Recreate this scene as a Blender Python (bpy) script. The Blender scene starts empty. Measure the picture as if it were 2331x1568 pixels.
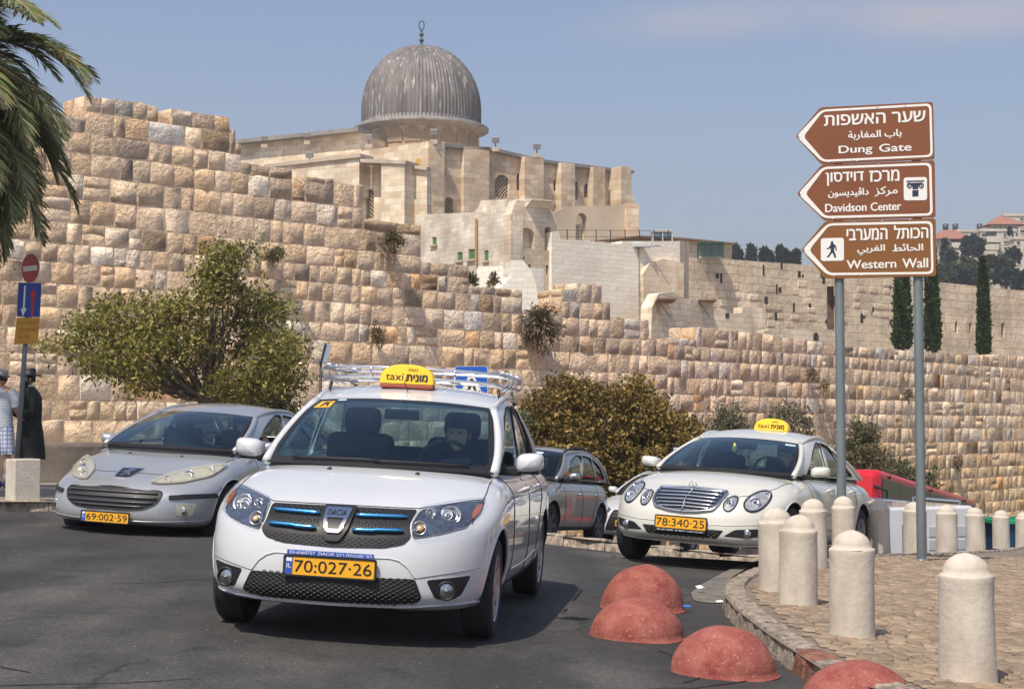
import bpy, bmesh, math, random
import numpy as np
from mathutils import Vector, Matrix, geometry
from mathutils.bvhtree import BVHTree
R = random.Random(7)
NR = np.random.default_rng(7)
rad = math.radians
scene = bpy.context.scene
COL = scene.collection

# ------------------------------------------------------------------ camera
EYE = 1.23
FPX = 3700.0          # focal length in units of a picture 2331 wide
PITCH = math.atan(188 / FPX)
cd = bpy.data.cameras.new('camera'); cam = bpy.data.objects.new('camera', cd); COL.objects.link(cam)
cam.location = (0, 0, EYE); cam.rotation_euler = (rad(90) + PITCH, 0, 0)
cd.sensor_width = 36; cd.lens = 36 * FPX / 2331; cd.clip_end = 6000; cd.clip_start = .1
scene.camera = cam

# ------------------------------------------------------------------ light
SUN_EL, SUN_AZ = rad(57.5), rad(28)      # azimuth: degrees to the left of straight behind the camera
sdir = Vector((-math.sin(SUN_AZ) * math.cos(SUN_EL), -math.cos(SUN_AZ) * math.cos(SUN_EL), math.sin(SUN_EL)))
sl = bpy.data.lights.new('sun', 'SUN'); so = bpy.data.objects.new('sun', sl); COL.objects.link(so)
sl.energy = 4.6; sl.angle = rad(.5); sl.color = (1, .91, .77)
so.rotation_euler = sdir.to_track_quat('Z', 'Y').to_euler()
w = bpy.data.worlds.new('World'); scene.world = w; w.use_nodes = True
nt = w.node_tree; nt.nodes.clear()
sky = nt.nodes.new('ShaderNodeTexSky'); sky.sky_type = 'NISHITA'; sky.sun_disc = False
sky.sun_elevation = SUN_EL; sky.sun_rotation = math.atan2(sdir.x, sdir.y)
sky.air_density = 1.0; sky.dust_density = 2.0; sky.ozone_density = 1.6; sky.altitude = 0
# thin high cloud veils mixed over the sky colour
geo = nt.nodes.new('ShaderNodeTexCoord'); sep = nt.nodes.new('ShaderNodeSeparateXYZ'); nt.links.new(geo.outputs['Generated'], sep.inputs[0])
def wm(op, a, b=None, c=None, clamp=False):
    n = nt.nodes.new('ShaderNodeMath'); n.operation = op; n.use_clamp = clamp
    for i, v in enumerate((a, b, c)):
        if v is None: continue
        if isinstance(v, (int, float)): n.inputs[i].default_value = v
        else: nt.links.new(v, n.inputs[i])
    return n.outputs[0]
zc = wm('MAXIMUM', sep.outputs[2], .03)
cx_ = wm('DIVIDE', sep.outputs[0], zc); cy_ = wm('DIVIDE', sep.outputs[1], zc)
cmb = nt.nodes.new('ShaderNodeCombineXYZ'); nt.links.new(cx_, cmb.inputs[0]); nt.links.new(cy_, cmb.inputs[1])
cn = nt.nodes.new('ShaderNodeTexNoise'); cn.inputs['Scale'].default_value = 2.2; cn.inputs['Detail'].default_value = 5; cn.inputs['Roughness'].default_value = .5
cmb.inputs[2].default_value = 2.4
nt.links.new(cmb.outputs[0], cn.inputs['Vector'])
def veil(px_, py_, sx_, sy_):
    a = wm('DIVIDE', wm('SUBTRACT', cx_, px_), sx_); b = wm('DIVIDE', wm('SUBTRACT', cy_, py_), sy_)
    return wm('POWER', 2.718, wm('MULTIPLY', wm('ADD', wm('MULTIPLY', a, a), wm('MULTIPLY', b, b)), -1.0))
fac = wm('ADD', wm('ADD', veil(1.05, 3.9, .42, .28), wm('MULTIPLY', veil(.42, 4.0, .22, .22), .6)), wm('MULTIPLY', veil(-3.0, 1.0, 1.2, .5), .5))
fac = wm('MULTIPLY', fac, wm('MULTIPLY', wm('SUBTRACT', cn.outputs[0], .28, clamp=True), 2.6, clamp=True), clamp=True)
hz_ = wm('POWER', wm('SUBTRACT', 1.0, wm('MULTIPLY', sep.outputs[2], 2.6, clamp=True), clamp=True), 1.6)
fac = wm('ADD', wm('MULTIPLY', fac, .62), wm('ADD', wm('MULTIPLY', hz_, .52), .02), clamp=True)
mixc = nt.nodes.new('ShaderNodeMixRGB'); nt.links.new(fac, mixc.inputs[0])
hsv = nt.nodes.new('ShaderNodeHueSaturation'); hsv.inputs['Saturation'].default_value = 1.1; hsv.inputs['Hue'].default_value = .505
nt.links.new(sky.outputs[0], hsv.inputs['Color']); nt.links.new(hsv.outputs[0], mixc.inputs[1]); mixc.inputs[2].default_value = (4.4, 4.0, 4.35, 1)
bg = nt.nodes.new('ShaderNodeBackground'); bg.inputs[1].default_value = .135
ow = nt.nodes.new('ShaderNodeOutputWorld'); nt.links.new(mixc.outputs[0], bg.inputs[0]); nt.links.new(bg.outputs[0], ow.inputs[0])
scene.view_settings.view_transform = 'Standard'; scene.view_settings.look = 'None'
scene.view_settings.exposure = .08; scene.view_settings.gamma = 1; scene.view_settings.use_curve_mapping = False

# ------------------------------------------------------------------ survey helpers (sight line of a surveyed point, met with a distance or a plane)
_c, _s = math.cos(PITCH), math.sin(PITCH)
def ray(px, py):
    r = (px - 1165.5) / FPX; u = -(py - 784) / FPX
    return Vector((r, _c - u * _s, _s + u * _c))
def at(px, py, Y):
    d = ray(px, py); return Vector((0, 0, EYE)) + d * (Y / d.y)
def on_plane(px, py, P, N):
    d = ray(px, py); o = Vector((0, 0, EYE)); P = Vector(P); N = Vector(N)
    return o + d * ((P - o).dot(N) / d.dot(N))

# ------------------------------------------------------------------ object helpers
def tag(o, label=None, cat=None, group=None, kind=None):
    if label: o['label'] = label
    if cat: o['category'] = cat
    if group: o['group'] = group
    if kind: o['kind'] = kind
    return o
def link(o, parent=None):
    COL.objects.link(o)
    if parent is not None: o.parent = parent
    return o
def empty(name, loc=(0, 0, 0), rz=0):
    o = bpy.data.objects.new(name, None); o.location = loc; o.rotation_euler = (0, 0, rz); o.empty_display_size = .1
    return link(o)
def mobj(name, verts, faces, mat=None, parent=None, smooth=False, col=None):
    me = bpy.data.meshes.new(name); me.from_pydata([tuple(v) for v in verts], [], faces)
    if smooth: me.polygons.foreach_set('use_smooth', [True] * len(me.polygons))
    if col is not None:
        ca = me.color_attributes.new('Col', 'FLOAT_COLOR', 'POINT')
        c = np.ones((len(verts), 4), np.float32); c[:, :3] = col; ca.data.foreach_set('color', c.ravel())
    if mat:
        for m in (mat if isinstance(mat, (list, tuple)) else [mat]): me.materials.append(m)
    me.update(); o = bpy.data.objects.new(name, me)
    return link(o, parent)
def fastmesh(name, V, Fq, mat, parent=None, smooth=False, col=None):
    """V (n,3) array, Fq (m,k) array of k-gons"""
    me = bpy.data.meshes.new(name); V = np.asarray(V, np.float32); Fq = np.asarray(Fq, np.int32); k = Fq.shape[1]
    me.vertices.add(len(V)); me.vertices.foreach_set('co', V.ravel())
    me.loops.add(Fq.size); me.loops.foreach_set('vertex_index', Fq.ravel())
    me.polygons.add(len(Fq)); me.polygons.foreach_set('loop_start', np.arange(0, Fq.size, k, dtype=np.int32))
    me.polygons.foreach_set('loop_total', np.full(len(Fq), k, np.int32))
    if smooth: me.polygons.foreach_set('use_smooth', np.ones(len(Fq), bool))
    if col is not None:
        ca = me.color_attributes.new('Col', 'FLOAT_COLOR', 'POINT'); c = np.ones((len(V), 4), np.float32); c[:, :3] = col
        ca.data.foreach_set('color', c.ravel())
    me.materials.append(mat); me.update(calc_edges=True); me.validate()
    return link(bpy.data.objects.new(name, me), parent)

class MB:
    """collects simple shapes into one mesh"""
    def __init__(s): s.v = []; s.f = []
    def add(s, vs, fs, M=None):
        n = len(s.v)
        for v in vs: s.v.append(M @ Vector(v) if M is not None else Vector(v))
        for f in fs: s.f.append([i + n for i in f])
        return s
    def box(s, x0, y0, z0, x1, y1, z1, M=None, bev=0):
        if bev:
            bm = bmesh.new(); bmesh.ops.create_cube(bm, size=1)
            for v in bm.verts: v.co = Vector(((x0 + x1) / 2 + v.co.x * (x1 - x0), (y0 + y1) / 2 + v.co.y * (y1 - y0), (z0 + z1) / 2 + v.co.z * (z1 - z0)))
            bmesh.ops.bevel(bm, geom=bm.edges[:], offset=bev, segments=2, affect='EDGES', profile=.5)
            bm.verts.index_update(); s.add([v.co.copy() for v in bm.verts], [[v.index for v in f.verts] for f in bm.faces], M); bm.free(); return s
        return s.add([(x0, y0, z0), (x1, y0, z0), (x1, y1, z0), (x0, y1, z0), (x0, y0, z1), (x1, y0, z1), (x1, y1, z1), (x0, y1, z1)],
                     [[3, 2, 1, 0], [4, 5, 6, 7], [0, 1, 5, 4], [1, 2, 6, 5], [2, 3, 7, 6], [3, 0, 4, 7]], M)
    def tube(s, pts, r, n=8, cap=True, M=None, flat=1.0):
        pts = [Vector(p) for p in pts]; rs = r if isinstance(r, (list, tuple)) else [r] * len(pts)
        vs, fs = [], []; up = Vector((0, 0, 1)); prev = None
        for i, p in enumerate(pts):
            t = (pts[min(i + 1, len(pts) - 1)] - pts[max(i - 1, 0)]).normalized()
            a = prev if prev is not None else (up if abs(t.dot(up)) < .95 else Vector((1, 0, 0)))
            x = (a - t * a.dot(t)).normalized(); y = t.cross(x); prev = x
            for k in range(n):
                q = 2 * math.pi * k / n; vs.append(p + x * math.cos(q) * rs[i] * flat + y * math.sin(q) * rs[i])
        for i in range(len(pts) - 1):
            for k in range(n): fs.append([i * n + k, i * n + (k + 1) % n, (i + 1) * n + (k + 1) % n, (i + 1) * n + k])
        if cap: fs.append(list(range(n))[::-1]); fs.append([(len(pts) - 1) * n + k for k in range(n)])
        return s.add(vs, fs, M)
    def lathe(s, prof, n=24, M=None, a0=0, a1=2 * math.pi, jit=0):
        vs, fs = [], []; full = abs(a1 - a0 - 2 * math.pi) < 1e-6; m = n if full else n + 1
        for (r, z) in prof:
            for k in range(m):
                q = a0 + (a1 - a0) * k / n; rr = r * (1 + jit * R.uniform(-1, 1)); vs.append((rr * math.cos(q), rr * math.sin(q), z))
        for i in range(len(prof) - 1):
            for k in range(n):
                fs.append([i * m + k, i * m + (k + 1) % m, (i + 1) * m + (k + 1) % m, (i + 1) * m + k])
        return s.add(vs, fs, M)
    def prism(s, poly, h, M=None, bev=0):
        """poly [(x,y)] extruded z 0..h"""
        n = len(poly); vs = [(x, y, 0) for x, y in poly] + [(x, y, h) for x, y in poly]
        fs = [list(range(n))[::-1], [n + i for i in range(n)]] + [[i, (i + 1) % n, n + (i + 1) % n, n + i] for i in range(n)]
        return s.add(vs, fs, M)
    def build(s, name, mat, parent=None, smooth=False, auto=None, col=None):
        o = mobj(name, s.v, s.f, mat, parent, smooth, col)
        if auto is not None:
            o.data.polygons.foreach_set('use_smooth', [True] * len(o.data.polygons)); sharp(o, auto)
        return o
def sharp(o, ang=35):
    me = o.data; bm = bmesh.new(); bm.from_mesh(me)
    bmesh.ops.recalc_face_normals(bm, faces=bm.faces[:])
    for e in bm.edges:
        if len(e.link_faces) == 2: e.smooth = e.calc_face_angle(0) < rad(ang)
    bm.to_mesh(me); bm.free()
def fixn(o):
    bm = bmesh.new(); bm.from_mesh(o.data); bmesh.ops.recalc_face_normals(bm, faces=bm.faces[:]); bm.to_mesh(o.data); bm.free(); return o
def copy_tree(o, parent=None):
    c = o.copy(); COL.objects.link(c)
    if parent is not None: c.parent = parent
    for ch in list(o.children): copy_tree(ch, c)
    return c
def frame(o, x, y, z=None):
    """matrix with origin o and axes"""
    x = Vector(x).normalized(); y = Vector(y).normalized(); z = x.cross(y) if z is None else Vector(z)
    M = Matrix.Identity(4)
    for i in range(3): M[i][0] = x[i]; M[i][1] = y[i]; M[i][2] = z[i]; M[i][3] = o[i]
    return M
def interp(x, tab):
    if x <= tab[0][0]: return tab[0][1]
    for (a, b), (c, d) in zip(tab, tab[1:]):
        if x <= c: t = (x - a) / (c - a); return b + (d - b) * t
    return tab[-1][1]
def sinterp(x, tab):
    if x <= tab[0][0]: return tab[0][1]
    n = len(tab)
    for i in range(n - 1):
        a, b = tab[i]; c, d = tab[i + 1]
        if x <= c:
            h = c - a; t = (x - a) / h
            m0 = 0 if i == 0 else (d - tab[i - 1][1]) / (c - tab[i - 1][0]); m1 = 0 if i == n - 2 else (tab[i + 2][1] - b) / (tab[i + 2][0] - a)
            if i == 0: m0 = (d - b) / h
            if i == n - 2: m1 = (d - b) / h
            return (2*t**3-3*t*t+1)*b + (t**3-2*t*t+t)*h*m0 + (-2*t**3+3*t*t)*d + (t**3-t*t)*h*m1
    return tab[-1][1]
def smooth01(t): t = max(0, min(1, t)); return t * t * (3 - 2 * t)

# ------------------------------------------------------------------ materials
MATS = {}
def mat(name, base=(.5, .5, .5), rough=.6, metal=0, c2=None, scale=4, detail=4, contrast=(.35, .65), bump=0, bscale=None, bdist=.02,
        coat=0, coords='Object', attr=False, emis=None, spec=None, stretch=None, c3=None, scale3=1, con3=(.55, .7), trans=0, detailb=5):
    if name in MATS: return MATS[name]
    m = bpy.data.materials.new(name); m.use_nodes = True; n = m.node_tree; N = n.nodes; L = n.links
    p = N['Principled BSDF']; p.inputs['Roughness'].default_value = rough; p.inputs['Metallic'].default_value = metal
    if coat: p.inputs['Coat Weight'].default_value = coat; p.inputs['Coat Roughness'].default_value = .04
    if spec is not None: p.inputs['Specular IOR Level'].default_value = spec
    if trans: p.inputs['Transmission Weight'].default_value = trans
    tc = N.new('ShaderNodeTexCoord'); src = tc.outputs['Object']
    if coords == 'World': g = N.new('ShaderNodeNewGeometry'); src = g.outputs['Position']
    def vec(st):
        if not st: return src
        mp = N.new('ShaderNodeMapping'); mp.inputs['Scale'].default_value = st; L.new(src, mp.inputs[0]); return mp.outputs[0]
    def noise(sc, st=None, det=detail):
        t = N.new('ShaderNodeTexNoise'); t.inputs['Scale'].default_value = sc; t.inputs['Detail'].default_value = det
        t.inputs['Roughness'].default_value = .6; L.new(vec(st), t.inputs['Vector']); return t.outputs[0]
    def ramp(v, lo, hi):
        r = N.new('ShaderNodeMapRange'); r.inputs[1].default_value = lo; r.inputs[2].default_value = hi; L.new(v, r.inputs[0]); return r.outputs[0]
    def mix(f, a, b, mode='MIX'):
        x = N.new('ShaderNodeMixRGB'); x.blend_type = mode
        for i, v in ((0, f), (1, a), (2, b)):
            if isinstance(v, (int, float)): x.inputs[i].default_value = v
            elif isinstance(v, tuple): x.inputs[i].default_value = (*v, 1)
            else: L.new(v, x.inputs[i])
        return x.outputs[0]
    out = tuple(base)
    if c2: out = mix(ramp(noise(scale, stretch), *contrast), tuple(base), tuple(c2))
    if attr:
        a = N.new('ShaderNodeVertexColor'); a.layer_name = 'Col'
        out = mix(1.0, a.outputs[0], out, 'MULTIPLY')
    if c3: out = mix(ramp(noise(scale3, stretch), *con3), out, tuple(c3))
    if isinstance(out, tuple): p.inputs['Base Color'].default_value = (*out, 1)
    else: L.new(out, p.inputs['Base Color'])
    if bump:
        b = N.new('ShaderNodeBump'); b.inputs['Strength'].default_value = bump; b.inputs['Distance'].default_value = bdist
        L.new(noise(bscale or scale * 3, None, detailb), b.inputs['Height']); L.new(b.outputs[0], p.inputs['Normal'])
    if emis: p.inputs['Emission Color'].default_value = (*emis[0], 1); p.inputs['Emission Strength'].default_value = emis[1]
    m['p'] = 1; MATS[name] = m; return m
def glassmat(name, tint=(.4, .5, .5), refl=(1, 1, 1), rough=.02, body=None, bodyf=0):
    m = bpy.data.materials.new(name); m.use_nodes = True; n = m.node_tree; N = n.nodes; L = n.links; N.clear()
    t = N.new('ShaderNodeBsdfTransparent'); t.inputs[0].default_value = (*tint, 1); g = N.new('ShaderNodeBsdfGlossy'); g.inputs['Roughness'].default_value = rough; g.inputs[0].default_value = (*refl, 1)
    lw = N.new('ShaderNodeLayerWeight'); lw.inputs[0].default_value = .5; pw = N.new('ShaderNodeMath'); pw.operation = 'POWER'; pw.inputs[1].default_value = 4.5; L.new(lw.outputs['Facing'], pw.inputs[0]); fr = N.new('ShaderNodeMath'); fr.operation = 'MULTIPLY_ADD'; fr.inputs[1].default_value = .9; fr.inputs[2].default_value = .035; L.new(pw.outputs[0], fr.inputs[0]); mx = N.new('ShaderNodeMixShader'); o = N.new('ShaderNodeOutputMaterial')
    L.new(fr.outputs[0], mx.inputs[0])
    s0 = t.outputs[0]
    if body:
        d = N.new('ShaderNodeBsdfDiffuse'); d.inputs[0].default_value = (*body, 1); m2 = N.new('ShaderNodeMixShader'); m2.inputs[0].default_value = bodyf
        L.new(t.outputs[0], m2.inputs[1]); L.new(d.outputs[0], m2.inputs[2]); s0 = m2.outputs[0]
    L.new(s0, mx.inputs[1]); L.new(g.outputs[0], mx.inputs[2]); L.new(mx.outputs[0], o.inputs[0])
    MATS[name] = m; return m

# ------------------------------------------------------------------ flat shapes and lettering
def cdt(poly, holes=(), step=.05):
    """triangulate a polygon (with holes) with inner lattice points -> verts2d, tris"""
    def inside(p, q):
        c = False; x, y = p; j = len(q) - 1
        for i in range(len(q)):
            xi, yi = q[i]; xj, yj = q[j]
            if (yi > y) != (yj > y) and x < (xj - xi) * (y - yi) / (yj - yi) + xi: c = not c
            j = i
        return c
    V = []; E = []
    for q in [poly, *holes]:
        pts = []
        for i in range(len(q)):
            a, b = Vector(q[i]), Vector(q[(i + 1) % len(q)]); m = max(1, int((b - a).length / step))
            for k in range(m): pts.append(a.lerp(b, k / m))
        n0 = len(V); V += pts; E += [(n0 + i, n0 + (i + 1) % len(pts)) for i in range(len(pts))]
    bp = [v.copy() for v in V]
    xs = [p[0] for p in poly]; ys = [p[1] for p in poly]
    nx = int((max(xs) - min(xs)) / step); ny = int((max(ys) - min(ys)) / step)
    for i in range(1, nx + 1):
        for j in range(1, ny + 1):
            p = (min(xs) + i * step * .999, min(ys) + j * step * .999)
            if inside(p, poly) and not any(inside(p, h) for h in holes):
                V.append(Vector(p))
    r = geometry.delaunay_2d_cdt(V, E, [], 0, 1e-6)
    vs, tris = r[0], []
    for t in r[2]:
        cx = sum(vs[i][0] for i in t) / len(t); cy = sum(vs[i][1] for i in t) / len(t)
        if inside((cx, cy), poly) and not any(inside((cx, cy), h) for h in holes): tris.append(list(t))
    return vs, tris
def rrect(x0, y0, x1, y1, r, n=5):
    out = []
    for cx, cy, a in ((x1 - r, y1 - r, 0), (x0 + r, y1 - r, 90), (x0 + r, y0 + r, 180), (x1 - r, y0 + r, 270)):
        for k in range(n + 1): q = rad(a + 90 * k / n); out.append((cx + r * math.cos(q), cy + r * math.sin(q)))
    return out
def roundpoly(poly, r=.02, n=4):
    out = []; m = len(poly)
    for i in range(m):
        p, a, b = Vector(poly[i]), Vector(poly[i - 1]), Vector(poly[(i + 1) % m])
        d1 = min(r, (a - p).length * .45); d2 = min(r, (b - p).length * .45)
        s, e = p + (a - p).normalized() * d1, p + (b - p).normalized() * d2
        for k in range(n + 1): t = k / n; q = s * (1 - t) ** 2 + p * 2 * t * (1 - t) + e * t * t; out.append((q.x, q.y))
    return out
def plate_obj(name, poly, M, z0, z1, m, parent=None, holes=(), step=9):
    """flat polygon in the local xy plane of M, thickness z0..z1 along local z"""
    vs, ts = cdt(poly, holes, step); n = len(vs)
    V = [M @ Vector((v[0], v[1], z1)) for v in vs] + [M @ Vector((v[0], v[1], z0)) for v in vs]
    F = [t for t in ts] + [[i + n for i in t[::-1]] for t in ts]
    cnt = {}
    for t in ts:
        for a, b in zip(t, t[1:] + t[:1]): cnt[(a, b)] = 1
    for (a, b) in cnt:
        if (b, a) not in cnt: F.append([a, n + a, n + b, b])
    return fixn(mobj(name, V, F, m, parent))
def text_mesh(body, x0, y0, x1, y1, bold=.0, keep=False, shear=0):
    """letter outlines scaled into the box, returned as 2D verts + faces"""
    cu = bpy.data.curves.new('t', 'FONT'); cu.body = body; cu.resolution_u = 5; cu.fill_mode = 'NONE'; cu.offset = bold; cu.shear = shear
    o = bpy.data.objects.new('t', cu); COL.objects.link(o)
    dg = bpy.context.evaluated_depsgraph_get(); me = bpy.data.meshes.new_from_object(o.evaluated_get(dg))
    V = [v.co.copy() for v in me.vertices]; E = [tuple(e.vertices) for e in me.edges]; del_ = me
    bpy.data.objects.remove(o); bpy.data.curves.remove(cu); bpy.data.meshes.remove(me)
    # the built-in fill fails on some Hebrew letters: fill the outlines by winding number instead
    r = geometry.delaunay_2d_cdt([Vector((v.x, v.y)) for v in V], E, [], 0, 1e-6); vs = [v.copy() for v in r[0]]
    A = np.array([[V[i].x, V[i].y, V[j].x, V[j].y] for i, j in E]) if E else np.zeros((0, 4)); F = []
    for t in r[2]:
        x = sum(vs[i].x for i in t) / len(t); y = sum(vs[i].y for i in t) / len(t)
        up = (A[:, 1] <= y) & (A[:, 3] > y); dn = (A[:, 1] > y) & (A[:, 3] <= y); cr = (A[:, 2] - A[:, 0]) * (y - A[:, 1]) - (x - A[:, 0]) * (A[:, 3] - A[:, 1])
        if int((up & (cr > 0)).sum()) - int((dn & (cr < 0)).sum()) != 0: F.append(list(t))
    V = vs
    if not V: return [], []
    ax, bx = min(v.x for v in V), max(v.x for v in V); ay, by = min(v.y for v in V), max(v.y for v in V)
    sx = (x1 - x0) / (bx - ax); sy = (y1 - y0) / (by - ay)
    return [((v.x - ax) * sx + x0, (v.y - ay) * sy + y0) for v in V], F
def lettering(body, box, M, z, m, parent, bold=.02, name='lettering', shear=0, fn=None, fat=0):
    V, F = text_mesh(body, *box, bold=bold, shear=shear)
    if not V: return None
    P = [M @ Vector((x, y, z)) for x, y in V] if fn is None else [fn(x, y) for x, y in V]
    if fat:
        n = len(V); F0 = list(F)
        for k, (dx, dy) in enumerate(((-fat, 0), (fat, 0), (0, fat * .6), (0, -fat * .6))):
            P += [M @ Vector((x + dx, y + dy, z + .0003 * (k + 1))) for x, y in V]; F = F + [[i + n * (k + 1) for i in f] for f in F0]
    return mobj(name, P, F, m, parent)
# ------------------------------------------------------------------ the lie of the land
def gz(X, Y):
    """height of the road surface: it falls to the right and dips away behind the crest"""
    s = .05 + .014 * X if X > 0 else max(0, .05 + .0125 * X)
    s = min(s, .17)
    z = -.055 * (max(-5.6, min(X, 14)) + 1.06)
    return z - s * max(0, min(Y, 60) - 17.5)
m_asph = mat('asphalt', (.024, .023, .023), .85, c2=(.050, .047, .044), scale=1.1, detail=8, contrast=(.3, .7), bump=.45, bscale=55, bdist=.01, coords='World', stretch=(1, .6, 1), c3=(.088, .083, .075), scale3=.55, con3=(.5, .75), detailb=3)
def weather_asphalt(m):
    N = m.node_tree.nodes; L = m.node_tree.links; p = N['Principled BSDF']; src = p.inputs['Base Color'].links[0].from_socket; g = N.new('ShaderNodeNewGeometry')
    dn = N.new('ShaderNodeTexNoise'); dn.inputs['Scale'].default_value = 1.7; dn.inputs['Detail'].default_value = 6; L.new(g.outputs['Position'], dn.inputs['Vector'])
    wv = N.new('ShaderNodeVectorMath'); wv.operation = 'MULTIPLY_ADD'; L.new(dn.outputs['Color'], wv.inputs[0]); wv.inputs[1].default_value = (.55, .55, 0); L.new(g.outputs['Position'], wv.inputs[2])
    v = N.new('ShaderNodeTexVoronoi'); v.feature = 'DISTANCE_TO_EDGE'; v.inputs['Scale'].default_value = .62; L.new(wv.outputs[0], v.inputs['Vector'])
    mk = N.new('ShaderNodeTexNoise'); mk.inputs['Scale'].default_value = .35; mk.inputs['Detail'].default_value = 3; L.new(g.outputs['Position'], mk.inputs['Vector'])
    def rng_(x, a, b, c, d): r = N.new('ShaderNodeMapRange'); r.inputs[1].default_value = a; r.inputs[2].default_value = b; r.inputs[3].default_value = c; r.inputs[4].default_value = d; L.new(x, r.inputs[0]); return r.outputs[0]
    def mth(op, a, b): n = N.new('ShaderNodeMath'); n.operation = op; L.new(a, n.inputs[0]); (L.new(b, n.inputs[1]) if not isinstance(b, float) else setattr(n.inputs[1], 'default_value', b)); return n.outputs[0]
    crack = mth('MULTIPLY', rng_(v.outputs['Distance'], 0, .012, 1, 0), rng_(mk.outputs[0], .46, .56, 0, .8))
    # aggregate: pale and dark chips
    vc = N.new('ShaderNodeTexVoronoi'); vc.inputs['Scale'].default_value = 75; L.new(g.outputs['Position'], vc.inputs['Vector']); sc = N.new('ShaderNodeSeparateColor'); L.new(vc.outputs['Color'], sc.inputs[0]); chips = rng_(sc.outputs[0], 0, 1, .62, 1.45)
    # drips of oil and long pale tyre-polished streaks
    oi = N.new('ShaderNodeTexNoise'); oi.inputs['Scale'].default_value = 2.2; oi.inputs['Detail'].default_value = 4; L.new(g.outputs['Position'], oi.inputs['Vector']); oil = rng_(oi.outputs[0], .62, .72, 1, .55)
    mp = N.new('ShaderNodeMapping'); mp.inputs['Rotation'].default_value = (0, 0, .25); mp.inputs['Scale'].default_value = (1.6, .12, 1); L.new(g.outputs['Position'], mp.inputs[0]); st = N.new('ShaderNodeTexNoise'); st.inputs['Scale'].default_value = .9; st.inputs['Detail'].default_value = 5; L.new(mp.outputs[0], st.inputs['Vector']); strk = rng_(st.outputs[0], .35, .7, .72, 1.35)
    f = mth('MULTIPLY', mth('MULTIPLY', chips, oil), strk)
    a = N.new('ShaderNodeMixRGB'); a.blend_type = 'MULTIPLY'; a.inputs[0].default_value = 1; L.new(src, a.inputs[1]); L.new(f, a.inputs[2])
    b = N.new('ShaderNodeMixRGB'); L.new(crack, b.inputs[0]); L.new(a.outputs[0], b.inputs[1]); b.inputs[2].default_value = (.008, .008, .008, 1); L.new(b.outputs[0], p.inputs['Base Color'])
weather_asphalt(m_asph)
m_earth = mat('earth', (.22, .17, .12), .95, c2=(.3, .24, .17), scale=1.2, bump=.4, coords='World')
m_stonefloor = mat('pavement_stone', (.21, .17, .13), .9, c2=(.34, .275, .21), scale=7, detail=6, bump=.5, bscale=30, bdist=.01, coords='World', attr=True)
m_joint = mat('joint_dirt', (.15, .125, .095), .95, c2=(.22, .18, .14), scale=9, bump=.5, coords='World')
def sheet(name, xs, ys, fn, m, kind='structure', smooth=True):
    V = [(x, y, fn(x, y)) for y in ys for x in xs]; nx = len(xs)
    F = [[j * nx + i, j * nx + i + 1, (j + 1) * nx + i + 1, (j + 1) * nx + i] for j in range(len(ys) - 1) for i in range(nx - 1)]
    return tag(mobj(name, V, F, m, smooth=smooth), kind=kind)
def far(x, y):
    z = gz(x, y) - .12
    if y > 60: z -= min(8, (y - 60) * .05)
    return z
GX = [-1500, -700, -300, -120, -60, -40] + [-30 + 1.5 * i for i in range(54)] + [60, 90, 150, 400, 800, 1500]
GY = [-600, -200, -60, -20] + [-8 + 2 * i for i in range(35)] + [65, 75, 100, 150, 220, 400, 700, 1500, 3500]
sheet('ground', GX, GY, far, m_earth)
road = sheet('road', [-30 + .75 * i for i in range(81)], [-12 + .75 * i for i in range(97)], gz, m_asph)

# tar lines and cracks sealed in the carriageway
m_crack = mat('crack', (.018, .018, .02), .9)
mb = MB(); RR = random.Random(3)
for (x, y, a, n) in ((-3.5, 8.0, .3, 9), (-2.9, 11.8, .2, 10), (.5, 7.9, .9, 8), (.9, 8.6, .5, 7), (-4.5, 9.6, 1.2, 9), (.8, 12.6, .1, 8), (-2.4, 7.3, .1, 7)):
    P = []
    for i in range(n):
        P.append((x, y)); a += RR.uniform(-.5, .5); x += math.cos(a) * .16; y += math.sin(a) * .22
    for p, q in zip(P, P[1:]):
        d = (Vector(q) - Vector(p)).normalized(); nn = Vector((-d.y, d.x)) * RR.uniform(.004, .009)
        vs = [(p[0] - nn.x, p[1] - nn.y), (q[0] - nn.x, q[1] - nn.y), (q[0] + nn.x, q[1] + nn.y), (p[0] + nn.x, p[1] + nn.y)]
        mb.add([(u, v, gz(u, v) + .004) for u, v in vs], [[0, 1, 2, 3]])
o = mb.build('crack_lines', m_crack, road); tag(o, kind='stuff')
# small pale litter and grit blown about the tarmac
m_grit = mat('grit', (.3, .29, .27), .9)
mb = MB()
for i in range(420):
    x, y = RR.uniform(-5, 2.4), RR.uniform(7.0, 17); r = RR.uniform(.002, .005); z = gz(x, y)
    mb.add([(x - r, y - r, z + .002), (x + r, y - r, z + .002), (x + r * .3, y + r, z + .002), (x, y, z + r)], [[0, 1, 3], [1, 2, 3], [2, 0, 3]])
o = mb.build('grit', m_grit); tag(o, 'pale grit and crumbs scattered over the dark asphalt', 'grit', kind='stuff')

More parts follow.
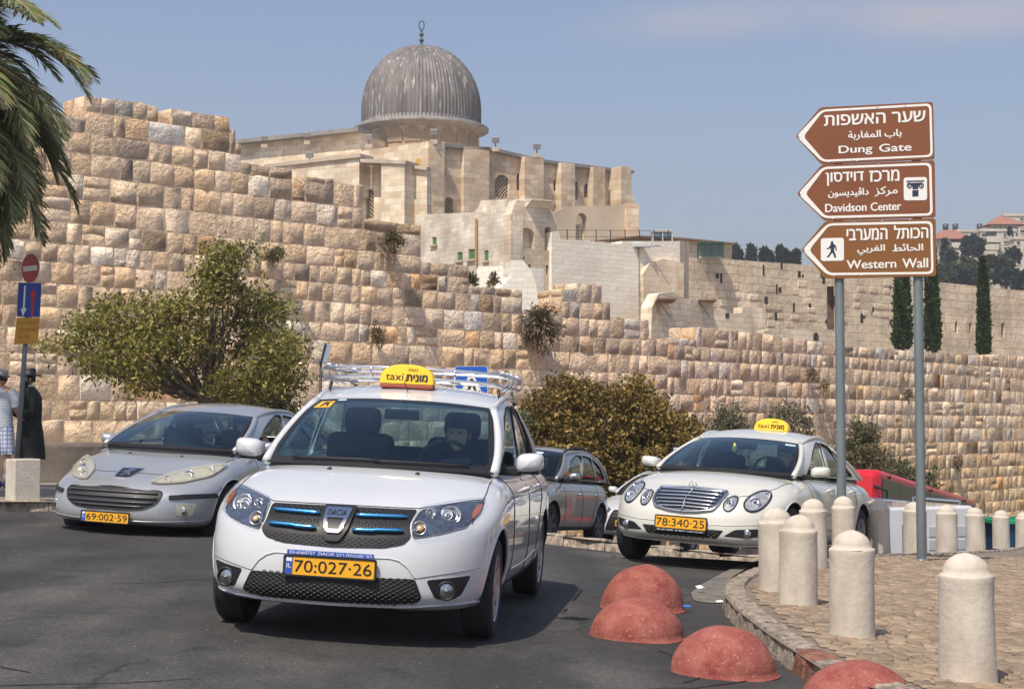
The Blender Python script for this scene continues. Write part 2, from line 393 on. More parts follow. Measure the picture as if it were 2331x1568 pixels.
# ------------------------------------------------------------------ plaza on the right with its kerb
PH = .13
KERB_PX = [(1743, 1277, 0), (1705, 1292, 0), (1665, 1312, 0), (1646, 1330, 0), (1649, 1352, 0), (1672, 1380, 0), (1704, 1405, 0), (1745, 1436, 0), (1800, 1472, 0), (1870, 1516, 0), (1960, 1552, 0), (2080, 1585, 0)]
def pz(X, Y):
    z = -.055 * (X + 1.06) + PH
    if Y > 17.1: z -= .04 * (Y - 17.1)
    return z
def hit(px, py, fn=pz):
    d = ray(px, py); o = Vector((0, 0, EYE)); t = 5.0
    for _ in range(60):
        p = o + d * t; t += (p.z - fn(p.x, p.y)) / max(.02, -d.z) * .6
    return o + d * t
kerb = [hit(a, b) for a, b, _ in KERB_PX]
kerb = [Vector((a, b, 0)) for a, b in ((15, 39), (10.6, 33), (9.35, 30), (7.6, 25.6), (6.5, 23.2), (4.75, 19.6), (4.05, 18.6), (3.5, 17.4), (3.12, 16.45), (2.8, 15.75), (2.40, 15.45))] + kerb[1:] + [Vector((3.6, 6.2, 0)), Vector((4.6, 5.0, 0))]
outline = [(p.x, p.y) for p in kerb] + [(16, 3.5)]
vs, ts = cdt(outline, (), .5)
V = [(v.x, v.y, pz(v.x, v.y) - .012) for v in vs]
plaza = mobj('plaza', V, ts, m_joint); tag(plaza, kind='structure'); 
# kerb stones: a path of blocks along the curve
def resample(P, d):
    L = [0]
    for a, b in zip(P, P[1:]): L.append(L[-1] + (b - a).length)
    out = []; s = 0
    while s < L[-1]:
        i = max(k for k in range(len(L)) if L[k] <= s); i = min(i, len(P) - 2); t = (s - L[i]) / (L[i + 1] - L[i]); out.append(P[i].lerp(P[i + 1], t)); s += d() if callable(d) else d
    out.append(P[-1]); return out
def rough_block(name, a, b, width, ztop, zbot, m, parent, col, seed, lean=.02):
    """kerb block between plan points a and b, outer face on their line, body to the left"""
    rr = random.Random(seed); d = (b - a); L = d.length; d.normalize(); nrm = Vector((d.y, -d.x, 0)); nrm = nrm * -1
    g = .008; V = []; F = []
    prof = [(0 - lean, zbot), (0, zbot + (ztop - zbot) * .5), (.004, ztop - .03), (.025, ztop - .003), (width * .5, ztop), (width - .01, ztop - .002), (width, ztop - .04)]
    nx = 5
    for i in range(nx):
        s = g + (L - 2 * g) * i / (nx - 1); e = .012 if i in (0, nx - 1) else 0
        for j, (u, z) in enumerate(prof):
            uu = u + rr.uniform(-.012, .012) * (j < 4) + (e if j < 3 else 0); zz = z + rr.uniform(-.008, .004) * (j > 1) - e * .6
            p = a + d * s + nrm * uu; V.append((p.x, p.y, zz))
    n = len(prof)
    for i in range(nx - 1):
        for j in range(n - 1): F.append([i * n + j, (i + 1) * n + j, (i + 1) * n + j + 1, i * n + j + 1])
    F.append(list(range(n))); F.append([(nx - 1) * n + j for j in range(n)][::-1])
    o = mobj(name, V, F, m, parent, True, np.array(col)); fixn(o); sharp(o, 50); return o
m_kerb = mat('kerb_stone', (.40, .33, .26), .9, c2=(.17, .14, .11), scale=14, detail=8, contrast=(.4, .62), bump=.9, bscale=38, bdist=.03, coords='World', attr=True, stretch=(1, 1, .6))
kr = random.Random(5)
ks = resample([Vector((p.x, p.y, 0)) for p in kerb], lambda: kr.uniform(.34, .5))
redk = hit(1832, 1492)
for i, (a, b) in enumerate(zip(ks, ks[1:])):
    mpt = (a + b) / 2; zt = pz(mpt.x, mpt.y) + .006; c = [kr.uniform(.85, 1.15)] * 3
    if (Vector((redk.x, redk.y)) - Vector((mpt.x, mpt.y))).length < .2: c = [.85, .45, .38]
    rough_block('kerb_stone', a, b, .17, zt, gz(mpt.x, mpt.y) - .05 - (.9 if mpt.y > 15 else 0), m_kerb, plaza, c, i)
# paving stones
inner = []
kp = [Vector((p.x, p.y, 0)) for p in kerb]
def inside_poly(p, q):
    c = False; x, y = p; j = len(q) - 1
    for i in range(len(q)):
        xi, yi = q[i]; xj, yj = q[j]
        if (yi > y) != (yj > y) and x < (xj - xi) * (y - yi) / (yj - yi) + xi: c = not c
        j = i
    return c
off = []
for i, p in enumerate(kp):
    d = (kp[min(i + 1, len(kp) - 1)] - kp[max(i - 1, 0)]).normalized(); n_ = Vector((-d.y, d.x, 0)); off.append((p.x + n_.x * .19, p.y + n_.y * .19))
inner = off + [(15.5, 3.6)]
def sd_edge(x, y): return min((Vector((x, y)) - Vector(a)).length for a in off)
pave = []; pr = random.Random(11); y = 5.5; row = 0
while y < 21.0:
    h = pr.uniform(.07, .105); x = .5 + pr.uniform(0, .2)
    while x < 9.0:
        wd = pr.uniform(.085, .16)
        cs = [(x, y), (x + wd, y), (x + wd, y + h), (x, y + h)]
        if all(inside_poly(c, inner) for c in cs) and abs(x / y) < .36: pave.append((x, y, wd, h))
        x += wd
    y += h; row += 1
def paver(x, y, wd, h, rr):
    g = rr.uniform(.002, .006); V = []; t = rr.uniform(-.004, .006); tx, ty = rr.uniform(-.012, .012), rr.uniform(-.02, .02)
    for j, fy in enumerate((0, .12, .5, .88, 1)):
        for i, fx in enumerate((0, .1, .5, .9, 1)):
            e = i in (0, 4) or j in (0, 4); X = x + g + (wd - 2 * g) * fx + rr.uniform(-.004, .004); Y = y + g + (h - 2 * g) * fy + rr.uniform(-.004, .004)
            z = pz(X, Y) + (-.007 if e else t * .6 + rr.uniform(-.003, .003) + (fx - .5) * tx + (fy - .5) * ty); V.append((X, Y, z))
    return V
PF = [[j * 5 + i, j * 5 + i + 1, j * 5 + i + 6, j * 5 + i + 5] for j in range(4) for i in range(4)]
def pcol(rr):
    k = rr.choice([(1.02, .97, .9), (1.0, .91, .82), (.92, .85, .78), (1.08, 1.02, .94), (.82, .74, .67), (1.04, .94, .82), (1.0, .93, .86)]); s = rr.uniform(.85, 1.1); return [c * s for c in k]
pave.sort(key=lambda p: p[1] + abs(p[0] / p[1]) * 0)
allV, allC, allF = [], [], []
nobj = 0
for (x, y, wd, h) in pave:
    V = paver(x, y, wd, h, pr); c = pcol(pr)
    vis = y > 7.45 and abs((x + wd / 2) / y) < .325
    if vis and nobj < 300: mobj('paving_stone', V, PF, m_stonefloor, plaza, True, np.array(c)); nobj += 1
    else:
        b = len(allV); allV += V; allC += [c] * 25; allF += [[q + b for q in f] for f in PF]
o = fastmesh('paving', allV, allF, m_stonefloor, plaza, True, np.array(allC)); tag(o, kind='stuff')

# worn ramp of poured cement in the gutter beside the kerb
m_cem = mat('gutter_cement', (.20, .18, .15), .9, c2=(.11, .10, .09), scale=5, detail=8, bump=.4, bscale=25, coords='World')
gp = [hit(a, b, lambda x, y: gz(x, y)) for a, b in ((1735, 1282), (1665, 1318), (1648, 1345), (1652, 1372), (1618, 1374), (1580, 1368), (1572, 1350), (1600, 1330), (1650, 1305), (1700, 1288))]
vs, ts = cdt(roundpoly([(p.x, p.y) for p in gp], .1), (), .12)
tag(mobj('gutter', [(v.x, v.y, gz(v.x, v.y) + .006 + .03 * smooth01((v.x - gp[5].x) / 1.2)) for v in vs], ts, m_cem, smooth=True), kind='structure')

# ------------------------------------------------------------------ left pavement and the low median kerb behind the cars
m_lpave = mat('left_pavement', (.21, .18, .15), .9, c2=(.28, .24, .2), scale=3, detail=6, bump=.3, bscale=30, coords='World')
lk = [Vector(p) for p in ((-14, 18.7, 0), (-9, 18.8, 0), (-5.9, 18.95, 0), (-5.0, 19.6, 0), (-4.2, 21.6, 0), (-2.3, 24.8, 0), (-.6, 28.5, 0), (2, 33.5, 0), (6, 40, 0))]
poly = [(p.x, p.y) for p in lk] + [(2, 46), (-14, 34)]
vs, ts = cdt(poly, (), .8)
lz = lambda x, y: gz(x, y) + .12
lp = mobj('pavement', [(v.x, v.y, lz(v.x, v.y) - .004) for v in vs], ts, m_lpave); tag(lp, kind='structure')
lks = resample(lk, lambda: kr.uniform(.6, .9))
for i, (a, b) in enumerate(zip(lks, lks[1:])):
    mpt = (a + b) / 2; rough_block('kerb_stone', a, b, .2, gz(mpt.x, mpt.y) + .125, gz(mpt.x, mpt.y) - .05, m_kerb, lp, [kr.uniform(1, 1.3)] * 3, 100 + i)
mk = [Vector((.2, 22.4, 0)), Vector((1.0, 21.7, 0)), Vector((2.2, 21.2, 0)), Vector((3.6, 21.0, 0)), Vector((4.6, 21.4, 0))]
vs, ts = cdt([(p.x, p.y) for p in mk] + [(5.0, 22.6), (2.5, 22.8), (.6, 23.0)], (), .5)
med = mobj('median', [(v.x, v.y, gz(v.x, v.y) + .125) for v in vs], ts, m_lpave); tag(med, kind='structure')
ms = resample(mk, lambda: kr.uniform(.45, .7))
for i, (a, b) in enumerate(zip(ms, ms[1:])):
    mpt = (a + b) / 2; rough_block('kerb_stone', a, b, .2, gz(mpt.x, mpt.y) + .135, gz(mpt.x, mpt.y) - .05, m_kerb, med, [kr.uniform(1.1, 1.4)] * 3, 200 + i)
# ------------------------------------------------------------------ the old city wall: two stretches of coursed rough stone
m_wall = mat('wall_stone', (.98, .97, .95), .92, c2=(1.32, 1.30, 1.28), scale=5.5, detail=6, bump=.75, bscale=8, bdist=.10, coords='World', attr=True, c3=(.30, .24, .19), scale3=1.6, con3=(.63, .82), detailb=8, stretch=(1, 1, .55))  # dark patches: weather stains, plus groove shade put into the stone colour
m_wallr = mat('wall_stone_pitted', (.92, .90, .86), .95, c2=(1.32, 1.28, 1.24), scale=7, detail=8, bump=.8, bscale=13, bdist=.16, coords='World', attr=True, c3=(.34, .26, .19), scale3=6, con3=(.60, .72), detailb=8)
m_mortar = mat('wall_mortar', (.72, .55, .39), .95, c2=(.60, .45, .31), scale=2, bump=.6, bscale=12, coords='World')
TONES = [((.70, .545, .375), 10), ((.75, .60, .43), 9), ((.72, .535, .345), 5), ((.78, .65, .49), 7), ((.82, .74, .61), 2.6), ((.76, .73, .66), .8), ((.68, .54, .39), 6), ((.55, .43, .31), 1.4), ((.72, .47, .26), 1.2), ((.74, .585, .43), 7), ((.34, .28, .22), .5)]
def tone(rr, warm=0):
    t = [c for c, w_ in TONES]; ww = [w_ for c, w_ in TONES]; c = rr.choices(t, ww)[0]; k = rr.uniform(.96, 1.08)
    return np.array([c[0] * k * 1.06, c[1] * k * 1.01 * (1 - .05 * warm), c[2] * k * .985 * (1 - .17 * warm)])
TOPS = [(-160, 232), (163, 262), (195, 219), (262, 226), (335, 238), (360, 276), (390, 250), (470, 261), (523, 290), (536, 322), (549, 374), (665, 426), (694, 400), (760, 414), (826, 496), (847, 503), (958, 597), (1067, 652), (1189, 704),
        (1280, 655), (1315, 643), (1370, 684), (1389, 722), (1477, 766), (1584, 745), (1680, 754), (1761, 766), (1837, 776), (1922, 788), (2036, 797), (2150, 804), (2260, 808), (2400, 813)]
STONE_S = [i in (1, 2) and j in (1, 2) for j in range(4) for i in range(4)]
STONE_F = [[j * 5 + i, j * 5 + i + 1, j * 5 + i + 6, j * 5 + i + 5] for j in range(4) for i in range(4)]
def stone_verts(O, A, B, N, wd, ht, rr, rough, dep=.005):
    """stone face in the plane O + u*A + v*B, bulging along N"""
    V = []; g = rr.uniform(.003, .009); k = rough; bul = rr.uniform(-.008, .006) * k
    fl = rr.random() < .55; base = rr.uniform(0, .003) if fl else rr.uniform(.0, .008)
    mu, mv = rr.uniform(.3, .7), rr.uniform(.3, .7)
    for j, fv in enumerate((0, .035, mv, .965, 1)):
        for i, fu in enumerate((0, .035, mu, .965, 1)):
            e = i in (0, 4) or j in (0, 4)
            jt = min(wd, ht) * .03 * (1 if i in (0, 1, 3, 4) or j in (0, 1, 3, 4) else .3)
            u = g + (wd - 2 * g) * fu + rr.uniform(-jt, jt); v = g + (ht - 2 * g) * fv + rr.uniform(-jt, jt)
            if i in (0, 1, 3, 4) and j in (0, 1, 3, 4) and rr.random() < .5: cc = rr.uniform(.0, .05); u += cc if i < 2 else -cc; v += cc if j < 2 else -cc
            d = -dep if e else max(-.003, base + (rr.uniform(-.002, .002) if fl else rr.uniform(-.010, .008) * k) + (bul if (i == 2 or j == 2) else 0) + (bul * .6 if i == 2 and j == 2 else 0))
            p = O + A * u + B * v + N * d; V.append(p)
    return V
def build_wall(P0, P1, px0, px1, zbot, depth, label, seed, darktop=.9):
    rr = random.Random(seed); A = (P1 - P0).copy(); A.z = 0; L = A.length; A.normalize(); N = Vector((A.y, -A.x, 0)); B = Vector((0, 0, 1))
    steps = []
    for k, (px, py) in enumerate(TOPS):
        nx = TOPS[k + 1][0] if k + 1 < len(TOPS) else px + 300
        a, b = max(px, px0), min(nx, px1)
        if b <= a: continue
        pa = on_plane(a, py, P0, N); pb = on_plane(b, py, P0, N)
        s0, s1 = (pa - P0).dot(A), (pb - P0).dot(A)
        if steps: s0 = steps[-1][1]
        pm = on_plane((a + b) / 2, py + 3, P0, N); steps.append([s0, s1, pm.z])
    steps[0][0] = min(0, steps[0][0])
    root = empty('city_wall', (P0.x, P0.y, 0)); tag(root, label, 'wall')
    inv = Matrix.Translation((-P0.x, -P0.y, 0))
    # mortar core, one prism per step
    mb = MB()
    for s0, s1, zt in steps:
        f0, f1 = P0 + A * s0 - N * .004, P0 + A * s1 - N * .004
        k0, k1 = f0 - N * depth, f1 - N * depth
        mb.add([(p.x - P0.x, p.y - P0.y, z) for z in (zbot, zt - .03) for p in (f0, f1, k1, k0)], [[0, 1, 2, 3], [7, 6, 5, 4], [0, 4, 5, 1], [1, 5, 6, 2], [2, 6, 7, 3], [3, 7, 4, 0]])
    fixn(mb.build('core', m_mortar, root))
    stones = []
    z = zbot; zmax = max(s[2] for s in steps)
    off = Vector((P0.x, P0.y, 0))
    while z < zmax:
        h = rr.uniform(.36, .50); z1 = z + h
        # runs of steps reaching into this course
        runs = []
        for s0, s1, zt in steps:
            if zt > z + .14:
                top = min(z1, zt) if zt < z1 + .16 else z1
                if zt >= z1 and zt < z1 + .16: top = zt
                if runs and abs(runs[-1][1] - s0) < 1e-3 and abs(runs[-1][2] - top) < .01: runs[-1][1] = s1; runs[-1][3] = max(runs[-1][3], zt)
                else: runs.append([s0, s1, top, zt])
        for (s0, s1, top, zt) in runs:
            s = s0
            while s < s1 - .02:
                wd = rr.uniform(.26, .62) * (h / .43)
                if rr.random() < .16: wd *= 1.5
                if s1 - s - wd < .22: wd = s1 - s
                edge = next((q[2] for q in steps if q[0] - 1e-3 <= s + wd / 2 <= q[1] + 1e-3), zt)
                dtop = edge - (z + h / 2)
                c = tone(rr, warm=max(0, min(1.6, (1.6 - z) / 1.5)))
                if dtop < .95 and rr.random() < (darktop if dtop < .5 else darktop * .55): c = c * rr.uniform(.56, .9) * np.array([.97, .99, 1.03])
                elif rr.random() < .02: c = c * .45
                sub = rr.random()
                rg = rr.choice([.3, .7, 1.0, 1.6, 2.1]) * (1.25 if z < 3 else .9)
                if sub < .11 and top - z > .34:
                    zz = z + (top - z) * rr.uniform(.4, .6); parts = [(s, z, wd, zz - z), (s, zz, wd, top - zz)]
                else: parts = [(s, z, wd, top - z)]
                for (u, v, w_, h_) in parts:
                    O = P0 + A * u; O.z = v
                    V = stone_verts(O, A, B, N, w_, h_, rr, rg); Y = (O - Vector((0, 0, 0))).y
                    stones.append((w_ * h_ / Y ** 2, V, c if len(parts) == 1 else c * rr.uniform(.85, 1.1), O))
                s += wd
        z = z1
    # ends of the raised pieces that look back towards the road
    for k in range(1, len(steps)):
        za, zb = steps[k - 1][2], steps[k][2]
        if zb > za + .12:
            z = za - .02
            while z < zb - .08:
                h = min(.42, zb - z)
                if zb - z - h < .12: h = zb - z
                u = .0
                while u < depth - .1:
                    wd = rr.uniform(.35, .55); wd = min(wd, depth - u)
                    O = P0 + A * (steps[k][0] - .02) - N * (u + wd); O.z = z
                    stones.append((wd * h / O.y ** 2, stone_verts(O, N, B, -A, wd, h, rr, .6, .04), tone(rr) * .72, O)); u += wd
                z += h
    def seen(O):
        x = O.x / max(1, O.y); px = 1165 + x * FPX; py = 972 - (O.z - EYE) / O.y * FPX
        return -20 < px < 2340 and py < 1180
    order = sorted(range(len(stones)), key=lambda i: -(stones[i][0] if seen(stones[i][3]) else 0))
    big = set(order[:300]); aV, aF, aC = [], [], []
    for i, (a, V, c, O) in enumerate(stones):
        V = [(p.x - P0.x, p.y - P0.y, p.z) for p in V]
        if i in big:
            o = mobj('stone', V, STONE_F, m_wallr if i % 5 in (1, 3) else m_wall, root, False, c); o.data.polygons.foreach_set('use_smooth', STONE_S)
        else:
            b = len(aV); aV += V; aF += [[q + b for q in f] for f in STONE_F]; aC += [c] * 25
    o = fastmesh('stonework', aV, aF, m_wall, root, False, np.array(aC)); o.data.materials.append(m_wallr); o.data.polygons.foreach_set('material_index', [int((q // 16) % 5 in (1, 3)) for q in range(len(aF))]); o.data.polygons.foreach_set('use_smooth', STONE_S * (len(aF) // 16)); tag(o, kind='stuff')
    print('wall stones', len(stones)); return root, A, N
def plan(px, Y): p = at(px, 972, Y); return Vector((p.x, p.y, 0))
W0, W1, W2 = plan(-160, 29.7), plan(1520, 43.9), plan(2420, 65.0)
wallA, A1, N1 = build_wall(W0, W1, -160, 1520, -1.6, .9, 'tall stepped stretch of old stone city wall behind the silver saloon and the spreading tree', 21)
wallB, A2, N2 = build_wall(W1, W2, 1520, 2420, -5.0, .9, 'lower far stretch of old stone city wall behind the road sign posts and red bus', 22, .35)
# ------------------------------------------------------------------ background buildings
def ashlar(name, c1, c2, mort, bw, bh, d, bump=.3, stain=None, noise=.25, blotch=None):
    if name in MATS: return MATS[name]
    m = bpy.data.materials.new(name); m.use_nodes = True; n = m.node_tree; N = n.nodes; L = n.links; p = N['Principled BSDF']; p.inputs['Roughness'].default_value = .92
    g = N.new('ShaderNodeNewGeometry'); dp = N.new('ShaderNodeVectorMath'); dp.operation = 'DOT_PRODUCT'; L.new(g.outputs['Position'], dp.inputs[0]); dp.inputs[1].default_value = (d[0], d[1], 0)
    sp = N.new('ShaderNodeSeparateXYZ'); L.new(g.outputs['Position'], sp.inputs[0]); cb = N.new('ShaderNodeCombineXYZ'); L.new(dp.outputs['Value'], cb.inputs[0]); L.new(sp.outputs[2], cb.inputs[1])
    # slight waviness so that the courses are not ruled lines
    wv = N.new('ShaderNodeTexNoise'); wv.inputs['Scale'].default_value = .7; L.new(cb.outputs[0], wv.inputs['Vector'])
    ad = N.new('ShaderNodeVectorMath'); ad.operation = 'MULTIPLY_ADD'; L.new(wv.outputs['Color'], ad.inputs[0]); ad.inputs[1].default_value = (bw * .3, bh * .35, 0); L.new(cb.outputs[0], ad.inputs[2])
    b = N.new('ShaderNodeTexBrick'); L.new(ad.outputs[0], b.inputs['Vector']); b.inputs['Scale'].default_value = 1
    b.inputs['Color1'].default_value = (*c1, 1); b.inputs['Color2'].default_value = (*c2, 1); b.inputs['Mortar'].default_value = (*mort, 1)
    b.inputs['Brick Width'].default_value = bw; b.inputs['Row Height'].default_value = bh; b.inputs['Mortar Size'].default_value = bh * .05; b.inputs['Bias'].default_value = -.1; b.inputs['Mortar Smooth'].default_value = .4
    t = N.new('ShaderNodeTexNoise'); t.inputs['Scale'].default_value = .45; t.inputs['Detail'].default_value = 7; L.new(g.outputs['Position'], t.inputs['Vector'])
    mr = N.new('ShaderNodeMapRange'); mr.inputs[1].default_value = .35; mr.inputs[2].default_value = .7; mr.inputs[3].default_value = 1 - noise; mr.inputs[4].default_value = 1 + noise * .6; L.new(t.outputs[0], mr.inputs[0])
    mx = N.new('ShaderNodeMixRGB'); mx.blend_type = 'MULTIPLY'; mx.inputs[0].default_value = 1; L.new(b.outputs[0], mx.inputs[1]); L.new(mr.outputs[0], mx.inputs[2]); out = mx.outputs[0]
    if stain:
        t2 = N.new('ShaderNodeTexNoise'); t2.inputs['Scale'].default_value = 1.0; t2.inputs['Detail'].default_value = 6
        mp = N.new('ShaderNodeMapping'); mp.inputs['Scale'].default_value = (1, 1, .35); L.new(g.outputs['Position'], mp.inputs[0]); L.new(mp.outputs[0], t2.inputs['Vector'])
        r2 = N.new('ShaderNodeMapRange'); r2.inputs[1].default_value = .56; r2.inputs[2].default_value = .75; L.new(t2.outputs[0], r2.inputs[0])
        m2 = N.new('ShaderNodeMixRGB'); L.new(r2.outputs[0], m2.inputs[0]); L.new(out, m2.inputs[1]); m2.inputs[2].default_value = (*stain, 1); out = m2.outputs[0]
    L.new(out, p.inputs['Base Color'])
    bp = N.new('ShaderNodeBump'); bp.inputs['Strength'].default_value = bump; bp.inputs['Distance'].default_value = .1; t3 = N.new('ShaderNodeTexNoise'); t3.inputs['Scale'].default_value = 3; t3.inputs['Detail'].default_value = 5; L.new(g.outputs['Position'], t3.inputs['Vector'])
    sm = N.new('ShaderNodeMath'); sm.operation = 'SUBTRACT'; L.new(t3.outputs[0], sm.inputs[0]); L.new(b.outputs['Fac'], sm.inputs[1]); L.new(sm.outputs[0], bp.inputs['Height']); L.new(bp.outputs[0], p.inputs['Normal'])
    MATS[name] = m; return m
class Face:
    """a vertical wall plane from survey pixel columns a to b"""
    def __init__(s, a, Ya, b, Yb):
        s.P = plan(a, Ya); s.Q = plan(b, Yb); s.A = (s.Q - s.P).normalized(); s.N = Vector((s.A.y, -s.A.x, 0))
    def uv(s, px, py, off=0):
        p = on_plane(px, py, s.P + s.N * off, s.N); return ((p - s.P).dot(s.A), p.z)
    def M(s, off=0): return frame(s.P + s.N * off, s.A, (0, 0, 1), s.N)
def fplate(name, F, pts, z0, z1, m, parent, holes=(), off=0, sub=True):
    """polygon given by surveyed points on the face, thickness z0..z1 in front of it"""
    P = [F.uv(x, y, off) for x, y in pts]; H = [[F.uv(x, y, off) for x, y in h] for h in holes]
    return plate_obj(name, P, F.M(), z0, z1, m, parent, H)
def arch(x0, x1, y0, y1, n=7, point=.0):
    """arched opening outline, y0 top"""
    r = (x1 - x0) / 2; cx = (x0 + x1) / 2; out = [(x0, y1), (x1, y1)]
    for k in range(n + 1):
        q = math.pi * k / n; out.append((cx + r * math.cos(q), y0 + r * (1 + point) - r * (1 + point) * math.sin(q)))
    return out
m_mq = ashlar('temple_ashlar_right', (.80, .67, .50), (.60, .42, .27), (.58, .46, .33), .95, .42, (.78, .63), stain=(.66, .5, .33), noise=.32)
m_mql = ashlar('temple_ashlar_left', (.84, .75, .60), (.66, .50, .34), (.6, .5, .37), .95, .42, (-.83, .56), stain=(.60, .44, .29), noise=.28)
m_trim = mat('cornice_stone', (.55, .47, .37), .9, c2=(.4, .34, .27), scale=1.2, bump=.3, coords='World')
m_lead = mat('dome_lead', (.10, .095, .095), .62, c2=(.22, .20, .19), scale=.55, detail=8, contrast=(.3, .7), coords='World', stretch=(3.2, 3.2, .30), c3=(.42, .40, .38), scale3=.9, con3=(.56, .66), metal=.15, bump=.3, bscale=2)
m_leadb = mat('dome_edge_lead', (.36, .35, .34), .7, c2=(.24, .22, .21), scale=1.3, coords='World')
m_green = mat('old_bronze', (.06, .10, .09), .5, metal=.5)
m_lat = mat('window_lattice', (.42, .33, .23), .9)
m_dark = mat('dark_opening', (.045, .04, .035), .9)
m_slate = mat('roof_edge', (.20, .19, .18), .8, c2=(.3, .29, .27), scale=.8, coords='World')

mosque = empty('domed_mosque', plan(957, 150)); tag(mosque, 'large old stone mosque with a ribbed grey lead dome above the city wall', 'mosque')
mosque.location = (0, 0, 0)
FR = Face(985, 118, 1437, 131); FL = Face(1000, 118, 600, 128.5)
FL.A = -FL.A; FL.P, FL.Q = FL.Q, FL.P; FL.N = Vector((FL.A.y, -FL.A.x, 0))
def block(name, pts, zlo, zhi, m, parent):
    """prism over plan points, zhi single or per point"""
    n = len(pts); zh = zhi if isinstance(zhi, (list, tuple)) else [zhi] * n
    V = [(p[0], p[1], zlo) for p in pts] + [(p[0], p[1], z) for p, z in zip(pts, zh)]
    return fixn(mobj(name, V, [list(range(n)), [n + i for i in range(n)]] + [[i, (i + 1) % n, n + (i + 1) % n, n + i] for i in range(n)], m, parent))
def seg(F, pa, pb, ya, yb, z0, z1, name, m, parent, ybot=None, zb=8, off=0):
    """piece of wall between columns pa..pb, top running ya..yb, thickness z0..z1"""
    u0, t0 = F.uv(pa, ya, z1); u1, t1 = F.uv(pb, yb, z1)
    zbm = zb if ybot is None else F.uv((pa + pb) / 2, ybot, z1)[1]
    return plate_obj(name, [(u0, zbm), (u1, zbm), (u1, t1), (u0, t0)], F.M(), z0, z1, m, parent)
def window(F, x0, x1, y0, y1, zf, parent, rnd=True, lat=True, deep=.5, point=.1, latm=None, back=None):
    o = empty('window'); o.parent = parent
    P = [F.uv(x, y, zf) for x, y in (arch(x0, x1, y0, y1, point=point) if rnd else [(x0, y1), (x1, y1), (x1, y0), (x0, y0)])]
    plate_obj('recess', P, F.M(), zf - deep - .05, zf - deep, back or m_dark, o)
    cx = sum(p[0] for p in P) / len(P); cz = sum(p[1] for p in P) / len(P)
    if lat:
        us = [p[0] for p in P]; zs = [p[1] for p in P]; mb = MB(); M = F.M(); st = .3; a, b, c, d = min(us), max(us), min(zs), max(zs)
        k = a - (d - c)
        while k < b:
            for sgn in (1, -1):
                pts = []
                for i in range(41):
                    t = i / 40; z = c + (d - c) * t; u = k + (z - c) if sgn > 0 else k + (d - z)
                    if inside_poly((u, z), P): pts.append((u, z))
                    else:
                        if len(pts) > 1: mb.tube([M @ Vector((pts[0][0], pts[0][1], zf - deep * .5)), M @ Vector((pts[-1][0], pts[-1][1], zf - deep * .5))], .055, 4)
                        pts = []
                if len(pts) > 1: mb.tube([M @ Vector((pts[0][0], pts[0][1], zf - deep * .5)), M @ Vector((pts[-1][0], pts[-1][1], zf - deep * .5))], .055, 4)
            k += st
        tag(mb.build('lattice', latm or m_lat, o), kind='stuff')
    return P
# right hand facade: wall skin with real window openings, backing block and buttresses
wins = [(1175, 1211, 395, 451), (1175+0, 1175+0, 0, 0)]
WR = [(1012 + 1, 1032 + 0, 449, 489), (1126, 1159, 398, 449), (1176, 1191, 394, 433), (1260, 1275, 408, 434), (1329, 1346, 418, 450), (1395, 1411, 443, 466), (1180, 1190, 445, 462), (1262, 1277, 458, 475), (1309, 1316, 414, 455)]
holes = [arch(a, b, c, d, point=.12) for a, b, c, d in WR]
top = [(985, 326), (1056, 333), (1115, 337), (1194, 356), (1240, 366), (1310, 374), (1379, 383), (1437, 389)]
fplate('wall', FR, [(985, 700), (1437, 700)] + top[::-1], -.6, 0, m_mq, mosque, holes)
for a, b, c, d in WR: window(FR, a, b, c, d, 0, mosque, deep=.45)
# buttresses and pilasters of the right facade
for pa, pb, y, t in ((975, 1012, 321, .9), (1056, 1114, 334, .35), (1194, 1238, 356, .65), (1277, 1309, 370, .65), (1350, 1377, 380, .65)):
    seg(FR, pa, pb, y, y + 2, .003, t, 'buttress', m_mq, mosque)
u0, t0 = FR.uv(1414, 379, 1.5); u1, t1 = FR.uv(1436, 380, 1.5); b1 = FR.uv(1449, 466, 1.5)
plate_obj('buttress', [(u0, 5), (b1[0], 5), b1, (u1 + .02, FR.uv(1438, 436, 1.5)[1]), (u1, t1), (u0, t0)], FR.M(), .003, 1.5, m_mq, mosque)
# cornices
mb = MB(); M = FR.M()
for (xa, ya), (xb, yb) in zip(top, top[1:]):
    a, b = FR.uv(xa, ya, 0), FR.uv(xb, yb, 0)
    mb.add([M @ Vector(q) for q in ((a[0], a[1] - .25, -.5), (b[0], b[1] - .25, -.5), (b[0], b[1], -.5), (a[0], a[1], -.5), (a[0], a[1] - .25, .35), (b[0], b[1] - .25, .35), (b[0], b[1], .35), (a[0], a[1], .35))], [[0, 3, 2, 1], [4, 5, 6, 7], [0, 1, 5, 4], [3, 7, 6, 2], [0, 4, 7, 3], [1, 2, 6, 5]])
mb.build('cornice', m_slate, mosque)
# left facade
HL = [arch(727, 727.1, 0, .1)]
WL = [(920, 942, 440, 510), (832, 851, 430, 498)]
fplate('wall', FL, [(560, 700), (1000, 700), (1000, 324), (967, 324), (603, 374), (560, 378)], -.6, 0, m_mql, mosque)
